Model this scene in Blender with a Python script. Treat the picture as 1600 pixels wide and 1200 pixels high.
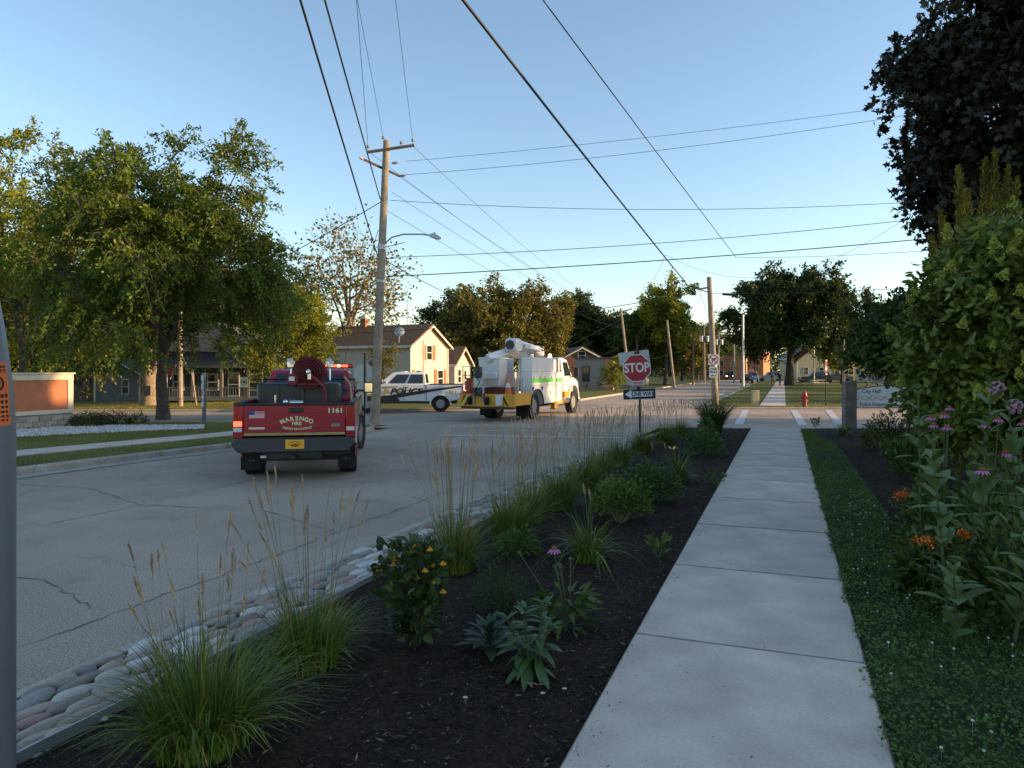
import bpy, math, random
import numpy as np
from mathutils import Vector, Matrix, Euler

for o in list(bpy.data.objects):
    bpy.data.objects.remove(o)
SC = bpy.context.scene
COL = SC.collection
R = math.radians
PI = math.pi

# ---------------------------------------------------------------- camera
CAMH = 1.6
HOR = 577.0
F = 1120.0
cd = bpy.data.cameras.new('camera'); cam = bpy.data.objects.new('camera', cd); COL.objects.link(cam)
cd.sensor_width = 36; cd.lens = F / 1600 * 36; cd.clip_start = 0.05; cd.clip_end = 3000
cd.shift_y = -(600 - HOR) / 1600
cam.location = (0, 0, CAMH); cam.rotation_euler = (PI / 2, 0, 0)
SC.camera = cam
SC.render.resolution_x = 1024; SC.render.resolution_y = 768

# ---------------------------------------------------------------- sky and sun
SUN_EL = 12.0
SUN_AZ = 95.0     # degrees clockwise from +Y: from the right, a little behind
w = bpy.data.worlds.new('World'); SC.world = w; w.use_nodes = True
nt = w.node_tree
bg = nt.nodes['Background']
sky = nt.nodes.new('ShaderNodeTexSky'); sky.sky_type = 'NISHITA'; sky.sun_disc = False
sky.sun_elevation = R(SUN_EL); sky.sun_rotation = R(SUN_AZ)
sky.air_density = 1.0; sky.dust_density = 0.45; sky.ozone_density = 1.5
nt.links.new(sky.outputs['Color'], bg.inputs['Color'])
bg.inputs['Strength'].default_value = 0.15
sd = bpy.data.lights.new('sun', 'SUN'); sun = bpy.data.objects.new('sun', sd); COL.objects.link(sun)
sd.energy = 4.2; sd.angle = R(0.6); sd.color = (1.0, 0.66, 0.33)
_sv = Vector((math.sin(R(SUN_AZ)) * math.cos(R(SUN_EL)), math.cos(R(SUN_AZ)) * math.cos(R(SUN_EL)), math.sin(R(SUN_EL))))
sun.rotation_euler = (-_sv).to_track_quat('-Z', 'Y').to_euler()
sun.location = _sv * 100
vs = SC.view_settings
vs.view_transform = 'Standard'; vs.look = 'None'; vs.gamma = 1.0; vs.exposure = 1.02
try: vs.use_curve_mapping = False
except Exception: pass

# ---------------------------------------------------------------- helpers
UX, UY = 0.355, 0.935           # street direction
def st(s, t, z=0.0): return (s * UX + t * UY, s * UY - t * UX, z)
def s_of(x, y): return x * UX + y * UY
def t_of(x, y): return x * UY - y * UX
def x_at_t(t, y): return (t + UX * y) / UY
def ss(a, b, v):
    k = min(1, max(0, (v - a) / (b - a))); return k * k * (3 - 2 * k)
def gz(x, y):
    z = -0.32 - 0.18 * ss(12, 26, y) - 0.05 * ss(26, 45, y)
    z -= 0.12 * ss(-2, -8, x) * ss(28, 38, y)
    z -= 0.45 * ss(-12, -25, x) * ss(38, 60, y)
    z -= 0.1 * ss(60, 160, y)
    return z
def zr(x, y):                     # planting beds and walk beside the camera
    return -0.43 * ss(18.6, 25.6, y) - 0.07 * ss(-2.0, -3.1, t_of(x, y))
def P(px, py, Y):                 # pixel of the photograph at a known depth
    return Vector(((px - 800) / F * Y, Y, CAMH - (py - HOR) / F * Y))
def PX(px, Y): return (px - 800) / F * Y

def mesh_np(name, V, Fc, smooth=False):
    V = np.asarray(V, dtype=np.float32).reshape(-1, 3); Fc = np.asarray(Fc, dtype=np.int32)
    n, k = Fc.shape
    me = bpy.data.meshes.new(name)
    me.vertices.add(len(V)); me.vertices.foreach_set('co', V.ravel())
    me.loops.add(n * k); me.loops.foreach_set('vertex_index', Fc.ravel())
    me.polygons.add(n)
    me.polygons.foreach_set('loop_start', np.arange(0, n * k, k, dtype=np.int32))
    if smooth: me.polygons.foreach_set('use_smooth', np.ones(n, dtype=bool))
    me.update(calc_edges=True)
    return me

class B:
    def __init__(s): s.v = []; s.f = []
    def add(s, v, f):
        o = len(s.v); s.v += [tuple(p) for p in v]; s.f += [tuple(i + o for i in q) for q in f]; return s
    def box(s, c, d, rz=0.0, rot=None):
        x, y, z = d[0] / 2, d[1] / 2, d[2] / 2
        m = rot if rot else Matrix.Rotation(rz, 3, 'Z'); c = Vector(c)
        v = [c + m @ Vector((a * x, b * y, e * z)) for e in (-1, 1) for a, b in ((-1, -1), (1, -1), (1, 1), (-1, 1))]
        return s.add(v, [(3, 2, 1, 0), (4, 5, 6, 7), (0, 1, 5, 4), (1, 2, 6, 5), (2, 3, 7, 6), (3, 0, 4, 7)])
    def tube(s, path, rad, n=8, cap=True):
        path = [Vector(p) for p in path]
        if not hasattr(rad, '__len__'): rad = [rad] * len(path)
        v = []; f = []; pn = None
        for i, p in enumerate(path):
            d = (path[min(i + 1, len(path) - 1)] - path[max(i - 1, 0)]); d.normalize()
            if pn is None:
                a = Vector((0, 0, 1)) if abs(d.z) < 0.9 else Vector((1, 0, 0)); pn = d.cross(a).normalized()
            else: pn = (pn - d * pn.dot(d)).normalized()
            bn = d.cross(pn)
            for k in range(n):
                a = 2 * PI * k / n; v.append(p + (pn * math.cos(a) + bn * math.sin(a)) * rad[i])
        for i in range(len(path) - 1):
            for k in range(n):
                f.append((i * n + k, i * n + (k + 1) % n, (i + 1) * n + (k + 1) % n, (i + 1) * n + k))
        if cap: f.append(tuple(range(n - 1, -1, -1))); f.append(tuple((len(path) - 1) * n + k for k in range(n)))
        return s.add(v, f)
    def cyl(s, a, b, r0, r1=None, n=12): return s.tube([a, b], [r0, r0 if r1 is None else r1], n)
    def prism(s, poly, a, b, axis='x'):      # polygon in the other two axes, extruded a..b
        n = len(poly)
        mk = {'x': lambda p, e: (e, p[0], p[1]), 'y': lambda p, e: (p[0], e, p[1]), 'z': lambda p, e: (p[0], p[1], e)}[axis]
        v = [mk(p, a) for p in poly] + [mk(p, b) for p in poly]
        f = [(i, (i + 1) % n, n + (i + 1) % n, n + i) for i in range(n)] + [tuple(range(n - 1, -1, -1)), tuple(range(n, 2 * n))]
        return s.add(v, f)
    def lathe(s, prof, c, axis='x', n=24, closed=False):   # prof (radius, along)
        c = Vector(c); v = []; f = []; m = len(prof)
        for r, a in prof:
            for k in range(n):
                q = 2 * PI * k / n; p = {'x': (a, r * math.cos(q), r * math.sin(q)), 'y': (r * math.cos(q), a, r * math.sin(q)), 'z': (r * math.cos(q), r * math.sin(q), a)}[axis]
                v.append(c + Vector(p))
        for i in range(m if closed else m - 1):
            j = (i + 1) % m
            for k in range(n): f.append((i * n + k, i * n + (k + 1) % n, j * n + (k + 1) % n, j * n + k))
        if not closed: f.append(tuple(range(n - 1, -1, -1))); f.append(tuple((m - 1) * n + k for k in range(n)))
        return s.add(v, f)
    def ball(s, c, r, n=10, m=6):
        if not hasattr(r, '__len__'): r = (r, r, r)
        v = [(c[0], c[1], c[2] - r[2])]; f = []
        for i in range(1, m):
            a = -PI / 2 + PI * i / m
            for k in range(n):
                q = 2 * PI * k / n; v.append((c[0] + r[0] * math.cos(a) * math.cos(q), c[1] + r[1] * math.cos(a) * math.sin(q), c[2] + r[2] * math.sin(a)))
        v.append((c[0], c[1], c[2] + r[2])); t = len(v) - 1
        for k in range(n):
            f.append((0, 1 + (k + 1) % n, 1 + k)); f.append((t, t - n + k, t - n + (k + 1) % n))
        for i in range(m - 2):
            for k in range(n): f.append((1 + i * n + k, 1 + i * n + (k + 1) % n, 1 + (i + 1) * n + (k + 1) % n, 1 + (i + 1) * n + k))
        return s.add(v, f)
    def panel(s, quad, u0, u1, v0, v1, d0, d1):   # slab lying on a quad (bl, br, tr, tl)
        a, b, c, d = [Vector(p) for p in quad]
        nrm = ((b - a).cross(d - a)).normalized()
        q = lambda u, v: (a * (1 - u) + b * u) * (1 - v) + (d * (1 - u) + c * u) * v
        e = [q(u0, v0), q(u1, v0), q(u1, v1), q(u0, v1)]
        v = [p + nrm * d0 for p in e] + [p + nrm * d1 for p in e]
        return s.add(v, [(3, 2, 1, 0), (4, 5, 6, 7), (0, 1, 5, 4), (1, 2, 6, 5), (2, 3, 7, 6), (3, 0, 4, 7)])
    def loft(s, rings, cap=True):
        n = len(rings[0]); v = [p for r in rings for p in r]; f = []
        for i in range(len(rings) - 1):
            for k in range(n): f.append((i * n + k, i * n + (k + 1) % n, (i + 1) * n + (k + 1) % n, (i + 1) * n + k))
        if cap: f.append(tuple(range(n - 1, -1, -1))); f.append(tuple((len(rings) - 1) * n + k for k in range(n)))
        return s.add(v, f)
    def mesh(s, name, ang=35):
        me = bpy.data.meshes.new(name); me.from_pydata(s.v, [], s.f)
        import bmesh
        bm = bmesh.new(); bm.from_mesh(me); bmesh.ops.recalc_face_normals(bm, faces=bm.faces); bm.to_mesh(me); bm.free()
        if ang:
            me.polygons.foreach_set('use_smooth', np.ones(len(me.polygons), dtype=bool)); me.set_sharp_from_angle(angle=R(ang))
        return me

def link(o, parent=None):
    COL.objects.link(o)
    if parent: o.parent = parent
    return o
def tag(o, label=None, cat=None, group=None, kind=None):
    if label: o['label'] = label
    if cat: o['category'] = cat
    if group: o['group'] = group
    if kind: o['kind'] = kind
    return o
def thing(name, label, cat, loc=(0, 0, 0), rz=0.0, group=None):
    o = bpy.data.objects.new(name, None); COL.objects.link(o)
    o.empty_display_size = 0.1
    o.location = loc; o.rotation_euler = (0, 0, rz)
    return tag(o, label, cat, group)
def part(name, b, mat, parent=None, bev=0, loc=None, rot=None, label=None, ang=35, seg=2):
    me = b.mesh(name, ang) if isinstance(b, B) else b
    if mat is not None and not me.materials: me.materials.append(mat)
    o = bpy.data.objects.new(name, me); link(o, parent)
    if loc is not None: o.location = loc
    if rot is not None: o.rotation_euler = rot
    if bev:
        m = o.modifiers.new('bevel', 'BEVEL'); m.width = bev; m.segments = seg; m.limit_method = 'ANGLE'; m.angle_limit = R(30); m.harden_normals = False
    if label: o['label'] = label
    return o
def copy_tree(o, parent=None):
    c = o.copy(); COL.objects.link(c); c.parent = parent
    for ch in list(o.children): copy_tree(ch, c)
    return c
def struct(name, b, mat, parent=None):
    o = part(name, b, mat, parent)
    if not parent: o['kind'] = 'structure'
    return o

# ---------------------------------------------------------------- materials
MATS = {}
def nodes(name):
    m = bpy.data.materials.new(name); m.use_nodes = True
    t = m.node_tree; return m, t, t.nodes['Principled BSDF']
def lk(t, a, b): t.links.new(a, b)
def mat(name, c, r=0.6, var=0.12, scale=6.0, bump=0.0, bscale=60.0, metal=0.0, spec=0.5, fine=0.0, coat=0.0, emit=None, es=0.0, alpha=None):
    if name in MATS: return MATS[name]
    m, t, p = nodes(name)
    tc = t.nodes.new('ShaderNodeTexCoord')
    n = t.nodes.new('ShaderNodeTexNoise'); n.inputs['Scale'].default_value = scale; n.inputs['Detail'].default_value = 5
    lk(t, tc.outputs['Object'], n.inputs['Vector'])
    mx = t.nodes.new('ShaderNodeMix'); mx.data_type = 'RGBA'
    mx.inputs['A'].default_value = (*[max(0, x * (1 - var)) for x in c], 1); mx.inputs['B'].default_value = (*[min(1, x * (1 + var)) for x in c], 1)
    mr = t.nodes.new('ShaderNodeMapRange'); mr.inputs['From Min'].default_value = 0.3; mr.inputs['From Max'].default_value = 0.7
    lk(t, n.outputs['Fac'], mr.inputs['Value']); lk(t, mr.outputs['Result'], mx.inputs['Factor'])
    col = mx.outputs['Result']
    if fine:
        n2 = t.nodes.new('ShaderNodeTexNoise'); n2.inputs['Scale'].default_value = bscale; n2.inputs['Detail'].default_value = 3
        lk(t, tc.outputs['Object'], n2.inputs['Vector'])
        m2 = t.nodes.new('ShaderNodeMapRange'); m2.inputs['From Min'].default_value = 0.3; m2.inputs['From Max'].default_value = 0.7
        m2.inputs['To Min'].default_value = 1 - fine; m2.inputs['To Max'].default_value = 1 + fine
        lk(t, n2.outputs['Fac'], m2.inputs['Value'])
        vm = t.nodes.new('ShaderNodeVectorMath'); vm.operation = 'SCALE'
        lk(t, col, vm.inputs[0]); lk(t, m2.outputs['Result'], vm.inputs['Scale']); col = vm.outputs['Vector']
    lk(t, col, p.inputs['Base Color'])
    p.inputs['Roughness'].default_value = r; p.inputs['Metallic'].default_value = metal
    p.inputs['Specular IOR Level'].default_value = spec; p.inputs['Coat Weight'].default_value = coat
    if emit: p.inputs['Emission Color'].default_value = (*emit, 1); p.inputs['Emission Strength'].default_value = es
    if bump:
        n3 = t.nodes.new('ShaderNodeTexNoise'); n3.inputs['Scale'].default_value = bscale; n3.inputs['Detail'].default_value = 6
        lk(t, tc.outputs['Object'], n3.inputs['Vector'])
        bp = t.nodes.new('ShaderNodeBump'); bp.inputs['Strength'].default_value = min(1, bump); bp.inputs['Distance'].default_value = 0.02
        lk(t, n3.outputs['Fac'], bp.inputs['Height']); lk(t, bp.outputs['Normal'], p.inputs['Normal'])
    MATS[name] = m; return m
def leafmat(name, c1, c2, c3=None, trans=0.3, r=0.5, spec=0.3, patch=0.5):
    """each leaf its own tone (random per island), plus patches through the crown"""
    if name in MATS: return MATS[name]
    wm = lambda c: (min(1, c[0] * 1.16), c[1] * 1.03, c[2] * .72)
    c1, c2, c3 = wm(c1), wm(c2), wm(c3) if c3 else None
    m, t, p = nodes(name)
    g = t.nodes.new('ShaderNodeNewGeometry')
    cr = t.nodes.new('ShaderNodeValToRGB')
    e = cr.color_ramp.elements; e[0].color = (*c1, 1); e[1].color = (*c2, 1)
    if c3: q = e.new(0.93); q.color = (*c2, 1); e[-1].color = (*c3, 1); e[-1].position = 0.97
    lk(t, g.outputs['Random Per Island'], cr.inputs['Fac'])
    tc = t.nodes.new('ShaderNodeTexCoord'); n = t.nodes.new('ShaderNodeTexNoise'); n.inputs['Scale'].default_value = patch; n.inputs['Detail'].default_value = 2
    lk(t, tc.outputs['Object'], n.inputs['Vector'])
    mr = t.nodes.new('ShaderNodeMapRange'); mr.inputs['From Min'].default_value = 0.3; mr.inputs['From Max'].default_value = 0.7; mr.inputs['To Min'].default_value = 0.62; mr.inputs['To Max'].default_value = 1.38
    lk(t, n.outputs['Fac'], mr.inputs['Value'])
    vm = t.nodes.new('ShaderNodeVectorMath'); vm.operation = 'SCALE'
    lk(t, cr.outputs['Color'], vm.inputs[0]); lk(t, mr.outputs['Result'], vm.inputs['Scale'])
    lk(t, vm.outputs['Vector'], p.inputs['Base Color']); p.inputs['Roughness'].default_value = r; p.inputs['Specular IOR Level'].default_value = spec
    if trans:
        tr = t.nodes.new('ShaderNodeBsdfTranslucent'); lk(t, vm.outputs['Vector'], tr.inputs['Color'])
        mx = t.nodes.new('ShaderNodeMixShader'); mx.inputs['Fac'].default_value = trans
        lk(t, p.outputs['BSDF'], mx.inputs[1]); lk(t, tr.outputs['BSDF'], mx.inputs[2])
        lk(t, mx.outputs['Shader'], t.nodes['Material Output'].inputs['Surface'])
    MATS[name] = m; return m
def rampmat(name, cols, source='object', r=0.8, bump=0.3, bscale=30, var=0.25, scale=12, speck=0.0):
    """one tone per object or per island out of a list"""
    if name in MATS: return MATS[name]
    m, t, p = nodes(name)
    cr = t.nodes.new('ShaderNodeValToRGB'); cr.color_ramp.interpolation = 'CONSTANT'
    e = cr.color_ramp.elements
    while len(e) < len(cols): e.new(0.5)
    for i, c in enumerate(cols): e[i].position = i / len(cols); e[i].color = (*c, 1)
    if source == 'object': g = t.nodes.new('ShaderNodeObjectInfo'); lk(t, g.outputs['Random'], cr.inputs['Fac'])
    else: g = t.nodes.new('ShaderNodeNewGeometry'); lk(t, g.outputs['Random Per Island'], cr.inputs['Fac'])
    tc = t.nodes.new('ShaderNodeTexCoord'); n = t.nodes.new('ShaderNodeTexNoise'); n.inputs['Scale'].default_value = scale; n.inputs['Detail'].default_value = 6
    lk(t, tc.outputs['Object'], n.inputs['Vector'])
    mr = t.nodes.new('ShaderNodeMapRange'); mr.inputs['From Min'].default_value = 0.3; mr.inputs['From Max'].default_value = 0.7; mr.inputs['To Min'].default_value = 1 - var; mr.inputs['To Max'].default_value = 1 + var
    lk(t, n.outputs['Fac'], mr.inputs['Value'])
    vm = t.nodes.new('ShaderNodeVectorMath'); vm.operation = 'SCALE'
    lk(t, cr.outputs['Color'], vm.inputs[0]); lk(t, mr.outputs['Result'], vm.inputs['Scale'])
    col = vm.outputs['Vector']
    if speck:
        n2 = t.nodes.new('ShaderNodeTexNoise'); n2.inputs['Scale'].default_value = 55; n2.inputs['Detail'].default_value = 5; n2.inputs['Roughness'].default_value = .75
        lk(t, tc.outputs['Object'], n2.inputs['Vector']); m2 = t.nodes.new('ShaderNodeMapRange')
        for k_, x_ in zip(('From Min', 'From Max', 'To Min', 'To Max'), (.3, .7, 1 - speck, 1 + speck)): m2.inputs[k_].default_value = x_
        lk(t, n2.outputs['Fac'], m2.inputs['Value']); v2 = t.nodes.new('ShaderNodeVectorMath'); v2.operation = 'SCALE'; lk(t, col, v2.inputs[0]); lk(t, m2.outputs['Result'], v2.inputs['Scale']); col = v2.outputs['Vector']
    lk(t, col, p.inputs['Base Color']); p.inputs['Roughness'].default_value = r
    if bump:
        n3 = t.nodes.new('ShaderNodeTexNoise'); n3.inputs['Scale'].default_value = bscale; n3.inputs['Detail'].default_value = 6
        lk(t, tc.outputs['Object'], n3.inputs['Vector'])
        bp = t.nodes.new('ShaderNodeBump'); bp.inputs['Strength'].default_value = bump; bp.inputs['Distance'].default_value = 0.02
        lk(t, n3.outputs['Fac'], bp.inputs['Height']); lk(t, bp.outputs['Normal'], p.inputs['Normal'])
    MATS[name] = m; return m
def roadmat():
    m, t, p = nodes('asphalt')
    tc = t.nodes.new('ShaderNodeTexCoord'); co = tc.outputs['Object']
    def noise(sc, det=4, ro=0.6):
        n = t.nodes.new('ShaderNodeTexNoise'); n.inputs['Scale'].default_value = sc; n.inputs['Detail'].default_value = det; n.inputs['Roughness'].default_value = ro
        lk(t, co, n.inputs['Vector']); return n.outputs['Fac']
    def rng(v, a, b, c, d):
        q = t.nodes.new('ShaderNodeMapRange'); lk(t, v, q.inputs['Value'])
        for k, x in zip(('From Min', 'From Max', 'To Min', 'To Max'), (a, b, c, d)): q.inputs[k].default_value = x
        return q.outputs['Result']
    def mul(a, b):
        q = t.nodes.new('ShaderNodeMath'); q.operation = 'MULTIPLY'; lk(t, a, q.inputs[0]); lk(t, b, q.inputs[1]); return q.outputs[0]
    speck = rng(noise(75, 2), 0.35, 0.65, 0.55, 1.45)
    patch = rng(noise(0.35, 5), 0.3, 0.7, 0.74, 1.18)
    stain = rng(noise(1.7, 5), 0.55, 0.75, 1.0, 0.8)
    # hairline cracks: edges of large distorted cells, only in places
    dn = t.nodes.new('ShaderNodeTexNoise'); dn.inputs['Scale'].default_value = 1.1; dn.inputs['Detail'].default_value = 6
    lk(t, co, dn.inputs['Vector'])
    ad = t.nodes.new('ShaderNodeVectorMath'); ad.operation = 'MULTIPLY_ADD'; lk(t, dn.outputs['Color'], ad.inputs[0]); ad.inputs[1].default_value = (1.6, 1.6, 0); lk(t, co, ad.inputs[2])
    vo = t.nodes.new('ShaderNodeTexVoronoi'); vo.feature = 'DISTANCE_TO_EDGE'; vo.inputs['Scale'].default_value = 0.33
    lk(t, ad.outputs[0], vo.inputs['Vector'])
    line = rng(vo.outputs['Distance'], 0.001, 0.0055, 1.0, 0.0)
    where = rng(noise(0.5, 2), 0.47, 0.56, 0.0, 0.75)
    crack = rng(mul(line, where), 0, 1, 1.0, 0.62)
    k = mul(mul(speck, patch), mul(stain, crack))
    vm = t.nodes.new('ShaderNodeVectorMath'); vm.operation = 'SCALE'; vm.inputs[0].default_value = (0.42, 0.335, 0.26); lk(t, k, vm.inputs['Scale'])
    lk(t, vm.outputs['Vector'], p.inputs['Base Color']); p.inputs['Roughness'].default_value = 0.85; p.inputs['Specular IOR Level'].default_value = 0.3
    bp = t.nodes.new('ShaderNodeBump'); bp.inputs['Strength'].default_value = 0.5; bp.inputs['Distance'].default_value = 0.01
    lk(t, noise(75, 2), bp.inputs['Height']); lk(t, bp.outputs['Normal'], p.inputs['Normal'])
    return m
def glassmat(name, c=(0.02, 0.025, 0.03), r=0.05): return mat(name, c, r, 0.05, spec=0.8)

asph = roadmat()
conc = rampmat('walk_concrete', [(.59, .485, .395), (.56, .465, .38), (.615, .505, .41), (.575, .47, .375)], 'object', .85, .3, 90, .2, 2.2, speck=.14)
joint = mat('joint_dirt', (.32, .26, .21), .95, .3, 8)
kerbc = mat('kerb_concrete', (0.40, 0.35, 0.29), 0.9, 0.18, 2.5, 0.4, 50, fine=0.15)
soil = mat('mulch_soil', (0.034, 0.022, 0.015), 0.95, 0.4, 14, 1.0, 45, fine=0.5, spec=0.15)
lawnm = mat('lawn', (0.125, 0.135, 0.034), 0.9, 0.25, 0.9, 0.9, 40, fine=0.35, spec=0.2)
whitep = mat('white_paint', (0.72, 0.73, 0.73), 0.45, 0.05)
black = mat('black_plastic', (0.014, 0.014, 0.015), 0.5, 0.2)
rubber = mat('tyre_rubber', (0.016, 0.016, 0.017), 0.85, 0.25, 20, 0.2, 80)
chrome = mat('bright_metal', (0.75, 0.75, 0.76), 0.2, 0.05, metal=1.0)
galv = mat('galvanised_metal', (0.42, 0.44, 0.46), 0.45, 0.12, 5, metal=0.7)
signback = mat('sign_back_aluminium', (0.46, 0.47, 0.47), 0.5, 0.06, 4, metal=0.3)
wood_pole = mat('weathered_pole_wood', (0.30, 0.245, 0.19), 0.9, 0.28, 3, 0.6, 25, fine=0.25)
wire_m = mat('cable_black', (0.02, 0.02, 0.022), 0.6, 0.1)
glass = glassmat('dark_glass')
bark = mat('bark', (0.075, 0.06, 0.047), 0.95, 0.35, 7, 1.0, 22, fine=0.35)
bark_pale = mat('bark_pale', (0.22, 0.17, 0.12), 0.95, 0.3, 7, 0.8, 22, fine=0.3)

def text_mesh(body, size, bold=0.0, depth=0.0015, align='CENTER', shear=0.0, space=1.0):
    cu = bpy.data.curves.new('t', 'FONT'); cu.body = body; cu.size = size; cu.extrude = depth; cu.offset = bold * size
    cu.align_x = align; cu.align_y = 'CENTER'; cu.shear = shear; cu.space_character = space; cu.resolution_u = 3
    o = bpy.data.objects.new('t', cu); COL.objects.link(o)
    bpy.context.view_layer.update()
    me = bpy.data.meshes.new_from_object(o.evaluated_get(bpy.context.evaluated_depsgraph_get()))
    bpy.data.objects.remove(o); bpy.data.curves.remove(cu)
    me.materials.clear(); return me
def lettering(body, size, m, parent, loc, rot=(PI / 2, 0, 0), bold=0.012, shear=0.0, sx=1.0, space=1.0):
    me = text_mesh(body, size, bold, 0.0015, 'CENTER', shear, space)
    o = part('lettering', me, m, parent, loc=loc, rot=rot); o.scale = (sx, 1, 1); return o
def arc_text(body, size, radius, m, parent, loc, step, bold=0.03, sign=1):
    """letters set along an arc, joined into one mesh facing -Y"""
    vs_, fs_ = [], []
    n = len(body)
    for i, ch in enumerate(body):
        if ch == ' ': continue
        me = text_mesh(ch, size, bold, 0.0015)
        a = (i - (n - 1) / 2) * step
        o = len(vs_)
        for v in me.vertices:
            x, y = v.co.x, v.co.y
            ca, sa = math.cos(-a * sign), math.sin(-a * sign)
            xx, yy = x * ca - y * sa, x * sa + y * ca
            vs_.append((xx + radius * math.sin(a), v.co.z * -1, yy + sign * (radius * math.cos(a) - radius)))
        fs_ += [tuple(o + k for k in p.vertices) for p in me.polygons]
        bpy.data.meshes.remove(me)
    b = B(); b.v = vs_; b.f = fs_
    return part('lettering', b, m, parent, loc=loc, ang=0)
# ================================================================ the ground, roads and walks
def sheet(name, y0, y1, ny, xa, xb, nx, zf, m, parent=None, lift=0.0):
    V = []; Fq = []
    for j in range(ny + 1):
        y = y0 + (y1 - y0) * j / ny; a = xa(y) if callable(xa) else xa; b = xb(y) if callable(xb) else xb
        for i in range(nx + 1):
            x = a + (b - a) * i / nx; V.append((x, y, zf(x, y) + lift))
    for j in range(ny):
        for i in range(nx):
            k = j * (nx + 1) + i; Fq.append((k, k + 1, k + nx + 2, k + nx + 1))
    me = mesh_np(name, V, Fq, True)
    return struct(name, me, m, parent)
def st_sheet(name, s0, s1, ns, t0, t1, ntt, zf, m, parent=None, lift=0.0):
    V = []; Fq = []
    for j in range(ns + 1):
        for i in range(ntt + 1):
            x, y, _ = st(s0 + (s1 - s0) * j / ns, t0 + (t1 - t0) * i / ntt); V.append((x, y, zf(x, y) + lift))
    for j in range(ns):
        for i in range(ntt):
            k = j * (ntt + 1) + i; Fq.append((k, k + 1, k + ntt + 2, k + ntt + 1))
    return struct(name, mesh_np(name, V, Fq, True), m, parent)

TL, TR = -13.0, -4.25
YN, YF = 25.6, 38.2
sheet('ground', -60, 1500, 60, -1200, 1200, 48, lambda x, y: -1.4 if y < 60 else -1.4 + 0.4 * ss(60, 300, y), lawnm)
road = st_sheet('road', -14, 300, 314, TL - 0.2, TR + 0.05, 9, gz, asph)
cross = sheet('cross_street', YN, YF, 14, -140, 140, 140, gz, asph, lift=0.006)
lawnl = sheet('lawn_across_the_street', -14, YN - 0.05, 40, -70, lambda y: x_at_t(TL - 0.14, y), 50, lambda x, y: gz(x, y) + 0.11 + 0.10 * ss(-15, -18, t_of(x, y)) , lawnm)
lawnfl = sheet('lawn_behind_cross_street', YF + 0.15, 300, 90, -220, lambda y: x_at_t(TL - 0.2, y), 50, lambda x, y: gz(x, y) + 0.11, lawnm)
lawnp = sheet('park_lawn', YF + 0.15, 300, 90, lambda y: x_at_t(TR + 0.2, y), 220, 50, lambda x, y: gz(x, y) + 0.11, lawnm)
bedl = sheet('planting_bed_soil', -4, YN - 0.4, 80, lambda y: x_at_t(-3.09, y), lambda y: x_at_t(-0.80, y), 14, lambda x, y: zr(x, y) - 0.03 + 0.012 * math.sin(7 * x + 3 * y) * math.sin(5 * y), soil)
bedr = sheet('shrub_bed_soil', -4, YN - 0.4, 80, lambda y: x_at_t(0.40, y), 75, 30, lambda x, y: zr(x, y) - 0.03, soil)

# walk slabs, one by one
slab = {}
def slab_mesh(L, W, T=0.1):
    k = (round(L, 3), round(W, 3))
    if k not in slab:
        b = B(); e = 0.012
        b.loft([[(-L/2, -W/2, -T), (L/2, -W/2, -T), (L/2, W/2, -T), (-L/2, W/2, -T)], [(-L/2, -W/2, -e), (L/2, -W/2, -e), (L/2, W/2, -e), (-L/2, W/2, -e)], [(-L/2+e, -W/2+e, 0), (L/2-e, -W/2+e, 0), (L/2-e, W/2-e, 0), (-L/2+e, W/2-e, 0)]])
        slab[k] = b.mesh('slab'); slab[k].materials.append(conc); slab[k].materials.append(joint)
        for p in slab[k].polygons:
            if p.center.z < -1e-4: p.material_index = 1
    return slab[k]
ANG = math.atan2(UY, UX)
def walk(name, s0, n, L, tc, W, zf, lift=0.0):
    root = struct(name, B().box((0, 0, -0.3), (0.02, 0.02, 0.02)), conc)
    for i in range(n):
        a = st(s0 + i * L, tc); b = st(s0 + (i + 1) * L, tc)
        za, zb = zf(a[0], a[1]), zf(b[0], b[1])
        o = part('slab', slab_mesh(L - 0.010, W), None, root)
        o.location = ((a[0] + b[0]) / 2, (a[1] + b[1]) / 2, (za + zb) / 2 + lift + random.uniform(-.003, .003))
        o.rotation_euler = (random.uniform(-.002, .002), -math.atan2(zb - za, L), ANG)
    return root
random.seed(3)
sidewalk = walk('sidewalk', -0.62, 16, 1.64, -0.212, 1.262, lambda x, y: zr(x, y + 0.0), 0.012)
sheet('sidewalk_bedding', -4, YN - 0.3, 60, lambda y: x_at_t(-0.82, y), lambda y: x_at_t(0.42, y), 2, lambda x, y: zr(x, y) - 0.055, soil)
walk('sidewalk_across_the_street', 2, 14, 1.5, -15.5, 1.15, lambda x, y: gz(x, y) + 0.11, 0.03)
walk('park_sidewalk', 41.8, 60, 1.6, -0.6, 1.35, lambda x, y: gz(x, y) + 0.11, 0.03)

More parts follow.
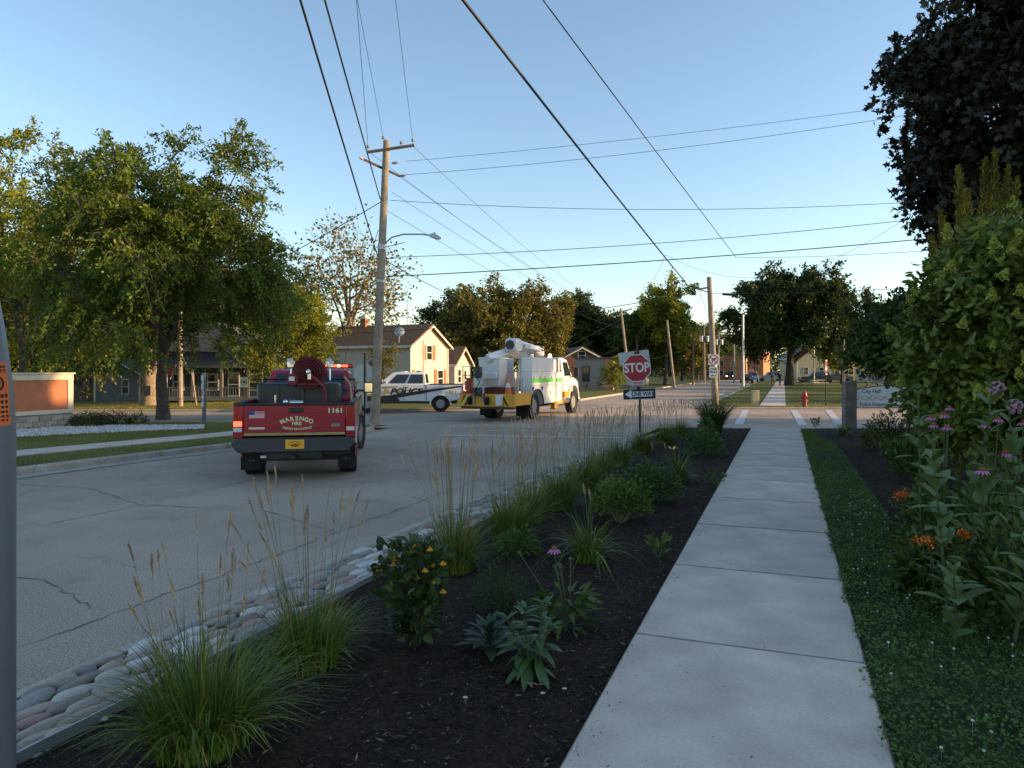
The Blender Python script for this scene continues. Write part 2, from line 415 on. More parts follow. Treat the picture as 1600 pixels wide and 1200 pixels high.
# kerbs, in pieces
def sweep_kerb(root, path, wid, hgt, m, inward=1, step=3.0):
    d = 0.0; seg = [path[0]]
    def flush(seg):
        if len(seg) < 2: return
        b = B(); rings = []
        for i, p in enumerate(seg):
            q = Vector(seg[min(i + 1, len(seg) - 1)]) - Vector(seg[max(0, i - 1)]); q.z = 0; q.normalize(); nn = Vector((-q.y, q.x, 0)) * inward
            p = Vector(p); z = gz(p.x, p.y)
            rings.append([(p.x, p.y, z - 0.1), (p.x, p.y, z + hgt - 0.03), (p.x + nn.x * 0.03, p.y + nn.y * 0.03, z + hgt), (p.x + nn.x * wid, p.y + nn.y * wid, z + hgt), (p.x + nn.x * wid, p.y + nn.y * wid, z - 0.1)])
        b.loft(rings); part('kerb_stone', b, m, root)
    for i in range(1, len(path)):
        a, b = Vector(path[i - 1]), Vector(path[i]); d += (b - a).length; seg.append(path[i])
        if d >= step:
            flush(seg); e = Vector(path[i]); q = (b - a).normalized() * 0.012; seg = [tuple(e + q)]; d = 0
    flush(seg)
kl = struct('kerb_across_the_street', B().box((-14, 2, -0.6), (.1, .1, .1)), kerbc)
pth = [st(s * 0.75, TL)[:2] + (0,) for s in range(3, 28)]
c0 = Vector(pth[-1]); dirv = Vector((UX, UY, 0))
# corner: from the street direction round to the cross street heading left
pc = []
cx, cy = c0.x - UY * 3.2, c0.y + UX * 3.2
a0 = math.atan2(c0.y - cy, c0.x - cx)
rad = 3.2
for k in range(1, 13):
    a = a0 + (PI / 2 - a0) * k / 12
    pc.append((cx + rad * math.cos(a), cy + rad * math.sin(a), 0))
pl = pth + pc
yend = pl[-1][1]
pl += [(pl[-1][0] - 0.8 * k, yend + (YN - yend) * min(1, k / 6), 0) for k in range(1, 60)]
sweep_kerb(kl, pl, 0.16, 0.13, kerbc, 1)
st_sheet('gutter_across_the_street', 2, 20.5, 20, TL - 0.02, TL + 0.45, 2, gz, kerbc, lift=0.009)
kr = struct('kerb_beyond_cross_street', B().box((14, 45, -0.8), (.1, .1, .1)), kerbc)
sweep_kerb(kr, [(x_at_t(TR + 0.1, YF) + 1.2 * k, YF, 0) for k in range(0, 60)], 0.16, 0.12, kerbc, 1)
sweep_kerb(kr, [st(42 + k * 3, TR + 0.02)[:2] + (0,) for k in range(0, 50)], 0.16, 0.12, kerbc, -1, 6)
sweep_kerb(kr, [(x_at_t(TL - 0.1, YF) - 1.2 * k, YF, 0) for k in range(0, 60)], 0.16, 0.12, kerbc, -1)
sweep_kerb(kr, [st(42 + k * 3, TL)[:2] + (0,) for k in range(0, 50)], 0.16, 0.12, kerbc, 1, 6)
# near edge of the street: concrete lip, stone border and metal edging
lip = struct('kerb_lip', B().box((-3, 1, -0.7), (.1, .1, .1)), kerbc)
for i in range(14):
    s0, s1 = -1 + i * 1.52, -1 + (i + 1) * 1.52 - 0.01
    rg = []
    for s_ in (s0, s1):
        z = gz(*st(s_, TR)[:2]); rg.append([st(s_, TR, z - .1), st(s_, TR + 0.005, z + 0.015), st(s_, TR + 0.03, z + 0.03), st(s_, TR + 0.13, z + 0.032), st(s_, TR + 0.13, z - .1)])
    part('kerb_stone', B().loft(rg), kerbc, lip)
def zstone(t, x, y): k = (t - (TR + 0.13)) / (3.09 - 4.12 + 0.0) ; k = (t + 4.12) / 1.03; return (gz(x, y) + 0.02) * (1 - k) + (zr(x, y) - 0.06) * k
st_sheet('stone_border', -1, 20.2, 60, -4.12, -3.09, 4, lambda x, y: zstone(t_of(x, y), x, y) - 0.035, mat('mortar', (0.075, 0.065, 0.055), 0.95, 0.3, 6, 0.8, 40, fine=0.3))
border = bpy.data.objects['stone_border']
stonem = rampmat('cobble', [(.36, .305, .25), (.42, .32, .25), (.23, .215, .20), (.50, .45, .39), (.38, .25, .21), (.28, .27, .25), (.33, .26, .19), (.58, .55, .51), (.40, .31, .27), (.24, .20, .17)], 'object', 0.75, 0.35, 25, 0.3, 9)
random.seed(11)
cob = []
for k in range(10):
    b = B(); b.ball((0, 0, 0), 1.0, 12, 7); ph = [random.uniform(0, 6.3) for _ in range(6)]
    nv = []
    for x, y, z in b.v:
        q = 1 + 0.13 * math.sin(2 * x + ph[0]) + 0.13 * math.sin(2.3 * y + ph[1]) + 0.09 * math.sin(4 * x + 3 * y + ph[2])
        sx = abs(x) ** 0.8 * (1 if x > 0 else -1); sy = abs(y) ** 0.8 * (1 if y > 0 else -1)
        nv.append((sx * q, sy * q, (z if z < 0.55 else 0.55 + (z - 0.55) * 0.45) * q))
    b.v = nv; me = b.mesh('cobble', 60); me.materials.append(stonem); cob.append(me)
spots = []
for r_ in range(7):
    t0 = -4.05 + r_ * 0.148; s_ = -0.4 + random.uniform(0, .3)
    while s_ < 20.0:
        L = random.uniform(0.13, 0.30); tt = t0 + random.uniform(-.015, .015); x, y, _ = st(s_ + L / 2, tt)
        if y > 1.6: spots.append((y, x, tt, L))
        s_ += L * 0.97
spots.sort(); rest = B()
for i, (y, x, tt, L) in enumerate(spots):
    sc = (L / 2, random.uniform(.068, .086), random.uniform(.034, .055)); loc = (x, y, zstone(tt, x, y) + .004)
    rot = (-math.atan2(0.26, 1.03) + random.uniform(-.15, .15), random.uniform(-.12, .12), ANG + random.uniform(-.25, .25))
    if i < 299:
        o = part('stone', random.choice(cob), None, border, loc=loc, rot=rot); o.scale = sc
    else:
        m_ = random.choice(cob); M_ = Matrix.LocRotScale(loc, Euler(rot), sc); n0 = len(rest.v)
        rest.v += [tuple(M_ @ v.co) for v in m_.vertices]; rest.f += [tuple(n0 + k for k in p.vertices) for p in m_.polygons]
me = bpy.data.meshes.new('far_stones'); me.from_pydata(rest.v, [], rest.f); me.polygons.foreach_set('use_smooth', np.ones(len(me.polygons), dtype=bool))
part('far_stones', me, rampmat('cobble_far', [(.36, .305, .25), (.42, .32, .25), (.23, .215, .20), (.50, .45, .39), (.38, .25, .21), (.28, .27, .25), (.58, .55, .51), (.24, .20, .17)], 'island', .75, .3, 25, .3, 9), border)['kind'] = 'stuff'
eb = B()
eb.loft([[st(s_, -3.095, zr(*st(s_, -3.09)[:2]) - .12), st(s_, -3.095, zr(*st(s_, -3.09)[:2]) + 0.02), st(s_, -3.085, zr(*st(s_, -3.09)[:2]) + 0.02), st(s_, -3.085, zr(*st(s_, -3.09)[:2]) - .12)] for s_ in np.linspace(-1, 20, 20)])
tag(part('metal_edging', eb, galv), 'thin metal edging strip between the stone border and the mulch', 'edging')
# lane markings
mk = mat('road_paint', (0.55, 0.53, 0.50), 0.7, 0.22, 4, fine=0.2, bscale=40)
def strip(name, a, b, wd, parent, m=mk, lift=0.012, n=10):
    a, b = Vector((*a, 0)), Vector((*b, 0)); d = (b - a).normalized(); nn = Vector((-d.y, d.x, 0)) * wd / 2
    V = []; Fq = []
    for i in range(n + 1):
        p = a.lerp(b, i / n)
        for q in (p - nn, p + nn): V.append((q.x, q.y, gz(q.x, q.y) + lift))
        if i: k = 2 * i; Fq.append((k - 2, k - 1, k + 1, k))
    return part(name, mesh_np(name, V, Fq), m, parent)
strip('stop_line', (-2.3, 22.4), (3.3, 21.4), 0.36, road)
strip('crosswalk_line', (-2.4, 24.6), (4.4, 23.9), 0.15, road)
for a, b in (((1154, 657), (1165, 640.5)), ((1254, 661), (1240, 640.5)), ((1313, 659), (1294, 640.5))):
    q = []
    for px, py in (a, b):
        Y = 27.0 if py > 650 else 37.4
        q.append((PX(px, Y), Y))
    strip('crosswalk_line', q[0], q[1], 0.32, cross, lift=0.016)
# sealed cracks in the asphalt, wandering lines
crk = mat('crack_dark', (0.10, 0.09, 0.08), 0.9, 0.3)
random.seed(5)
def crack(pts, wd=0.018):
    V = []; Fq = []; q = []
    for (s0, t0), (s1, t1) in zip(pts, pts[1:]):
        n = max(3, int(math.hypot(s1 - s0, t1 - t0) / 0.12))
        for i in range(n): k = i / n; q.append((s0 + (s1 - s0) * k + random.gauss(0, .018), t0 + (t1 - t0) * k + random.gauss(0, .018)))
    for i, (s_, t_) in enumerate(q):
        a = q[max(0, i - 1)]; b = q[min(len(q) - 1, i + 1)]; d = Vector((b[0] - a[0], b[1] - a[1])); d.normalize(); ww = wd * random.uniform(.15, .85) / 2
        for e in (-1, 1):
            x, y, _ = st(s_ - d.y * ww * e, t_ + d.x * ww * e); V.append((x, y, gz(x, y) + 0.005))
        if i: k = 2 * i; Fq.append((k - 2, k - 1, k + 1, k))
    part('crack', mesh_np('crack', V, Fq), crk, road)
crack([(1, -4.95), (6, -4.9), (12, -4.98), (18, -4.9)], .02)
crack([(2, -8.6), (7, -8.5), (13, -8.7), (20, -8.6)], .022)
crack([(4.2, -5.2), (4.6, -6.3), (4.4, -7.2), (5.2, -8.5)], .02)
crack([(7.2, -5), (7.9, -6.6), (7.6, -8.5), (8.4, -10.5), (8.2, -12.4)], .022)
crack([(11.5, -4.6), (11.9, -6.6), (12.6, -8.6)], .02)
crack([(15.0, -4.5), (15.6, -7), (15.3, -9.5), (15.9, -12.5)], .02)
crack([(3.0, -9.3), (5.0, -10.3), (6.2, -10.1), (8.1, -11.2)], .022)
crack([(1.0, -12.45), (8, -12.5), (14, -12.42), (20, -12.5)], .025)
# red tactile pads and pale corner kerb at the crossing
pad = mat('tactile_red', (0.23, 0.075, 0.06), 0.85, 0.2, 8, 0.5, 60)
x0 = PX(1108, 23.4)
pb = B()
for i in range(9):
    for j in range(5): pb.lathe([(0.03, 0), (0.018, 0.012)], (x0 - 0.55 + i * 0.135, 23.2 + j * 0.2, zr(x0, 23.5) + 0.045), 'z', 6)
pb.box((x0, 23.6, zr(x0, 23.6) + 0.03), (1.3, 1.0, 0.03), rot=Matrix.Rotation(-0.09, 3, 'X'))
tag(part('tactile_paving', pb, pad), 'brick red tactile paving pad at the corner ramp behind the tall grass', 'paving')
kb = B(); kb.box((PX(1150, 22.4), 22.4, zr(0, 22.4) + 0.02), (1.4, 0.16, 0.12)); tag(part('corner_kerb', kb, kerbc), 'pale concrete kerb piece at the sidewalk corner', 'kerb')
kb = B(); kb.box((PX(1310, 23.3), 23.3, zr(0, 23.3) + 0.0), (3.1, 0.2, 0.16)); tag(part('corner_kerb', kb, kerbc), 'pale concrete kerb in front of the City Hall sign post', 'kerb')
# ================================================================ plants: builders
def nrm(a): return a / np.maximum(1e-6, np.linalg.norm(a, axis=-1, keepdims=True))
def leaf_mesh(name, Pn, D, L, W, rng, fold=0.18, kind='rhomb', up=0.0):
    """leaves as little folded blades: base, side, tip, side"""
    N = len(Pn); L = np.asarray(L).reshape(-1, 1) * np.ones((N, 1)); W = np.asarray(W).reshape(-1, 1) * np.ones((N, 1))
    D = nrm(D); rv = rng.normal(size=(N, 3)); rv[:, 2] += up
    S = nrm(np.cross(D, rv)); Nn = np.cross(S, D)
    if kind == 'rhomb':
        v = np.stack([Pn, Pn + D * L * .45 + S * W / 2 + Nn * W * fold, Pn + D * L, Pn + D * L * .45 - S * W / 2 + Nn * W * fold], 1)
        f = np.arange(N * 4).reshape(N, 4)
    elif kind == 'ovate':
        q = [(0, 0, 0), (.28, .46, 1), (.62, .40, 1), (1, 0, -.6), (.62, -.40, 1), (.28, -.46, 1)]
        v = np.stack([Pn + D * L * a + S * W * b + Nn * W * fold * c for a, b, c in q], 1); f = np.arange(N * 6).reshape(N, 6)
    else:   # lobed, like a maple's
        q = [(0, 0), (.05, .42), (.3, .25), (.45, .62), (.62, .22), (1, 0), (.62, -.22), (.45, -.62), (.3, -.25), (.05, -.42)]
        v = np.stack([Pn + D * L * a + S * W * b + Nn * W * fold * abs(b) for a, b in q], 1); f = np.arange(N * 10).reshape(N, 10)
    return mesh_np(name, v.reshape(-1, 3), f)
def blades(name, base, az, L, bend, W, K=4, rng=None, droop=0.0, pw=1.8):
    N = len(base); t = np.linspace(0, 1, K + 1)[None, :]
    L = np.asarray(L).reshape(-1, 1); bend = np.asarray(bend).reshape(-1, 1)
    r = bend * L * t ** pw; z = L * (t * np.sqrt(np.maximum(0.05, 1 - np.minimum(bend, .95) ** 2 * t)) - droop * t ** 2.5 * bend)
    ca, sa = np.cos(az)[:, None], np.sin(az)[:, None]
    C = np.stack([base[:, 0:1] + r * ca, base[:, 1:2] + r * sa, base[:, 2:3] + z], -1)
    tw = az + PI / 2 + (rng.normal(size=N) * .5 if rng is not None else 0)
    S = np.stack([np.cos(tw), np.sin(tw), np.zeros(N)], -1)[:, None, :]
    wd = (np.asarray(W).reshape(-1, 1) * np.minimum(1, (1.02 - t) ** .6) / 2)[..., None]
    V = np.stack([C - S * wd, C + S * wd], 2).reshape(N, -1, 3)
    n2 = 2 * (K + 1); i = np.arange(K) * 2
    fq = np.stack([i, i + 1, i + 3, i + 2], -1)[None] + (np.arange(N) * n2)[:, None, None]
    return mesh_np(name, V.reshape(-1, 3), fq.reshape(-1, 4))

def tree(name, label, base, crown_c, rad, trunk_r, K, S, n, spray, L, W, lm, bm=None, seed=1, group=None, shell=.55, droop=.35, limbs=7, kind='rhomb', lobes=.2, twigs=False, fork=.35, low=0.0, cat='tree', trunk=True, coh=.75):
    rng = np.random.default_rng(seed); base = Vector(base); cc = np.array(crown_c); rad = np.array(rad)
    root = thing(name, label, cat, base, 0, group); b0 = np.array(base)
    bm = bm or bark
    d = nrm(rng.normal(size=(K, 3))); d[:, 2] = np.where(d[:, 2] < -.78, -d[:, 2] * .6, d[:, 2]); d = nrm(d)
    a = np.arctan2(d[:, 1], d[:, 0]); ph = rng.uniform(0, 6.28, 4)
    q = 1 + lobes * (np.sin(3 * a + ph[0] + 2 * d[:, 2]) * .6 + np.sin(5 * a + ph[1]) * .4 + np.sin(4 * d[:, 2] * 2 + ph[2] + a) * .5)
    fr = shell + (1 - shell) * rng.random(K) ** .6; fr = np.where(rng.random(K) < .22, rng.uniform(.2, .7, K), fr)
    C = d * (fr * q)[:, None] * rad + cc - b0
    # skeleton
    tb = B(); top = Vector((cc[0] - b0[0], cc[1] - b0[1], (cc[2] - b0[2]) + rad[2] * .25))
    H = top.z; path = []; rr = []
    for i in range(9):
        k = i / 8; path.append(Vector((top.x * k ** 1.6 + .03 * H * math.sin(3 * k + seed) * k, top.y * k ** 1.6 + .03 * H * math.cos(2.5 * k + seed) * k, H * k - .08 * (i == 0)))); rr.append(trunk_r * ((1 - k) * .8 + .12) * (1.35 if i == 0 else 1))
    if trunk: part('trunk', tb.tube(path, rr, 10), bm, root)
    lb = B(); nodes_ = []
    def tr(k): f_ = k * 8; i = min(7, int(f_)); return path[i].lerp(path[i + 1], f_ - i)
    far = np.argsort(-np.linalg.norm(C - np.array(top) * .6, axis=1))
    sel = [far[int(i * K / limbs * .7)] for i in range(limbs)]
    for j, i in enumerate(sel):
        k = fork + (0.9 - fork) * j / limbs; p0 = tr(k); p3 = Vector(C[i]) * .95; m1 = p0.lerp(p3, .35) + Vector((0, 0, .12 * H)) * (1 - k); m2 = p0.lerp(p3, .7) + Vector((0, 0, .07 * H))
        r0 = trunk_r * (.5 - .25 * k); lb.tube([p0, m1, m2, p3], [r0, r0 * .7, r0 * .45, r0 * .15], 6, False)
        for e in np.linspace(.1, 1, 8):
            nodes_.append(p0.lerp(m1, e * 3) if e < .34 else (m1.lerp(m2, e * 3 - 1) if e < .67 else m2.lerp(p3, e * 3 - 2)))
    for k in (fork, .5, .65, .8, .95): nodes_.append(tr(max(k, fork)))
    NA = np.array([list(v) for v in nodes_])
    for i in range(K):
        c = C[i]; dd = np.linalg.norm(NA - c, axis=1) + np.where(NA[:, 2] > c[2] + .3, 1.0, 0); j = int(np.argmin(dd)); p0 = nodes_[j]; p1 = Vector(c); m = p0.lerp(p1, .5) + Vector((0, 0, .05 * dd[j]))
        r0 = max(.012, trunk_r * .11); lb.tube([p0, m, p1], [r0, r0 * .7, r0 * .3], 5, False)
    # sprays of leaves
    sd = nrm(nrm(C - np.array([0, 0, cc[2] - b0[2] - .35 * rad[2]]))[:, None, :] * .8 + rng.normal(size=(K, S, 3)) * coh)
    sl = spray * rng.uniform(.5, 1.25, (K, S, 1)); s0 = C[:, None, :] + rng.normal(size=(K, S, 3)) * spray * .22
    tt = rng.random((K, S, n, 1)) ** .8
    pos = s0[:, :, None, :] + sd[:, :, None, :] * sl[:, :, None, :] * tt; pos[..., 2] -= (droop * sl[:, :, None, 0] * tt[..., 0] ** 2)
    ld = sd[:, :, None, :] * .7 + rng.normal(size=(K, S, n, 3)) * .7; ld[..., 2] -= droop * .8
    pos = (pos + rng.normal(size=pos.shape) * L * .5).reshape(-1, 3); ld = ld.reshape(-1, 3)
    if twigs:
        for i in range(K):
            for j in range(S):
                e = s0[i, j] + sd[i, j] * sl[i, j]; e[2] -= droop * sl[i, j, 0]
                mm = s0[i, j] + sd[i, j] * sl[i, j] * .5
                lb.tube([C[i], mm, e], [.02, .014, .006], 3, False)
    part('limb', lb.mesh('limb'), bm, root)
    if low: keep = pos[:, 2] + b0[2] > low; pos = pos[keep]; ld = ld[keep]
    N = len(pos)
    part('crown', leaf_mesh('crown', pos, ld, L * rng.uniform(.6, 1.3, N), W * rng.uniform(.7, 1.2, N), rng, kind=kind), lm, root)
    return root

def bush(name, label, base, rx, rz, n, L, W, lm, seed=1, group=None, kind='ovate', shape='dome', up=.5, stems=6, cat='plant', hollow=.3, sm=None, zmin=.08):
    rng = np.random.default_rng(seed); root = thing(name, label, cat, base, 0, group)
    d = nrm(rng.normal(size=(n, 3))); d[:, 2] = np.abs(d[:, 2])
    a = np.arctan2(d[:, 1], d[:, 0]); q = 1 + .18 * np.sin(3 * a + seed) + .12 * np.sin(5 * a + 2 * seed + 4 * d[:, 2])
    r = (hollow + (1 - hollow) * rng.random(n) ** .5) * q
    if shape == 'vase': z = zmin + (1 - zmin) * rng.random(n) ** .8; rr = (.35 + .65 * np.sin(np.minimum(1, z * 1.05) * PI * .62)) * np.sqrt(rng.random(n)) * q; pos = np.stack([np.cos(a) * rr * rx, np.sin(a) * rr * rx, z * rz], -1)
    else: pos = d * r[:, None] * np.array([rx, rx, rz]); pos[:, 2] += zmin * rz
    ld = nrm(pos * np.array([1, 1, .4])) + rng.normal(size=(n, 3)) * .5; ld[:, 2] += up - .3
    part('foliage', leaf_mesh('foliage', pos, ld, L * rng.uniform(.6, 1.25, n), W * rng.uniform(.7, 1.2, n), rng, kind=kind, up=1.5), lm, root)
    sb = B()
    for i in range(stems):
        j = rng.integers(n); p = Vector(pos[j]) * .85; sb.tube([(p.x * .12, p.y * .12, -.02), (p.x * .5, p.y * .5, p.z * .6), p], [.008 + .004 * rx, .006, .003], 5, False)
    part('stem', sb, sm or stemm, root)
    return root
stemm = mat('plant_stem', (0.06, 0.085, 0.03), 0.7, 0.2)
stemt = mat('dry_stem', (0.22, 0.17, 0.08), 0.8, 0.25)

def clump(label, base, n, h, spread, W, lm, seed, stalks=0, hs=1.3, group='feather reed grass clumps in the mulch bed', bendmax=.75, name='ornamental_grass', plume=.2, K=4, rb=.12, lean=.22):
    rng = np.random.default_rng(seed); root = thing(name, label, 'ornamental grass', base, 0, group)
    az = rng.uniform(0, 2 * PI, n); r = rb * np.sqrt(rng.random(n)) * spread / .5
    ba = np.stack([np.cos(az) * r, np.sin(az) * r, np.full(n, -.03)], -1); az2 = az + rng.normal(size=n) * .6; rq = r / r.max()
    part('foliage', blades('foliage', ba, az2, h * rng.uniform(.45, 1.2, n), np.clip((.12 + .75 * rq * rng.random(n) + np.abs(rng.normal(0, .2, n))) * (.55 + spread), .03, bendmax), W * rng.uniform(.6, 1.3, n), K, rng, .35), lm, root)
    if stalks:
        az = rng.uniform(0, 2 * PI, stalks); r = rb * np.sqrt(rng.random(stalks)); L = hs * rng.uniform(.72, 1.08, stalks); bd = np.abs(rng.normal(0, lean, stalks)) + .02
        ba = np.stack([np.cos(az) * r, np.sin(az) * r, np.zeros(stalks)], -1)
        part('seed_stalk', blades('seed_stalk', ba, az, L, bd, np.full(stalks, .005), 5, rng, 0, 1.5), grass_stalk, root)
        # plumes: slim tufts of short tan hairs along the last part of each stalk
        m = 80; t = rng.uniform(1 - plume / 1.25, 1.0, (stalks, m)); fade = np.sin(np.clip((t - (1 - plume / 1.25)) / (plume / 1.25), 0, 1) * PI) * .8 + .25
        rr = bd[:, None] * L[:, None] * t ** 1.5; z = L[:, None] * t * np.sqrt(np.maximum(.05, 1 - bd[:, None] ** 2 * t))
        pos = np.stack([ba[:, 0:1] + rr * np.cos(az)[:, None], ba[:, 1:2] + rr * np.sin(az)[:, None], z], -1).reshape(-1, 3)
        D = np.stack([np.cos(az) * bd, np.sin(az) * bd, np.ones(stalks)], -1)[:, None, :] + rng.normal(size=(stalks, m, 3)) * .13
        part('seed_head', leaf_mesh('seed_head', pos, D.reshape(-1, 3), (.034 * fade).reshape(-1), (.0055 * fade).reshape(-1), rng), grass_seed, root)
    return root
grass_leaf = leafmat('reed_grass_leaf', (0.06, 0.12, 0.02), (0.14, 0.20, 0.04), (0.34, 0.27, 0.10), .12, .5, .3, 3)
grass_dark = leafmat('dark_grass_leaf', (0.035, 0.075, 0.03), (0.08, 0.13, 0.045), None, .2, .5, .3, 3)
grass_stalk = leafmat('reed_grass_stalk', (0.12, 0.14, 0.04), (0.26, 0.22, 0.09), None, .1, .6, .3, 3)
grass_seed = leafmat('reed_grass_seed', (0.42, 0.33, 0.29), (0.62, 0.53, 0.50), None, .3, .8, .1, 3)

# ---------------------------------------------------------------- trees
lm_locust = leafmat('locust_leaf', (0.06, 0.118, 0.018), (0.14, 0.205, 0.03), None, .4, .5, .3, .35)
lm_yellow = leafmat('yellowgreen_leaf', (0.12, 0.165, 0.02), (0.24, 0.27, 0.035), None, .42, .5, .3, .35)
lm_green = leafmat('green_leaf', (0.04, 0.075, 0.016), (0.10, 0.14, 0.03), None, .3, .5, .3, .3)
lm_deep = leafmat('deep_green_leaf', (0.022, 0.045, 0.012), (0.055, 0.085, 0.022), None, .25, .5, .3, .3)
lm_maple = leafmat('dark_maple_leaf', (0.012, 0.014, 0.012), (0.032, 0.032, 0.026), None, .12, .45, .35, .6)
lm_olive = leafmat('olive_leaf', (0.085, 0.095, 0.022), (0.17, 0.16, 0.04), (0.22, 0.15, 0.04), .32, .5, .3, .25)
def G(x, y, k=0.1): return (x, y, gz(x, y) + k)
X = PX(255, 30)
tree('honey_locust_tree', 'tall feathery green tree rising from the lawn beside the white gravel bed', G(X, 30), (X - .1, 30, 5.6), (4.8, 4.6, 4.5), .25, 165, 13, 46, 1.5, .175, .085, lm_locust, seed=4, coh=.5, droop=.6, limbs=9, lobes=.24, twigs=True, fork=.3, shell=.45, low=1.45)
X = PX(40, 35)
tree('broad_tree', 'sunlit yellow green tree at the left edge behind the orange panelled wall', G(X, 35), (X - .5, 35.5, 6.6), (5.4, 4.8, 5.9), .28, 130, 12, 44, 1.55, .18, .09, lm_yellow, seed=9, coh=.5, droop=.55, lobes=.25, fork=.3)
X = PX(455, 50)
tree('small_tree', 'low yellow green tree left of the cream house', G(X, 50), (X, 50, 3.7), (3.0, 3, 3.3), .16, 120, 8, 28, .9, .17, .1, lm_yellow, seed=12)
X = PX(548, 64)
tree('bare_tree', 'half bare tree with thin pale branches and few leaves behind the cream house', G(X, 64), (X + .3, 64, 8.8), (5.4, 4.5, 5.6), .34, 110, 6, 4, 1.9, .36, .26, lm_olive, bark_pale, seed=21, twigs=True, limbs=12, droop=-.05, fork=.2, shell=.3)
X = PX(785, 82)
tree('round_tree', 'broad sunlit olive green tree rising behind the bucket truck', G(X, 82), (X, 82, 5.4), (7.4, 6, 5.6), .4, 230, 8, 30, 1.5, .34, .2, lm_olive, seed=31, shell=.6)
X = PX(712, 86)
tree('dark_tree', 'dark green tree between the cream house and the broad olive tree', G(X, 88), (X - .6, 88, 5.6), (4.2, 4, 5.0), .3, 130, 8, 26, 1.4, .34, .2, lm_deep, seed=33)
row = [(905, 98, 6.3, 4.4, 'deep', 'dark green street tree behind the grey flat roofed building'), (948, 105, 5.2, 4.2, 'green', 'green street tree right of the grey flat roofed building'),
       (1003, 100, 5.0, 3.7, 'deep', 'dark street tree just right of the stop sign'), (1090, 150, 6.0, 5.5, 'green', 'far green tree behind the distant brick building'), (1130, 165, 5.2, 5.0, 'deep', 'farthest dark green tree at the end of the road'), (1065, 135, 4.6, 4.2, 'olive', 'olive tree at the bend of the far road')]
for i, (px, Y, cz, rr, k, lab) in enumerate(row):
    X = PX(px, Y)
    tree('street_tree', lab, G(X, Y), (X, Y, cz), (rr, rr, cz * .82), .3, 110, 8, 26, 1.4, .40, .25, {'deep': lm_deep, 'green': lm_green, 'olive': lm_olive}[k], seed=40 + i, group='trees along the far side of the road')
X = PX(1040, 92)
tree('tall_tree', 'tall narrow tree with a bright leafy top beside the leaning poles', G(X, 92), (X, 92, 8.2), (3.0, 2.8, 4.2), .3, 90, 8, 26, 1.1, .36, .22, lm_yellow, seed=51, lobes=.35, fork=.3)
X = PX(1022, 90)
tree('tall_tree', 'lower spreading tree with a sunlit trunk beside the tall narrow tree', G(X - 1, 94), (X - 1.5, 94, 5.6), (3.2, 3, 3.0), .36, 90, 8, 24, 1.1, .36, .22, lm_green, bark_pale, seed=53, lobes=.35)
X = PX(1240, 92)
tree('oak_tree', 'large dark spreading tree beside the far sidewalk in the park', G(X - .5, 92), (X + .4, 92, 8.3), (8.6, 7, 5.8), .62, 260, 9, 30, 1.5, .40, .25, lm_deep, seed=61, lobes=.26, shell=.5, limbs=10, fork=.25)
X = PX(1315, 100)
tree('park_tree', 'sunlit yellow green small tree right of the large park tree', G(X, 100), (X, 100, 4.6), (3.2, 3, 3.2), .2, 80, 8, 24, 1.1, .36, .22, lm_yellow, seed=63)
X = PX(1385, 75)
tree('park_tree', 'dark green tree in the park behind the leafy shrub', G(X, 75), (X + 1, 75, 4.6), (4.4, 4, 4.4), .3, 100, 8, 24, 1.3, .34, .21, lm_deep, seed=64)
for i, (px, Y, cz, rr, lab) in enumerate([(70, 62, 5, 5.5, 'dark tree behind the grey gabled house at the left edge'), (330, 66, 6, 5.5, 'dark tree behind the porch house'), (430, 72, 5.5, 4.5, 'dark green tree behind the low yellow green tree'), (-60, 50, 6, 5, 'dark tree at the far left edge'), (200, 75, 6, 6, 'dark tree above the grey gabled house')]):
    X = PX(px, Y)
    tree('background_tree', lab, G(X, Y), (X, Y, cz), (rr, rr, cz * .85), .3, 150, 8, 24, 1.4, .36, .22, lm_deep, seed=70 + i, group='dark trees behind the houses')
X = PX(1672, 16.5)
tree('maple_tree', 'huge dark purple leaved maple at the top right corner', (X, 16.5, zr(X, 16.5)), (X - .1, 16.5, 7.2), (3.3, 3.4, 4.3), .3, 330, 9, 26, .85, .16, .17, lm_maple, seed=81, kind='maple', lobes=.2, droop=.45, shell=.6)
# unseen trees added beyond the right edge to shade the crossing
for i, (x, y, cz, r_) in enumerate([(33, 24.6, 8.2, 4.8), (42, 24.2, 9.2, 4.8)]):
    tree('verge_tree', ['dense green tree beside the cross street beyond the right edge', 'farther dense green tree beside the cross street beyond the right edge'][i], G(x, y), (x, y, cz), (r_, r_, cz * .85), .3, 90, 8, 18, 1.4, .34, .22, lm_deep, seed=90 + i, group='trees beyond the right edge')
for i, (x, y, r_) in enumerate([(30, 49, 2.0), (33, 56, 2.2), (38, 66, 2.6), (45, 78, 2.8), (27.5, 44, 1.6), (52, 92, 3)]):
    tree('park_shrub', ['second', 'third', 'fourth', 'fifth', 'nearest', 'farthest'][i] + ' rounded dark shrub from the crossing at the right side of the park', G(x, y), (x, y, r_ * .75), (r_ * 1.3, r_ * 1.3, r_), .1, 45, 8, 20, .9, .2, .13, lm_deep, seed=100 + i, group='shrubs at the edge of the park', cat='shrub')  # low shrubs added as shadow casters for the far road

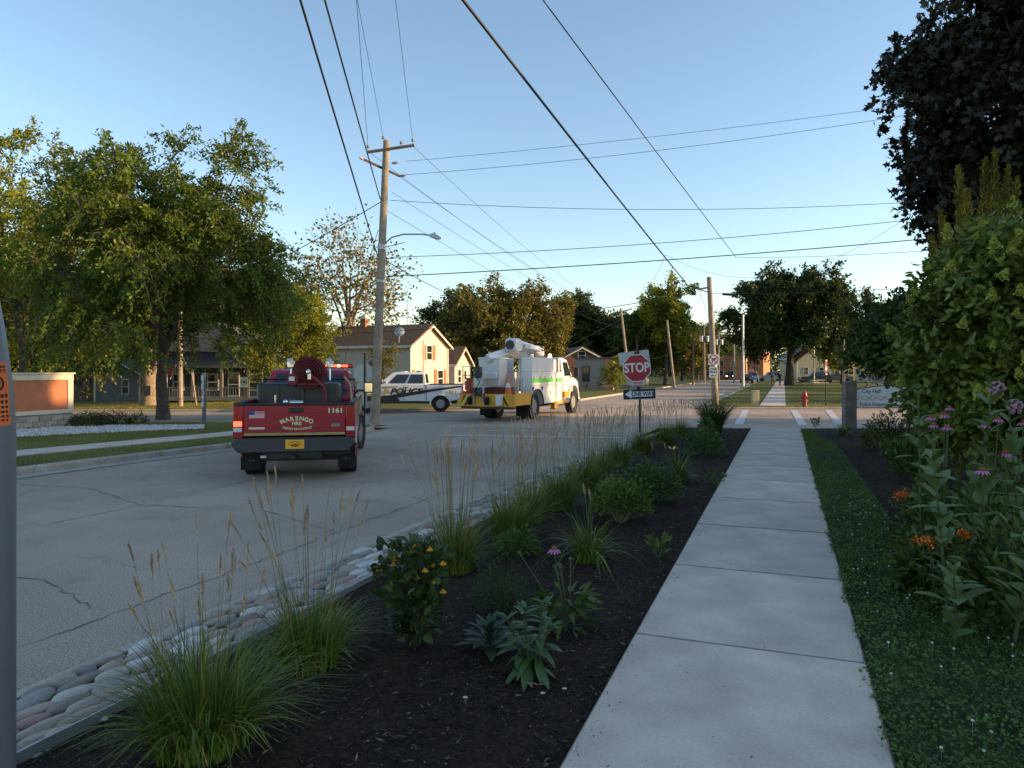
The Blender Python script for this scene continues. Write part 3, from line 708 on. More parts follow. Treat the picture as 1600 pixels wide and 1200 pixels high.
# the far tree belt that closes the horizon: one mass, nobody could count it
rg0 = np.random.default_rng(3); n = 60000
xx = rg0.uniform(-330, 330, n); yy = rg0.uniform(185, 235, n); hh_ = 8 + 2.2 * np.sin(xx * .11) + 1.6 * np.sin(xx * .31 + 1) + 1.2 * np.sin(xx * .73 + yy * .2)
pos = np.stack([xx, yy, -1 + hh_ * rg0.random(n) ** .75], -1)
tag(part('distant_woods', leaf_mesh('distant_woods', pos, rg0.normal(size=(n, 3)), rg0.uniform(.7, 1.5, n), rg0.uniform(.5, 1.0, n), rg0), lm_deep), 'distant belt of trees closing the horizon', 'woods', kind='stuff')
for i, (px, Y, cz, rr, lab) in enumerate([(20, 46, 4.6, 4.4, 'dense dark tree behind the orange panelled wall'), (130, 66, 5.2, 4.5, 'dark tree left above the grey gabled house'), (375, 64, 4.6, 3.8, 'dark tree right of the porch house'), (280, 70, 6.2, 4.5, 'dark tree behind the roof of the porch house')]):
    X = PX(px, Y)
    tree('background_tree', lab, G(X, Y), (X, Y, cz), (rr, rr, cz * .95), .3, 150, 8, 24, 1.4, .36, .22, lm_deep, seed=170 + i, group='dark trees behind the houses')
# ================================================================ vehicles
redp = mat('fire_red_paint', (0.30, 0.006, 0.028), 0.25, 0.06, 3, coat=0.6)
vwhite = mat('vehicle_white', (0.74, 0.75, 0.76), 0.3, 0.03, coat=0.4)
yellowp = mat('utility_yellow', (0.66, 0.34, 0.02), 0.35, 0.1, coat=0.3)
gold = mat('gold_trim', (0.42, 0.31, 0.11), 0.4, 0.1)
cream_l = mat('gold_leaf_letter', (0.72, 0.62, 0.38), 0.5, 0.05)
blackp = mat('black_paint', (0.01, 0.01, 0.011), 0.3, 0.1, coat=.3)
taill = mat('tail_light_red', (0.35, 0.01, 0.012), 0.2, 0.1, coat=.5)
lit_red = mat('lit_red_lamp', (0.9, 0.05, 0.03), 0.3, 0, emit=(1, 0.10, 0.05), es=1.6)
lit_amber = mat('lit_amber_lamp', (1, 0.6, 0.2), 0.3, 0, emit=(1, 0.7, 0.3), es=4.0)
clearl = mat('clear_lens', (0.6, 0.62, 0.63), 0.15, 0.05, coat=.5)
rimm = mat('steel_rim', (0.24, 0.24, 0.25), 0.5, 0.2, metal=.3)
darkgrey = mat('dark_grey_plastic', (0.04, 0.042, 0.045), 0.5, 0.2, 6, fine=.1)
tankm = mat('tank_poly', (0.03, 0.031, 0.034), 0.4, 0.25, 3)
greenst = mat('green_stripe', (0.10, 0.52, 0.06), 0.5, 0.05)
lime = mat('lime_reflective', (0.55, 0.62, 0.04), 0.5, 0.05)
redst = mat('red_reflective', (0.42, 0.02, 0.02), 0.5, 0.05)
orange = mat('cone_orange', (0.75, 0.13, 0.02), 0.5, 0.1)
def wheel(root, loc, r, w, side, rim=rimm, turn=0.0, dual=False, rr=.56):
    """tyre with shoulders and a dished rim; side +1 = outer face towards +x"""
    b = B(); h = w / 2
    b.lathe([(rr * r, -h * .8), (r * .93, -h), (r * .985, -h * .86), (r, -h * .6), (r, h * .6), (r * .985, h * .86), (r * .93, h), (rr * r, h * .8)], (0, 0, 0), 'x', 28, True)
    for k in range(40):
        a = 2 * PI * k / 40
        for e in (-.55, 0, .55):
            b.box((e * w * .8, math.cos(a) * r, math.sin(a) * r), (w * .2, r * .1, .014), rot=Matrix.Rotation(a - PI / 2 , 3, 'X'))
    o = part('wheel', b, rubber, root, loc=loc, rot=(0, 0, turn))
    rb = B(); f = side * h
    rb.lathe([(rr * r * 1.01, -h * .75), (rr * r * 1.01, h * .75)], (0, 0, 0), 'x', 24)
    if side < 0: prof = [(rr * r, f * .82), (rr * r * .93, f * .86), (rr * r * .86, f * .45), (r * .3, f * .38), (r * .24, f * .75), (.02, f * .78)]
    else: prof = [(rr * r, f * .82), (rr * r * .93, f * .86), (rr * r * .86, f * .45), (r * .3, f * .38), (r * .24, f * .75), (.02, f * .78)]
    rb.lathe(prof, (0, 0, 0), 'x', 24)
    part('rim', rb, rim, o)
    hb = B()
    for k in range(6):
        a = 2 * PI * k / 6; hb.lathe([(r * .1, f * .40), (r * .1, f * .47)], (0, math.cos(a) * r * .43, math.sin(a) * r * .43), 'x', 8)
    part('rim_hole', hb, black, o)
    return o
def arch(cy, r, zb, n=10):
    a0 = math.asin(max(-1, min(1, zb / r))) if False else 0
    return [(cy + r * math.cos(PI * (1 - k / n)), zb + r * math.sin(PI * (1 - k / n))) for k in range(n + 1)]
def pickup(name, label, loc, rz, paint, wr, HW, rail, yb, yf_bed, ycab, yroof0, yroof1, ywind, yhood, yfront, wb, roof, sill=.5, tail_z=.78, group=None):
    """a crew cab pickup; origin on the ground under the rear axle, +y forward"""
    t = thing(name, label, 'pickup truck', loc, rz, group)
    ar = wr * 1.22; az = wr * .98
    for s in (-1, 1):
        side = [(yb, tail_z), (yb + .3, sill + .08)] + [(-ar, sill + .02)] + [(y, max(sill, z)) for y, z in arch(0, ar, az * .9)] + [(ar, sill), (yf_bed, sill), (yf_bed, rail), (yb, rail)]
        b = B().prism(side, s * HW, s * (HW - .1)); part('bed_side', b, paint, t, .02)
        fl = B()
        for k in range(13):
            a = PI * k / 12; a2 = PI * (k + 1) / 12
            if k < 12: fl.add([(s * (HW + .015), ar * math.cos(a), az * .9 + ar * math.sin(a)), (s * (HW + .015), ar * math.cos(a2), az * .9 + ar * math.sin(a2)), (s * (HW - .02), (ar + .06) * math.cos(a2), az * .9 + (ar + .06) * math.sin(a2)), (s * (HW - .02), (ar + .06) * math.cos(a), az * .9 + (ar + .06) * math.sin(a))], [(0, 1, 2, 3)])
        part('wheel_arch', fl, paint, t)
    part('bed_floor', B().box((0, (yb + yf_bed) / 2 + .05, tail_z + .06), (2 * HW - .2, yf_bed - yb - .1, .06)), darkgrey, t)
    part('bed_front', B().box((0, yf_bed - .03, (rail + tail_z) / 2), (2 * HW - .2, .05, rail - tail_z)), paint, t)
    part('bed_rail_cap', B().box((-(HW - .05), (yb + yf_bed) / 2, rail + .014), (.11, yf_bed - yb, .03)).box((HW - .05, (yb + yf_bed) / 2, rail + .014), (.11, yf_bed - yb, .03)), black, t, .008)
    # cab lower body with front wheel arches and hood
    prof = [(ycab, sill), (wb - ar - .02, sill)] + [(wb + y, max(sill, z)) for y, z in arch(0, ar, az * .9)] + [(wb + ar, sill + .03), (yfront, sill + .05), (yfront + .04, .75), (yfront, 1.08), (yfront - .12, rail - .16), (yhood, rail - .02), (ywind + .25, rail + .02), (ycab, rail + .02)]
    body = part('cab_body', B().prism(prof, -HW + .02, HW - .02), paint, t, .05, seg=3)
    # greenhouse
    gb = rail + .015; hw0, hw1 = HW - .05, HW - .22
    lo = [(-hw0, ycab + .02, gb), (hw0, ycab + .02, gb), (hw0, ywind + .2, gb), (-hw0, ywind + .2, gb)]
    hi = [(-hw1, yroof0, roof - .05), (hw1, yroof0, roof - .05), (hw1, yroof1, roof - .05), (-hw1, yroof1, roof - .05)]
    hi2 = [(-hw1 + .1, yroof0 + .1, roof), (hw1 - .1, yroof0 + .1, roof), (hw1 - .1, yroof1 - .12, roof), (-hw1 + .1, yroof1 - .12, roof)]
    gh = part('cab_roof', B().loft([lo, hi, hi2]), paint, t, .03)
    rear = (lo[0], lo[1], hi[1], hi[0]); right = (lo[1], lo[2], hi[2], hi[1]); front = (lo[2], lo[3], hi[3], hi[2]); left = (lo[3], lo[0], hi[0], hi[3])
    part('rear_window', B().panel(rear, .09, .91, .1, .9, .004, .012), glass, t)
    part('windscreen', B().panel(front, .06, .94, .06, .94, .004, .012), glass, t)
    for q, flip in ((right, False), (left, True)):
        for u0, u1 in ((.06, .40), (.44, .80)):
            if flip: u0, u1 = 1 - u1, 1 - u0
            part('side_window', B().panel(q, u0, u1, .1, .88, .004, .012), glass, t)
    dl = B()
    for s in (-1, 1):
        for y in (ycab + .06, (ycab + ywind) / 2 + .02, ywind + .12): dl.box((s * (HW - .018), y, (sill + rail) / 2 + .03), (.008, .012, rail - sill - .1))
        for y in ((ycab + ywind) / 2 - .12, ywind - .02 - .12): dl.box((s * (HW - .005), y, rail - .12), (.03, .2, .035))
    part('door_seam', dl, black, t)
    part('chassis', B().box((0, wb / 2 - .2, .48), (.9, wb + 1.2, .16)).cyl((-HW + .25, 0, wr * .95), (HW - .25, 0, wr * .95), .06, n=8).ball((0, 0, wr * .95), (.17, .16, .16)).cyl((-HW + .3, wb, wr * .95), (HW - .3, wb, wr * .95), .05, n=8), black, t)
    part('wheel_well', B().box((0, 0, az + .12), (2 * HW - .24, 2 * ar - .1, .5)), black, t); part('wheel_well', B().box((0, wb, az + .05), (2 * HW - .3, 2 * ar - .1, .5)), black, t)
    part('front_bumper', B().prism([(yfront - .05, .45), (yfront + .12, .47), (yfront + .14, .68), (yfront - .05, .72)], -HW + .02, HW - .02), chrome if paint is redp else black, t, .02)
    part('grille', B().box((0, yfront + .045, .88), (1.1, .03, .3)), black, t)
    for s in (-1, 1):
        part('headlight', B().box((s * (HW - .25), yfront + .02, .93), (.36, .07, .24)), clearl, t, .02)
        mb = B().box((s * (HW + .17), ywind - .04, rail + .17), (.22, .09, .25)); part('mirror', mb, black, t, .03)
        ma = B().box((s * (HW + .02), ywind - .01, rail + .1), (.18, .05, .05)); part('mirror_arm', ma, black, t)
        mg = B().box((s * (HW + .17), ywind - .088, rail + .17), (.17, .006, .2)); part('mirror_glass', mg, mirror, t)
    return t
mirror = mat('mirror_glass', (0.9, 0.9, 0.9), 0.03, 0.0, metal=1.0)

# ---------------- red fire pickup
RX, RY = -3.93, 13.45
tr_ = pickup('fire_pickup_truck', 'red fire department pickup with hose reel and water tank in its bed', (RX, RY, gz(RX, RY)), R(10.5), redp, .41, 1.0, 1.33, -1.22, 1.25, 1.28, 1.55, 3.1, 3.25, 4.3, 4.95, 3.85, 1.93, .55)
for s in (-1, 1):
    wheel(tr_, (s * .84, 0, .41), .41, .27, s); wheel(tr_, (s * .86, 3.85, .41), .41, .27, s, turn=R(-12))
tg = part('tailgate', B().prism([(-.84, .80), (.84, .80), (.84, 1.315), (-.84, 1.315)], -1.24, -1.17, 'y'), redp, tr_, .012)
part('crease', B().box((0, -1.243, 1.19), (1.64, .008, .012)).box((0, -1.243, .93), (1.64, .008, .012)), redp, tg, .003)
part('top_cap', B().box((0, -1.20, 1.325), (1.98, .11, .035)), black, tg, .012)
part('gold_stripe', B().box((0, -1.243, .822), (1.66, .006, .04)), gold, tg)
part('handle', B().box((.02, -1.245, 1.225), (.24, .02, .085)), black, tg, .02).data
part('handle_lever', B().box((.02, -1.258, 1.235), (.19, .018, .035)), darkgrey, tg, .01)
fw = mat('flag_white', (.75, .74, .72), .6, .03); fr_ = mat('flag_red', (.5, .03, .04), .6, .03); fb = mat('flag_blue', (.03, .07, .3), .6, .03)
fl = part('flag_decal', B().box((-.62, -1.2425, 1.155), (.25, .004, .125)), fw, tg)
stp = B()
for k in range(7): stp.box((-.62, -1.2455, 1.213 - k * .0193), (.25, .002, .0096))
part('flag_stripe', stp, fr_, fl); part('flag_canton', B().box((-.70, -1.2475, 1.184), (.09, .002, .067)), fb, fl)
lettering('1161', .115, cream_l, tg, (.67, -1.246, 1.215), bold=.04, sx=1.2)
arc_text('MARENGO', .10, .55, cream_l, tg, (.03, -1.246, 1.085), .146, .04)
lettering('FIRE', .075, cream_l, tg, (.03, -1.246, 1.0), bold=.04, sx=1.15)
arc_text('PROTECTION DISTRICT', .052, 1.1, cream_l, tg, (.04, -1.246, .905), .0235, .03, -1)
part('nameplate', B().box((-.62, -1.247, .925), (.26, .012, .045)), chrome, tg, .008)
em = part('oval_emblem', B().lathe([(.075, 0), (.075, .012)], (0, 0, 0), 'z', 24), chrome, tg, loc=(.68, -1.242, .97), rot=(PI / 2, 0, 0)); em.scale = (1, .45, 1)
em2 = part('oval_face', B().lathe([(.066, 0.0125), (.066, .014)], (0, 0, 0), 'z', 24), mat('emblem_blue', (.01, .02, .10), .3, .05), em)
lettering('Ford', .05, chrome, em, (0, 0, .0155), (0, 0, 0), .01, .25, 1.0).scale = (1, 2.0, 1)
for s in (-1, 1):
    tl = part('tail_light', B().box((s * .925, -1.225, 1.06), (.16, .06, .50)), taill, tr_, .015)
    part('reverse_lens', B().box((s * .925, -1.258, .905), (.135, .01, .07)), clearl, tl)
    part('lit_lens', B().box((s * .925, -1.258, 1.005), (.135, .01, .085)), lit_red if s < 0 else taill, tl)
    part('corner_panel', B().box((s * .925, -1.218, .80), (.165, .05, .07)), redp, tr_, .01)
    mf = part('mud_flap', B().box((s * .84, -.5, .36), (.34, .02, .46)), rubber, tr_)
    lettering('Ford', .06, mat('flap_print', (.2, .2, .2), .6, .05), mf, (s * .84, -.512, .30), bold=.0, shear=.25)
bp_ = part('rear_bumper', B().prism([(-1.0, .72), (-1.0, .66), (-.90, .53), (.90, .53), (1.0, .66), (1.0, .72), (.93, .765), (-.93, .765)], -1.42, -1.18, 'y'), darkgrey, tr_, .02)
part('step_pad', B().box((0, -1.36, .767), (1.5, .1, .012)), black, bp_)
lp = part('license_plate', B().box((.02, -1.43, .665), (.305, .012, .155)), mat('plate_yellow', (.80, .42, .02), .45, .05), bp_, .004)
pm_ = B()
for k in range(13):
    a = (k - 6) * .16; pm_.box((.02 + .13 * math.sin(a), -1.437, .60 + .11 * math.cos(a)), (.012, .003, .014), rot=Matrix.Rotation(a, 3, 'Y'))
part('plate_print', pm_, blackp, lp)
part('plate_emblem', B().ball((.02, -1.437, .65), (.075, .004, .028)), mat('plate_print', (.35, .07, .01), .5, .1), lp)
part('tow_hitch', B().box((0, -1.28, .47), (.9, .12, .1)).box((0, -1.42, .46), (.07, .2, .07)).cyl((.5, -1.35, .50), (.95, -1.3, .50), .03), black, tr_)
part('reflector', B().box((-.5, -1.345, .455), (.09, .012, .04)), clearl, tr_)
tk = part('water_tank', B().box((-.08, .55, 1.28), (1.5, 1.0, .76)), tankm, tr_, .05)
part('tank_ridge', B().box((-.45, .035, 1.3), (.06, .03, .6)).box((.0, .035, 1.3), (.06, .03, .6)).box((.42, .035, 1.3), (.06, .03, .6)), tankm, tk, .01)
part('pump', B().box((-.15, -.35, 1.06), (.55, .5, .4)).cyl((-.12, -.35, 1.25), (-.12, -.35, 1.4), .09), darkgrey, tr_, .02)
part('pump_fitting', B().cyl((-.15, -.66, 1.33), (.08, -.66, 1.33), .045).ball((-.22, -.66, 1.34), .05).cyl((-.42, -.5, 1.3), (-.42, -.5, 1.46), .02), chrome, tr_)
reelm = mat('reel_red', (.16, .012, .018), .5, .15, 5)
rl = part('hose_reel', B().lathe([(.30, -.16), (.31, -.15), (.31, -.135), (.16, -.13), (.16, .13), (.31, .135), (.31, .15), (.30, .16)], (.12, .1, 1.86), 'y', 30), reelm, tr_)
part('hose', B().lathe([(.20, -.12), (.26, -.1), (.27, 0), (.26, .1), (.20, .12)], (.12, .1, 1.86), 'y', 28), mat('hose_dark_red', (.10, .012, .014), .7, .2), rl)
rgb = B()
for q in (.1, .15, .2, .25, .295): rgb.lathe([(q, -.166), (q + .008, -.172), (q + .016, -.166)], (.12, .1, 1.86), 'y', 28)
part('reel_ring', rgb, reelm, rl)
part('reel_hub', B().lathe([(.06, -.23), (.06, -.16)], (.12, .1, 1.86), 'y', 12).tube([(.12, -.12, 1.86), (.2, -.16, 1.78), (.38, -.16, 1.62), (.42, -.14, 1.5), (.42, -.14, 1.15)], .035, 8), reelm, rl)
part('reel_swivel', B().ball((.12, -.15, 1.87), (.05, .06, .07)).box((.14, -.17, 1.79), (.06, .06, .1)), chrome, rl)
part('reel_motor', B().lathe([(.11, -.12), (.11, .1)], (-.17, -.02, 1.74), 'y', 16), reelm, rl)
part('reel_label', B().box((-.18, -.145, 1.75), (.1, .008, .08)), fw, rl)
part('reel_frame', B().tube([(-.12, .1, 1.63), (-.12, .1, 1.86), (.36, .1, 1.86), (.36, .1, 1.63)], .025, 6).box((.12, .1, 1.645), (.6, .35, .03)), reelm, rl)
lbm = part('light_bar', B().box((.28, 2.2, 2.0), (1.15, .28, .1)), mat('red_lens', (.4, .01, .01), .2, .05, coat=.5), tr_, .03)
for x in (.25, .45, .66): part('lit_lamp', B().box((x, 2.055, 2.0), (.16, .012, .05)), lit_red, lbm)
for x in (.33, .55): part('lit_lamp', B().box((x, 2.053, 2.0), (.05, .012, .045)), lit_amber, lbm)
for x in (-.28, .46):
    sl_ = part('scene_light', B().box((x, .62, 2.02), (.14, .1, .12)).cyl((x, .62, 1.7), (x, .62, 1.97), .015), chrome, tr_, .015)
    part('lamp_head', B().cyl((x - .02, .62, 2.08), (x - .02, .62, 2.14), .05, .06).box((x + .03, .56, 2.06), (.08, .05, .07)), clearl, sl_)
part('antenna', B().cyl((.62, 2.6, 1.9), (.78, 2.5, 2.75), .006, .003, 5), black, tr_)
part('cargo_rack', B().tube([(-.88, 1.15, 1.34), (-.88, 1.15, 1.72), (.92, 1.15, 1.72), (.92, 1.15, 1.34)], .02, 6), black, tr_)
part('side_decal', B().box((.993 + .012, 2.2, 1.12), (.004, 1.4, .3)), gold, tr_)
part('hose_line', B().tube([(.75, .3, 1.78), (.86, .2, 1.65), (.9, -.05, 1.45), (.9, -.1, 1.3)], .02, 6), gold, tr_)

# ---------------- white police pickup
QX, QY = PX(690, 37.0), 37.0
pk = pickup('police_pickup_truck', 'white police pickup parked sideways behind the leaning utility pole', (QX, QY, gz(QX, QY) + .01), R(92), vwhite, .40, .98, 1.36, -1.12, .68, .7, .80, 2.45, 2.95, 3.9, 4.55, 3.68, 2.0, .52)
for s in (-1, 1):
    for y in (0, 3.68): wheel(pk, (s * .84, y, .40), .40, .26, s, mat('black_rim', (.28, .28, .29), .35, .1, metal=.6))
part('tailgate', B().box((0, -1.14, 1.08), (1.7, .06, .56)), vwhite, pk, .01)
for s in (-1, 1): part('tail_light', B().box((s * .91, -1.12, 1.15), (.16, .07, .34)), taill, pk, .01)
part('rear_bumper', B().box((0, -1.22, .62), (1.9, .2, .2)), chrome, pk, .02)
part('light_bar', B().box((0, 1.9, 2.0), (1.2, .26, .09)), clearl, pk, .03)
part('spotlight', B().ball((-.95, 2.75, 1.5), .07).ball((.95, 2.75, 1.5), .07), chrome, pk)
RL = (PI / 2, 0, -PI / 2)          # text on the left flank, reading towards the tail
sx = -.985
part('black_swoosh', B().prism([(4.2, .72), (2.7, .82), (1.6, .98), (.4, 1.15), (-1.05, 1.32), (-1.05, 1.25), (.4, 1.03), (1.5, .82), (2.5, .66), (2.7, .56), (4.1, .56)], sx - .012, sx), blackp, pk)
part('black_wedge', B().prism([(4.3, .66), (3.3, .80), (2.5, .84), (2.15, .74), (2.05, .60), (2.05, .53), (3.2, .53)], sx - .010, sx), blackp, pk)
part('black_sill', B().box((sx + .01, 1.75, .50), (.06, 2.3, .10)), blackp, pk)
part('gold_swoosh', B().prism([(4.45, .84), (3.2, .92), (2.2, 1.05), (1.2, 1.13), (1.2, 1.115), (2.2, 1.0), (3.2, .82), (4.4, .74)], sx - .016, sx - .004), gold, pk)
lettering('POLICE', .38, blackp, pk, (sx - .02, 1.72, 1.03), RL, .045, .25, 1.25)
lettering('MARENGO', .10, blackp, pk, (sx - .02, 2.45, 1.25), RL, .02, 0, 1.2)
lettering('911', .26, mat('tan_letter', (.32, .26, .14), .5, .05), pk, (sx - .02, -.62, .98), RL, .03, 0, 1.0)
part('door_badge', B().lathe([(.13, sx - .02), (.13, sx - .008)], (0, 2.72, 1.05), 'x', 7), gold, pk)

# ---------------- bucket truck
BX, BY = -.99, 28.6
bt = thing('bucket_truck', 'white utility bucket truck with yellow rear deck and folded boom in the intersection', 'bucket truck', (BX, BY, gz(.5, 31) + .01), R(-24))
# origin: ground under the middle of the rear end, +y forward
part('chassis', B().box((-.42, 4.4, .72), (.12, 7.6, .24)).box((.42, 4.4, .72), (.12, 7.6, .24)).box((0, 2.4, .62), (.5, .5, .4)), black, bt)
for s in (-1, 1):
    for k, off in enumerate((.98, .68)): wheel(bt, (s * off, 2.3, .52), .52, .27, s if k == 0 else s, rimm)
    wheel(bt, (s * 1.02, 7.2, .52), .52, .28, s, rimm)
    part('mud_flap', B().box((s * .84, 1.62, .45), (.58, .02, .6)), rubber, bt)
part('rear_deck', B().box((0, .85, 1.02), (2.44, 1.7, .1)), yellowp, bt, .01)
tp = part('tail_panel', B().box((0, .02, .86), (2.46, .06, .52)), yellowp, bt, .01)
def chev(x0, x1, z0, z1, n, flip):
    out = [B(), B()]
    wd = (x1 - x0) / n
    for k in range(n):
        a = x0 + k * wd; sh = (z1 - z0) * .7 * flip
        p = [(a - sh / 2, z0), (a + wd - sh / 2, z0), (a + wd + sh / 2, z1), (a + sh / 2, z1)]
        p = [(min(x1, max(x0, x)), z) for x, z in p]
        out[k % 2].prism(p, -.018, -.012, 'y')
    return out
for (a, b, fl_) in ((-1.2, -.62, 1), (.45, .98, -1)):
    c1, c2 = chev(a, b, .64, 1.08, 4, fl_)
    part('red_chevron', c1, redst, tp); part('lime_chevron', c2, lime, tp)
for x in (-1.05, -.92, 1.12):
    part('tail_light', B().lathe([(.055, -.03), (.055, .0)], (x, .0, 1.17), 'y', 12), taill, tp)
part('step_bumper', B().box((0, .1, .56), (2.3, .3, .1)), black, bt, .01)
part('deck_side', B().box((1.2, .85, .9), (.05, 1.65, .5)).box((-1.2, .85, .9), (.05, 1.65, .5)), yellowp, bt, .01)
# tool bins on each flank
for s in (-1, 1):
    prof = [(1.7, .62), (1.70, 1.98), (4.55, 1.98), (4.55, .62), (3.0, .62)] + [(2.3 + .66 * math.cos(PI * k / 10), .62 + .62 * math.sin(PI * k / 10)) for k in range(11)] + [(1.64, .62)]
    bn = part('tool_bin', B().prism(prof, s * 1.22, s * .72), vwhite, bt, .012)
    tb_ = part('upper_bin', B().box((s * .97, 3.0, 2.3), (.5, 2.5, .62)), vwhite, bt, .02)
    part('green_stripe', B().box((s * 1.223, 2.95, 1.62), (.006, 2.5, .17)), greenst, bn)
    dm = B()
    for y in (1.72, 2.75, 3.55, 4.5): dm.box((s * 1.222, y, 1.3 if y > 3.2 or y < 1.8 else 1.6), (.006, .014, 1.3 if y > 3.2 or y < 1.8 else .72))
    dm.box((s * 1.222, 3.1, 1.42), (.006, 2.75, .012))
    part('door_seam', dm, darkgrey, bn)
    hd = B()
    for y, z in ((1.95, 1.75), (2.6, 1.75), (3.2, 1.75), (4.0, 1.75), (3.85, 1.1), (1.85, .85)): hd.box((s * 1.235, y, z), (.02, .1, .1))
    part('latch', hd, galv, bn)
    part('wheel_arch', B().loft([[(s * (1.22 + e), 2.3 + rr_ * math.cos(PI * k / 14), .62 + (rr_ - .04) * math.sin(PI * k / 14)) for k in range(15)] for e, rr_ in ((.0, .70), (.05, .70), (.05, .64), (.0, .64))], False), black, bn)
    part('rear_bin', B().box((s * .97, 5.0, 1.3), (.5, .72, 1.32)), vwhite, bt, .015)
    part('open_compartment', B().box((s * 1.0, 4.6, 1.45), (.42, .2, .95)), darkgrey, bt)
    part('green_stripe', B().box((s * 1.223, 5.0, 1.62), (.006, .7, .17)), greenst, bt)
    part('yellow_step', B().box((s * 1.0, 5.05, .58), (.46, .9, .12)), yellowp, bt, .01)
    part('outrigger', B().box((s * 1.08, 4.62, .8), (.2, .22, .9)).box((s * 1.1, 4.62, .33), (.3, .32, .05)), yellowp, bt, .01)
part('air_vent', B().prism([(1.72, 1.36), (1.98, 1.36), (1.85, 1.16)], 1.222, 1.23), black, bt); part('air_vent', B().prism([(2.72, 1.36), (3.0, 1.36), (2.88, 1.16)], 1.222, 1.23), black, bt)
_before = set(bt.children)
# cab: sloped hood, raked windscreen
cp = [(5.55, .85), (6.05, .85)] + [(6.75 + .66 * math.cos(PI * (1 - k / 10)), .75 + .6 * math.sin(PI * (1 - k / 10))) for k in range(11)] + [(7.65, .75), (7.72, 1.25), (7.6, 1.52), (7.2, 1.66), (6.75, 1.74), (5.55, 1.74)]
part('cab_body', B().prism(cp, -1.06, 1.06), vwhite, bt, .07, seg=3)
lo = [(-1.06, 5.5, .95), (1.06, 5.5, .95), (1.06, 6.75, 1.7), (-1.06, 6.75, 1.7)]
lo = [(-1.07, 5.45, 1.0), (1.07, 5.45, 1.0), (1.07, 6.85, 1.0), (-1.07, 6.85, 1.0)]; mi = [(-1.07, 5.45, 1.72), (1.07, 5.45, 1.72), (1.07, 6.8, 1.72), (-1.07, 6.8, 1.72)]
hi = [(-.95, 5.47, 2.55), (.95, 5.47, 2.55), (.95, 6.3, 2.55), (-.95, 6.3, 2.55)]; h2 = [(-.8, 5.6, 2.66), (.8, 5.6, 2.66), (.8, 6.1, 2.66), (-.8, 6.1, 2.66)]
part('cab', B().loft([lo, mi, hi, h2]), vwhite, bt, .04)
for q, u in (((mi[1], mi[2], hi[2], hi[1]), (.18, .86)), ((mi[3], mi[0], hi[0], hi[3]), (.14, .82))):
    part('side_window', B().panel(q, u[0], u[1], .08, .86, .004, .012), glass, bt)
part('windscreen', B().panel((mi[2], mi[3], hi[3], hi[2]), .05, .95, .08, .92, .004, .012), glass, bt)
part('rear_window', B().panel((mi[0], mi[1], hi[1], hi[0]), .2, .8, .2, .85, .004, .012), glass, bt)
part('door_seam', B().box((1.073, 5.62, 1.5), (.006, .014, 1.1)).box((1.073, 6.62, 1.35), (.006, .014, .8)).box((1.09, 5.78, 1.6), (.03, .16, .04)), darkgrey, bt)
part('fender', B().loft([[(s_ * 1.06, 6.75 + r_ * math.cos(PI * k / 14), .72 + (r_ - .02) * math.sin(PI * k / 14)) for k in range(15)] for s_, r_ in ((1, .72), (1.12, .72), (1.12, .64), (1, .64))], False).loft([[(s_ * -1.06, 6.75 + r_ * math.cos(PI * k / 14), .72 + (r_ - .02) * math.sin(PI * k / 14)) for k in range(15)] for s_, r_ in ((1, .72), (1.12, .72), (1.12, .64), (1, .64))], False), vwhite, bt)
part('fuel_tank', B().cyl((.95, 5.5, .68), (.95, 6.0, .68), .26, n=16), chrome, bt); part('cab_step', B().box((1.0, 5.75, .92), (.36, .7, .28)), yellowp, bt, .015)
part('front_bumper', B().box((0, 7.8, .6), (2.2, .2, .3)), chrome, bt, .03)
part('grille', B().box((0, 7.72, 1.15), (1.2, .04, .6)), black, bt)
for s in (-1, 1):
    part('headlight', B().box((s * .82, 7.66, 1.05), (.3, .1, .22)), clearl, bt, .03)
    part('mirror', B().box((s * 1.34, 6.6, 1.95), (.2, .1, .45)).tube([(s * 1.07, 6.6, 2.2), (s * 1.34, 6.6, 2.15)], .015, 5).tube([(s * 1.07, 6.6, 1.75), (s * 1.34, 6.6, 1.75)], .015, 5), black, bt)
part('exhaust_stack', B().cyl((.9, 5.25, 1.0), (.9, 5.25, 2.62), .06), galv, bt)
part('head_rack', B().box((0, 4.85, 2.25), (1.8, .3, .6)), vwhite, bt, .03)
part('beacon', B().cyl((.3, 5.75, 2.66), (.3, 5.75, 2.82), .09, .07), lit_amber, bt); part('work_lamp', B().box((.62, 1.8, 2.55), (.14, .06, .09)), lit_amber, bt)
for o in set(bt.children) - _before: o.location.y += .45
# boom: turret, lower boom folded to the rear, upper boom, bucket
part('turret', B().cyl((0, 4.2, 1.1), (0, 4.2, 2.35), .42, .36, 16).box((0, 4.15, 2.55), (.6, .7, .5)), vwhite, bt, .02)
part('lower_boom', B().tube([(0, 4.3, 2.6), (0, 2.3, 2.86), (-.25, .5, 2.52)], [.24, .22, .2], 4), vwhite, bt, .02)
ub = part('upper_boom', B().loft([[(.25 + a * w_, y, z + b * h_) for a, b in ((-1, -.7), (-.7, -1), (.7, -1), (1, -.7), (1, .7), (.7, 1), (-.7, 1), (-1, .7))] for y, w_, h_, z in ((1.66, .2, .22, 3.12), (1.74, .26, .29, 3.12), (2.25, .26, .28, 3.12), (2.6, .2, .2, 3.12), (4.3, .18, .17, 3.0), (4.5, .22, .22, 2.95), (5.1, .2, .18, 2.86))]), vwhite, bt, .03)
part('boom_joint', B().lathe([(.2, -.02), (.2, .02)], (.25, 1.655, 3.12), 'y', 14).cyl((.25, 4.3, 2.6), (.25, 4.3, 3.1), .12), darkgrey, ub)
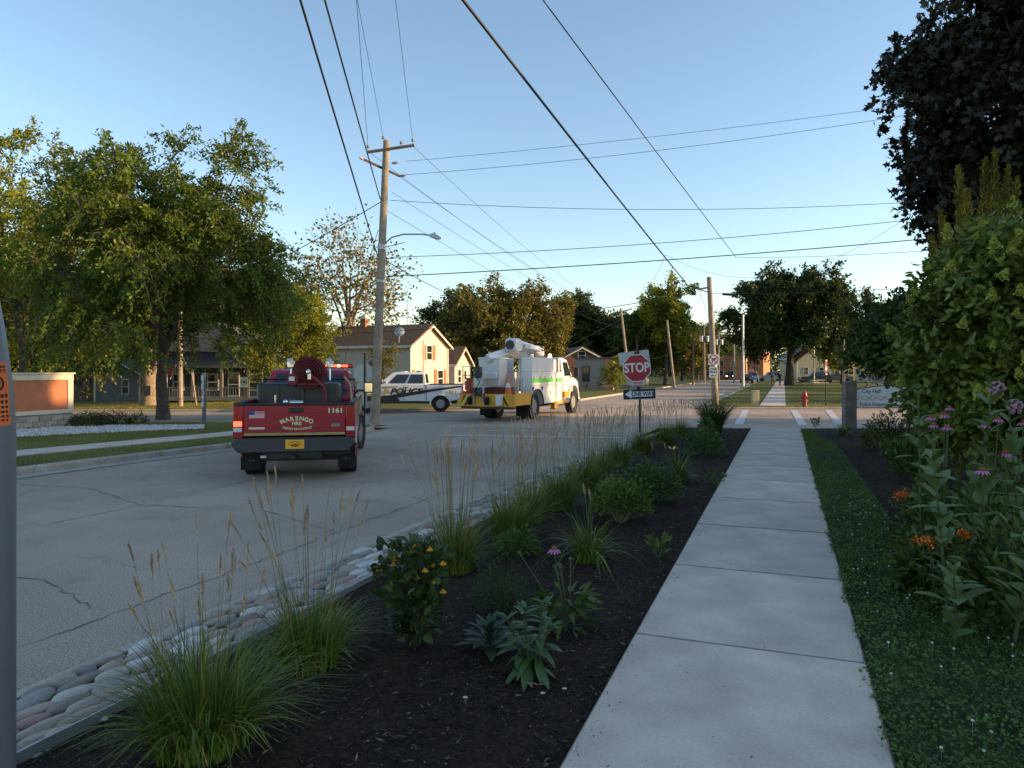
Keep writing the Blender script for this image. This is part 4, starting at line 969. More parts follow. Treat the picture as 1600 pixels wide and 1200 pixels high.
part('boom_ram', B().cyl((.52, 2.5, 3.02), (.52, 4.3, 2.92), .05).box((.5, 2.9, 3.1), (.08, .5, .15)), galv, ub)
part('boom_hose', B().tube([(.45, 4.7, 3.0), (.6, 4.95, 2.9), (.6, 5.0, 2.5), (.5, 4.9, 2.3)], .03, 6), black, ub)
bk = part('bucket', B().loft([[(x * k - .25, y * k + 1.1, z) for x, y in ((-.48, -.42), (.48, -.42), (.48, .42), (-.48, .42))] for k, z in ((.72, 1.42), (.86, 1.7), (.95, 2.0), (1.0, 2.5), (1.04, 2.52), (1.04, 2.58))]), vwhite, bt, .03)
part('bucket_step', B().prism([(.62, 2.0), (.5, 1.95), (.5, 1.7), (.66, 1.85)], -.6, .15, 'x'), vwhite, bk, .02)
# gear on the rear deck
part('dolly_frame', B().tube([(-.55, -.12, .75), (-.55, -.05, 2.0), (-.15, -.05, 2.0), (-.15, -.12, .75)], .025, 6).box((-.35, -.06, 1.45), (.38, .1, .7)), galv, bt)
part('dolly_motor', B().cyl((-.35, -.08, 1.75), (-.35, -.08, 2.2), .15).box((-.35, -.1, 1.2), (.36, .26, .34)), darkgrey, bt, .02)
part('dolly_hose', B().tube([(-.5, -.2, 1.9), (-.2, -.26, 1.6), (-.45, -.26, 1.2), (-.05, -.24, .95), (.05, -.2, 1.3)], .02, 6), black, bt)
for x in (-.72, .05): part('dolly_wheel', B().lathe([(.09, -.05), (.17, -.05), (.17, .05), (.09, .05)], (x, -.14, .84), 'x', 16, True).lathe([(.09, -.04), (.09, .04)], (x, -.14, .84), 'x', 12), rubber, bt)
part('red_canister', B().cyl((-.85, .12, 1.1), (-.85, .12, 1.75), .14), mat('canister_red', (.3, .03, .03), .4, .1), bt)
rk = B()
for x in (-1.15, -.8): rk.cyl((x, .1, 1.05), (x, .1, 2.25), .02, n=6)
for z in (1.5, 1.85, 2.2): rk.cyl((-1.15, .1, z), (-.8, .1, z), .018, n=6)
rk.tube([(.95, .6, 1.05), (.95, .6, 1.75), (.95, 1.4, 1.75), (.95, 1.4, 1.05)], .02, 6)
part('deck_rack', rk, galv, bt)
part('deck_ledge', B().box((.15, .9, 1.22), (1.1, .7, .28)), mat('dark_red_box', (.12, .015, .015), .6, .1), bt, .01)
def local(root, p): return root.matrix_world @ Vector(p)
bpy.context.view_layer.update()
cn = thing('traffic_cone', 'orange traffic cone with white band on the rear of the bucket truck', 'traffic cone', local(bt, (.75, .35, 1.075)))
part('cone', B().lathe([(.15, .03), (.13, .05), (.03, .72), (.02, .72)], (0, 0, 0), 'z', 16), orange, cn); part('base', B().box((0, 0, .015), (.36, .36, .03)), orange, cn)
part('band', B().lathe([(.094, .3), (.07, .48)], (0, 0, 0), 'z', 16), whitep, cn)
pl_ = thing('plastic_pail', 'white plastic pail hanging at the tail of the bucket truck', 'pail', local(bt, (.62, -.2, .68)))
part('pail', B().lathe([(.13, 0), (.155, .36), (.165, .36), (.165, .40), (.14, .40)], (0, 0, 0), 'z', 18), whitep, pl_); part('handle', B().tube([(-.16, 0, .36), (0, -.1, .3), (.16, 0, .36)], .006, 5), galv, pl_)

# ---------------- far cars
def car(label, px, py_ground, Y, rz, paint, suv=True, group='cars on the far road'):
    x = PX(px, Y); c = thing('parked_car', label, 'car', (x, Y, gz(x, Y) + .02), rz, group)
    h = 1.75 if suv else 1.45
    prof = [(-2.3, .4), (-1.75, .4)] + [(-1.4 + .36 * math.cos(PI * (1 - k / 6)), .36 + .36 * math.sin(PI * (1 - k / 6))) for k in range(7)] + [(1.0, .4)] + [(1.4 + .36 * math.cos(PI * (1 - k / 6)), .36 + .36 * math.sin(PI * (1 - k / 6))) for k in range(7)] + [(2.25, .42), (2.3, .8), (2.2, 1.0), (1.1, 1.08), (-2.25, 1.1), (-2.32, .8)]
    part('body', B().prism(prof, -.92, .92), paint, c, .06)
    lo = [(-.86, -2.2 if suv else -1.7, 1.08), (.86, -2.2 if suv else -1.7, 1.08), (.86, 1.0, 1.06), (-.86, 1.0, 1.06)]; hi = [(-.68, -2.0 if suv else -1.0, h), (.68, -2.0 if suv else -1.0, h), (.68, .3, h), (-.68, .3, h)]
    part('roof', B().loft([lo, hi]), paint, c, .04)
    for q in ((lo[0], lo[1], hi[1], hi[0]), (lo[1], lo[2], hi[2], hi[1]), (lo[2], lo[3], hi[3], hi[2]), (lo[3], lo[0], hi[0], hi[3])): part('window', B().panel(q, .08, .92, .1, .88, .004, .012), glass, c)
    for s in (-1, 1):
        for y in (-1.4, 1.4): part('wheel', B().lathe([(.2, -.1), (.33, -.11), (.34, 0), (.33, .11), (.2, .1)], (s * .82, y, .34), 'x', 16), rubber, c)
        part('headlight', B().box((s * .68, 2.26, .82), (.36, .08, .14)), lit_amber if 'headlights' in label else clearl, c); part('tail_light', B().box((s * .78, -2.3, .9), (.2, .06, .2)), taill, c)
    return c
navy = mat('car_navy', (.02, .028, .045), .25, .05, coat=.6); silver = mat('car_silver', (.45, .46, .47), .3, .05, metal=.4, coat=.5); maroon = mat('car_black', (.012, .012, .014), .25, .05, coat=.6); carred = mat('car_maroon', (.18, .02, .02), .25, .05, coat=.6)
car('dark suv with lit headlights driving towards the camera on the far road', 1142, 593, 150, PI - .36, navy)
car('dark sedan parked at the right edge of the far road', 1167, 600, 112, -.36 + PI, maroon, False)
car('silver suv parked behind the dark sedan', 1176, 597, 122, PI - .36, silver)
car('silver suv parked across the far lot left of the large park tree', 1203, 590, 128, 1.35, silver)
car('black van parked in the lot behind the picnic tables', 1272, 594, 112, 1.5, maroon)
car('dark sedan parked right of the black van in the lot', 1306, 595, 114, 1.6, navy, False)
# ================================================================ poles and wires
def pole(label, base, top, r0, r1, name='utility_pole', m=None, group=None, n=12):
    t = thing(name, label, 'utility pole', base, 0, group)
    a, b = Vector((0, 0, -.2)), Vector(top) - Vector(base)
    part('pole', B().tube([a, a.lerp(b, .3), a.lerp(b, .7), b], [r0, r0 * .7 + r1 * .3, r0 * .3 + r1 * .7, r1], n), m or wood_pole, t)
    return t, b
insul = mat('porcelain', (.35, .33, .31), .3, .1)
# P1, the near leaning pole at the corner
p1b = Vector((PX(585, 27.3), 27.3, gz(-5, 27.3) + .1)); p1t = P(604, 220, 27.3)
u1, v1 = pole('tall weathered wooden utility pole with two crossarms and a street light at the left corner', p1b, p1t, .19, .125)
def on1(z, dx=0, dy=0): k = (z - p1b.z) / (p1t.z - p1b.z); q = p1b.lerp(p1t, k); return q + Vector((dx, dy, 0))
def rel(p): return Vector(p) - p1b
armm = mat('crossarm_wood', (.085, .07, .06), .9, .3, 4, .5, 30)
a1, a2 = P(573, 238, 27.0), P(647, 227, 27.4)
part('crossarm', B().cyl(rel(a1), rel(a2), .06, n=4), armm, u1)
b1, b2 = P(568, 249, 26.6), P(624, 275, 28.2)
part('crossarm', B().cyl(rel(b1), rel(b2), .055, n=4), armm, u1)
for p in (P(575, 232, 27), P(645, 222, 27.4), P(599, 218, 27.3), P(627, 226, 27.4)):
    part('insulator', B().lathe([(.02, -.05), (.02, .02), (.07, .03), (.04, .07), (.065, .09), (.03, .14)], rel(p), 'z', 10), insul, u1)
for p, q in ((P(568, 249, 26.6), P(562, 246, 26.4)), (P(624, 275, 28.2), P(634, 274, 28.2)), (P(612, 255, 27.4), P(622, 254, 27.4))):
    part('insulator', B().tube([rel(p), rel(p).lerp(rel(q), .5), rel(q)], [.03, .06, .03], 8), insul, u1)
la = [P(603, 379, 27.2), P(612, 371, 26.9), P(630, 366, 26.5), P(660, 366, 26), P(674, 368, 25.8)]
sl1 = part('street_light_arm', B().tube([rel(p) for p in la], .028, 8).cyl(rel(P(602, 386, 27.2)), rel(P(632, 379, 26.4)), .014, n=6), galv, u1)
part('lamp_head', B().loft([[rel(P(px, py + d, 25.8)) + Vector((0, e, 0)) for e, d in ((-.12 * w_, 3 * w_), (.12 * w_, 3 * w_), (.1 * w_, -3.5 * w_), (-.1 * w_, -3.5 * w_))] for px, py, w_ in ((671, 368, .5), (676, 368.5, 1), (684, 371, 1), (689, 372, .4))]).cyl(rel(P(679, 366, 25.8)), rel(P(679, 363, 25.8)), .04, n=8), galv, sl1)
part('clamp', B().tube([on1(6.15) - p1b, on1(6.35) - p1b], .17, 12), galv, u1); part('clamp', B().tube([on1(4.9) - p1b, on1(5.0) - p1b], .185, 12), galv, u1)
part('riser', B().tube([on1(6.9, -.15, -.1) - p1b, on1(5.5, -.5, -.1) - p1b, on1(4.3, -.75, -.1) - p1b], .012, 5), wire_m, u1)
# P2 across the crossing
p2b = Vector((PX(1118, 41.5), 41.5, gz(11.8, 41.5) + .1)); p2t = P(1108, 433, 41.5)
u2, v2 = pole('wooden utility pole beyond the crossing carrying the no right turn sign', p2b, p2t, .20, .14)
part('bracket', B().cyl(P(1108, 449, 41.4) - p2b, P(1091, 452, 41.2) - p2b, .05, n=4).cyl(P(1108, 457, 41.4) - p2b, P(1092, 452, 41.2) - p2b, .03, n=4), armm, u2)
part('splice_box', B().ball(P(1084, 458, 41) - p2b, (.16, .14, .13)), black, u2)
part('cable_splice', B().cyl(P(1129, 459.5, 41) - p2b, P(1150, 461, 41) - p2b, .07, n=8), black, u2)
part('pole_band', B().tube([(v2 * .30) , (v2 * .31)], .2, 12), galv, u2)
# far poles
fp = [(985, 612, 970, 482, 76, 'leaning wooden pole with a crossarm left of the stop sign'), (1054, 607, 1042, 500, 82, 'leaning bare wooden pole right of the stop sign'), (1083, 600, 1083, 515, 98, 'far wooden pole with a side arm'), (1101, 597, 1100, 510, 112, 'far wooden pole with crossarm and transformers'), (1123, 595, 1123, 517, 125, 'farthest wooden pole with a double crossarm'), (1147, 594, 1147, 500, 118, 'thin far pole left of the large park tree')]
ftop = []
for i, (bx, by, tx, ty, Y, lab) in enumerate(fp):
    b_ = Vector((PX(bx, Y), Y, gz(PX(bx, Y), Y))); t_ = P(tx, ty, Y); u, v = pole(lab, b_, t_, .17, .12, group='poles along the far road', n=8); ftop.append(t_)
    if i in (0, 3, 4):
        part('crossarm', B().box(v + Vector((0, 0, -.35)), (2.4, .12, .12), rot=Matrix.Rotation(.0 if i else -.25, 3, 'Y')), armm, u)
        for dx in (-1.1, 0, 1.1): part('insulator', B().cyl(v + Vector((dx, 0, -.3 + (.27 * dx if not i else 0))), v + Vector((dx, 0, -.08 + (.27 * dx if not i else 0))), .05, .03, 6), insul, u)
    if i in (3, 4):
        for dx in (-.45, .45): part('transformer', B().cyl(v + Vector((dx, -.2, -2.4)), v + Vector((dx, -.2, -1.5)), .26, n=10), galv, u)
        if i == 4: part('crossarm', B().box(v + Vector((0, 0, -1.0)), (2.2, .12, .12)), armm, u)
    if i == 2: part('side_arm', B().cyl(v + Vector((0, 0, -.4)), v + Vector((1.7, 0, .3)), .04, n=5).cyl(v + Vector((0, 0, -.1)), v + Vector((1.9, 0, -.1)), .03, n=5), galv, u)
wp = thing('light_pole', 'smooth pale metal pole standing in front of the large park tree', 'pole', (PX(1161, 84), 84, gz(27, 84)))
part('shaft', B().tube([(0, 0, 0), (0, 0, 8.5)], [.16, .11], 12), galv, wp); part('cap', B().lathe([(.13, 8.5), (.13, 8.56), (.05, 8.62)], (0, 0, 0), 'z', 12), galv, wp); part('base', B().box((0, 0, .1), (.4, .4, .2)), kerbc, wp)
for px, Y, h, lab in ((1272, 95, 6.5, 'grey pole behind the picnic tables in the park'), (1319, 70, 5.0, 'dark thin pole near the City Hall sign')):
    wq = thing('light_pole', lab, 'pole', (PX(px, Y), Y, gz(PX(px, Y), Y))); part('shaft', B().tube([(0, 0, 0), (0, 0, h)], [.1, .07], 8), galv if Y > 80 else wood_pole, wq); part('cap', B().lathe([(.09, h), (.03, h + .06)], (0, 0, 0), 'z', 8), galv, wq)
# pole hidden in the maple and the one behind the camera, which the wires run to
p3b = Vector((17.2, 27.0, gz(17, 27))); u3, v3 = pole('wooden utility pole hidden behind the dark maple', p3b, Vector((17.2, 27.0, 12.4)), .18, .12)
p0b = Vector((3.6, -16, 0)); u0, v0 = pole('wooden utility pole behind the camera', p0b, Vector((3.6, -16, 10.6)), .18, .12)
p9b = Vector((-9.5, -11, -.2)); u9, v9 = pole('wooden utility pole behind the camera across the street', p9b, Vector((-9.5, -11, 9.6)), .18, .12)
def wire(label, a, b, sag=.3, r=.011, n=16, name='power_line'):
    a, b = Vector(a), Vector(b)
    pts = [a.lerp(b, i / n) - Vector((0, 0, 4 * sag * (i / n) * (1 - i / n))) for i in range(n + 1)]
    return tag(part(name, B().tube(pts, r, 5, False), wire_m), label, 'wire')
def back(px, Y): return P(px, 0, Y)
def through(label, a, mid, k, sag, r):      # from a through a point seen in the photo, on to behind the camera
    a, mid = Vector(a), Vector(mid); wire(label, a, a + (mid - a) * k, sag, r, 28)
through('thin wire from the left end of the top crossarm rising to the top edge', P(575, 229, 27), P(557, 0, 16.8), 4.0, .0, .008)
through('thin wire from the pole top rising to the top edge', P(599, 216, 27.3), P(558.5, 0, 17.2), 4.1, .0, .007)
through('thin wire from the right end of the top crossarm rising to the top edge', P(645, 220, 27.4), P(618, 0, 17.4), 4.2, .0, .007)
through('thick cable meeting the left pole below its crossarms from the top edge', P(594, 311, 27.3), P(510, 0, 13), 2.9, .12, .02)
through('thick cable passing the left pole low down from the top edge', P(590, 400, 27.2), P(473, 0, 10.5), 2.3, .12, .02)
wire('cable running on from the left pole down towards the far houses', P(590, 400, 27.2), P(735, 472, 70), .2, .02)
through('heaviest black cable crossing the sky from top centre to the far pole', P(1084, 457, 41), P(741, 0, 12.2), 2.0, .25, .030)
through('black cable crossing the sky right of the heaviest cable', P(1150, 402, 38), P(855, 0, 15.0), 1.9, .12, .016)
for lab, l, r_, sg, rad in (('upper thin wire running right from the left pole to the maple', (634, 252, 27.3), (1470, 156, 27), .15, .008), ('second thin wire running right from the left pole to the maple', (634, 273, 28), (1470, 171, 27), .25, .009),
        ('bluish cable running almost level across the middle of the sky', (610, 313, 27.3), (1470, 313, 27), .35, .010), ('looped cable above the street light running right to the maple', (612, 402, 27.3), (1470, 338, 27), .22, .012), ('thick cable below the street light running right to the maple', (606, 432, 27.3), (1470, 371, 27), .12, .018)):
    wire(lab, P(*l), P(*r_), sg, rad, 24)
wire('thin wire from the right hanging cable end to the maple', P(1150, 402, 38), P(1470, 390, 27), .1, .009)
wire('curved slack wire from the hanging cable end up to the maple', P(1040, 398, 38), P(1470, 300, 27), 2.1, .007, 24)
wire('thin hanging wire loop left of the far pole', P(1040, 398, 38), P(1000, 466, 41), .25, .008)
wire('cable from the far pole to the shrubs on the right', P(1110, 458, 41.4), P(1470, 447, 30), .12, .014)
wire('thick cable from the far pole sloping left past the bucket truck to the houses', P(1084, 458, 41), P(500, 522, 52), .5, .02, 24)
wire('cable from the left pole running left into the feathery tree', P(594, 316, 27.2), P(420, 414, 31), .05, .016)
for i, (px, py) in enumerate(((575, 236), (645, 228), (624, 276), (612, 300), (606, 330))):
    wire(('lowest ' if i == 4 else ['left ', 'right ', 'lower ', 'second lowest '][i]) + 'faint wire from the left pole to the far leaning crossarm pole', P(px, py, 27.4), ftop[0] + Vector(((i - 2) * .5, 0, -.3 - (i > 2) * (i - 2) * 1.0)), .7, .008)
for i in range(2, 5):
    wire('faint wire between the far poles, number %s from the leaning ones' % ['', '', 'first', 'second', 'third'][i], ftop[i - 1] + Vector((0, 0, -.5)), ftop[i] + Vector((0, 0, -.4)), .8, .008)
wire('wire from the far pole down to the distant poles', P(1092, 455, 41), ftop[4] + Vector((.5, 0, -2)), .5, .012)
wire('drooping wire between the leaning poles', ftop[0] + Vector((0, 0, -4)), ftop[1] + Vector((0, 0, -4)), .8, .012)
wire('drooping wire from the leaning crossarm pole to the left', ftop[0] + Vector((0, 0, -4)), P(880, 545, 74), .9, .012)
wire('slanting guy wire left of the leaning crossarm pole', ftop[0] + Vector((0, 0, -1.2)), P(890, 540, 74), .0, .014)

# ================================================================ signs
signw = mat('sign_white', (.70, .71, .71), .45, .05); signred = mat('sign_red', (.40, .012, .025), .4, .06, 6); signblk = mat('sign_black', (.012, .012, .014), .45, .05)
postm = mat('brown_sign_post', (.055, .04, .03), .8, .2, 6)
def octagon(r): return [(r / math.cos(PI / 8) * math.cos(PI / 8 + k * PI / 4), r / math.cos(PI / 8) * math.sin(PI / 8 + k * PI / 4)) for k in range(8)]
def rrect(w, h, r=.03, n=4):
    return [(sx_ * (w / 2 - r) + r * math.cos(a), sy_ * (h / 2 - r) + r * math.sin(a)) for sx_, sy_, a0 in ((1, 1, 0), (-1, 1, PI / 2), (-1, -1, PI), (1, -1, 1.5 * PI)) for a in [a0 + PI / 2 * k / n for k in range(n + 1)]]
Y = 20.3; X = PX(1000, Y)
sg = thing('stop_sign', 'red STOP sign with 4-WAY and ONE WAY plates at the crossing', 'stop sign', (X, Y, zr(X, Y) - .02), R(-6))
part('post', B().box((0, .05, .95), (.06, .05, 1.95)).box((-.04, .05, 2.0), (.06, .05, 1.2), rot=Matrix.Rotation(R(-4), 3, 'Y')), postm, sg)
TZ = 1.6 - (574 - HOR) / F * Y - zr(X, Y)
tilt = Matrix.Rotation(R(0), 3, 'Y')
def face(name, poly, y0, y1, c, rotd, m, par):
    ca, sa = math.cos(R(rotd)), math.sin(R(rotd)); q = [(c[0] + x * ca - z * sa, c[1] + x * sa + z * ca) for x, z in poly]
    return part(name, B().prism(q, y0, y1, 'y'), m, par)
oc = (-.09, TZ)
o1 = face('octagon', octagon(.385), -.012, 0, oc, 4, signw, sg); face('red_face', octagon(.362), -.016, -.0125, oc, 4, signred, o1)
lettering('STOP', .37, signw, o1, (oc[0], -.019, oc[1]), (PI / 2, R(-4), 0), .028, 0, .80)
bk_ = face('sign_back', rrect(.86, .36), .07, .075, (-.16, TZ + .30), 7, signback, sg); face('sign_back', rrect(.5, .5), .075, .08, (-.12, TZ - .22), 4, signback, sg)
part('bracket', B().box((-.13, -.02, TZ + .43), (.06, .03, .07)).box((-.05, -.02, TZ - .56), (.1, .03, .06)), black, sg)
o2 = face('way_plate', rrect(.31, .15, .03), -.012, -.002, (-.055, TZ - .465), 3, signw, sg); face('plate_red', rrect(.29, .13, .025), -.016, -.0125, (-.055, TZ - .465), 3, mat('sign_faded_red', (.45, .09, .08), .5, .1), o2)
lettering('4-WAY', .10, signw, o2, (-.055, -.019, TZ - .465), (PI / 2, R(-3), 0), .025)
oz = 1.6 - (614.5 - HOR) / F * Y - zr(X, Y)
o3 = face('one_way_plate', rrect(.915, .305, .035), -.016, -.004, (-.02, oz), 2.5, signw, sg); face('black_face', rrect(.895, .285, .03), -.020, -.0165, (-.02, oz), 2.5, signblk, o3)
face('arrow', [(-.41, 0), (-.22, .12), (-.22, .075), (.38, .075), (.38, -.075), (-.22, -.075), (-.22, -.12)], -.024, -.0205, (-.02, oz), 2.5, signw, o3)
lettering('ONE WAY', .165, signblk, o3, (.075, -.026, oz + .003), (PI / 2, R(-2.5), 0), .03, 0, .82)
# signs on the far pole
Y = 41.2; X = PX(1115, Y)
ns = thing('turn_sign', 'white no right turn sign above a one way arrow plate on the far pole', 'road sign', (X, Y, P(1115, 562, Y).z))
q1 = face('plate', rrect(.62, .62, .04), -.01, 0, (0, 0), 0, signw, ns)
ring = B()
ring.lathe([(.24, -.016), (.28, -.016), (.28, -.012), (.24, -.012)], (0, 0, 0), 'y', 32, True).box((0, -.014, 0), (.52, .004, .045), rot=Matrix.Rotation(R(45), 3, 'Y'))
part('prohibition_ring', ring, signred, q1)
part('turn_arrow', B().box((-.06, -.0125, -.06), (.05, .003, .2)).box((.0, -.0125, .05), (.16, .003, .05)).prism([(.06, .13), (.06, -.03), (.17, .05)], -.014, -.011, 'y'), signblk, q1)
q2 = face('plate', rrect(.5, .62, .04), -.01, 0, (0, -.72), 0, signw, ns)
lettering('ONE', .19, signblk, q2, (0, -.013, -.55), bold=.015); lettering('WAY', .19, signblk, q2, (0, -.013, -.73), bold=.015)
part('arrow', B().prism([(-.17, -.92), (-.06, -.86), (-.06, -.9), (.16, -.9), (.16, -.94), (-.06, -.94), (-.06, -.98)], -.014, -.0105, 'y'), signblk, q2)
# back of the stop sign at the left corner
Y = 28.5; X = PX(568, Y)
sb_ = thing('stop_sign', 'back of a grey octagonal sign on the left corner beside the utility pole', 'stop sign', (X, Y, gz(X, Y) + .1))
z0 = P(568, 583, Y).z - gz(X, Y) - .1
part('post', B().box((.05, -.03, 1.3), (.06, .05, 2.7)), postm, sb_); face('octagon', octagon(.385), 0, .012, (0, z0), 0, signback, sb_); face('lower_plate', rrect(.40, .86, .03), 0, .01, (-.06, z0 - .84), 0, signback, sb_)
# small sign left of the red truck
Y = 31; X = PX(381, Y)
ss_ = thing('small_sign', 'small pale sign with a truck symbol left of the fire truck', 'road sign', (X, Y, gz(X, Y) + .05))
zc = P(381, 597, Y).z - gz(X, Y) - .05
part('post', B().box((0, .03, zc / 2), (.06, .05, zc)), mat('rust_post', (.36, .13, .05), .8, .2), ss_); s1_ = face('plate', rrect(.34, .44, .03), -.01, 0, (0, zc), 0, mat('sign_cream', (.66, .58, .38), .5, .1), ss_)
part('symbol', B().lathe([(.11, -.014), (.135, -.014), (.135, -.011), (.11, -.011)], (0, 0, zc), 'y', 24, True).box((0, -.0125, zc), (.14, .003, .07)).box((.05, -.0125, zc - .05), (.04, .003, .04)), signblk, s1_)
# information panel on grey posts
Y = 24.8; X = PX(319, Y)
ip = thing('information_sign', 'narrow grey framed notice board standing on the lawn left of the fire truck', 'sign', (X, Y, gz(X, Y) + .15), R(-62))
part('post', B().box((-.28, 0, .9), (.10, .08, 1.85)), mat('post_grey', (.10, .11, .125), .6, .1), ip); part('post', B().box((.28, 0, .9), (.10, .08, 1.85)), mat('post_grey', (.1, .1, .1)), ip)
pn = part('panel', B().box((0, -.06, 1.2), (.62, .03, 1.1)), signw, ip); part('red_band', B().box((0, -.077, 1.12), (.56, .004, .22)), signred, pn); part('text_block', B().box((0, -.077, .88), (.5, .004, .12)).box((0, -.077, 1.5), (.3, .004, .1)), signblk, pn)
# City Hall sign
Y = 21.0; X = PX(1327, Y)
ch = thing('city_hall_sign', 'white City Hall Police Department board on thick timber posts', 'sign', (X, Y, zr(X, Y) - .03))
timber = mat('grey_timber', (.17, .145, .125), .9, .3, 3, .6, 30, fine=.25)
zt = P(0, 594, Y).z - zr(X, Y) + .03
part('post', B().prism([(-.17, 0), (.17, 0), (.17, zt), (-.17, zt - .05)], -.12, .12, 'y'), timber, ch, .015); part('post', B().box((2.2, 0, zt / 2), (.30, .24, zt)), timber, ch, .015)
za = P(0, 604, Y).z - zr(X, Y) + .03; zb_ = P(0, 637, Y).z - zr(X, Y) + .03
pts = [(.17, zb_), (2.05, zb_), (2.05, za - .08)] + [(2.05 - 1.88 * k / 12, za - .08 + .12 * math.sin(PI * k / 12)) for k in range(1, 12)] + [(.17, za - .08)]
bd = part('board', B().prism(pts, -.04, .04, 'y'), mat('board_edge', (.10, .10, .14), .6, .1), ch); ins = [(1.11 + (x - 1.11) * .975, (z - (za + zb_) / 2) * .93 + (za + zb_) / 2) for x, z in pts]
bf = part('board_face', B().prism(ins, -.046, -.041, 'y'), mat('board_white', (.86, .86, .90), .5, .04), bd)
ltr = mat('board_letter', (.03, .03, .07), .5, .05)
zc = (za + zb_) / 2
lettering('City Hall', .155, ltr, bf, (.62, -.049, zc + .17), bold=.012); lettering('Police Department', .135, ltr, bf, (.80, -.049, zc - .21), bold=.012)
sw = B()
for sgn in (-1, 1):
    for k0, w_ in ((0, .34), (PI, .34)): sw.tube([(.66 + (a / 12 - .5) * 2 * w_, -.048, zc - .02 + sgn * .06 * math.sin(PI * 3 * a / 12 + k0)) for a in range(13)], .008, 5)
    sw.tube([(.66 + sgn * (.34 + .12 * a / 6), -.048, zc - .02 + .05 * math.sin(a)) for a in range(7)], .007, 5)
part('scroll', sw, mat('scroll_gold', (.42, .27, .06), .5, .1), bf)
# red and white parking sign seen nearly edge-on, hydrant, cabinet
Y = 39.4; X = PX(1291, Y)
pr = thing('parking_sign', 'narrow red and white sign on a thin post beside the hydrant', 'road sign', (X, Y, gz(X, Y) + .1), R(55))
part('post', B().box((0, .02, 1.2), (.05, .04, 2.5)), black, pr); z_ = P(0, 574, Y).z - gz(X, Y) - .1
f1 = face('plate', rrect(.4, .82, .04), -.01, 0, (0, z_), 0, signw, pr); face('red_block', rrect(.36, .32, .03), -.014, -.0105, (0, z_ + .2), 0, signred, f1); face('red_block', rrect(.36, .2, .03), -.014, -.0105, (0, z_ - .26), 0, signred, f1)
Y = 38.9; X = PX(1257, Y)
hy = thing('fire_hydrant', 'red fire hydrant at the far kerb in front of the park lawn', 'fire hydrant', (X, Y, gz(X, Y) + .1))
hr = mat('hydrant_red', (.30, .035, .035), .5, .15)
part('barrel', B().lathe([(.17, 0), (.17, .05), (.12, .06), (.12, .55), (.15, .56), (.15, .62), (.13, .63), (.12, .74), (.06, .84), (.035, .86), (.035, .93), (.0, .93)], (0, 0, 0), 'z', 16), hr, hy)
part('nozzle', B().cyl((-.22, 0, .52), (.22, 0, .52), .06, n=10).cyl((0, -.2, .48), (0, 0, .48), .08, n=10), hr, hy)
part('flange', B().lathe([(.19, .30), (.19, .34)], (0, 0, 0), 'z', 16), hr, hy)
Y = 39.2; X = PX(1180, Y)
cb = thing('utility_cabinet', 'pale yellow utility pedestal on the grass at the far corner', 'utility box', (X, Y, gz(X, Y) + .1))
part('cabinet', B().box((0, 0, .42), (.34, .3, .84)), mat('cabinet_cream', (.50, .44, .26), .6, .1), cb, .02); part('lid', B().box((0, 0, .86), (.37, .33, .05)), mat('cabinet_cream', (.5, .44, .26)), cb, .02); part('base', B().box((0, 0, .0), (.42, .38, .08)), kerbc, cb)
# far stop sign, small posts
Y = 108; X = PX(1174, Y)
fs = thing('stop_sign', 'small distant red stop sign beside the far parked cars', 'stop sign', (X, Y, gz(X, Y)))
part('post', B().box((0, .03, 1.1), (.07, .05, 2.2)), postm, fs); f2 = face('octagon', octagon(.40), -.012, 0, (0, 2.0), 0, signw, fs); face('red_face', octagon(.37), -.02, -.013, (0, 2.0), 0, signred, f2); lettering('STOP', .38, signw, f2, (0, -.024, 2.0), bold=.02, sx=.8)
# grey post with the orange notice at the left edge
Y = 2.55; X = PX(-30, Y)
gp = thing('marker_post', 'grey round topped metal post with an orange notice cut by the left edge', 'post', (X, Y, -.05))
pr_ = []
for py, ex in ((1300, 20), (1000, 20), (800, 20), (675, 20), (610, 16.5), (567, 12), (520, 6.5), (471, -1), (440, -8), (420, -15), (410, -21)):
    pr_.append(((ex + 26) / F * Y, CAMH - (py - HOR) / F * Y + .05))
part('shaft', B().lathe([(pr_[0][0], -.05)] + pr_ + [(.0, pr_[-1][1] + .003)], (0, 0, 0), 'z', 32), mat('marker_grey', (.20, .215, .235), .4, .08, 3, .1, 60, metal=.35), gp, ang=60)
nb = B(); rr_ = pr_[1][0] * 1.012
def wrap(z0, z1, a0, a1, r, n=10):
    b = B(); v = []; 
    for i in range(n + 1):
        a = a0 + (a1 - a0) * i / n
        rz_ = lambda z: r * (np.interp(z, [p[1] for p in pr_], [p[0] for p in pr_]) / pr_[0][0])
        for z in (z0, (z0 + z1) / 2, z1): v.append((rz_(z) * math.cos(a), rz_(z) * math.sin(a), z))
    f = []
    for i in range(n):
        for j in range(2): k = i * 3 + j; f.append((k, k + 3, k + 4, k + 1))
    return b.add(v, f)
zt_, zb2 = CAMH - (566 - HOR) / F * Y + .05, CAMH - (664 - HOR) / F * Y + .05
nt_ = part('orange_notice', wrap(zb2, zt_, R(-115), R(2), pr_[0][0] * 1.012), mat('notice_orange', (.72, .16, .03), .6, .06), gp)
tb2 = B()
for z0, z1 in ((.905, .95), (.86, .885), (.835, .85), (.44, .50), (.35, .40), (.27, .31), (.2, .235), (.13, .165), (.07, .1)):
    zz0 = zb2 + (zt_ - zb2) * z0; zz1 = zb2 + (zt_ - zb2) * z1
    for a in range(-100, -6, 9):
        w_ = wrap(zz0, zz1, R(a), R(a + random.choice((5, 6, 7))), pr_[0][0] * 1.018, 2); tb2.add(w_.v, w_.f)
part('notice_print', tb2, signblk, nt_)
rg = B(); 
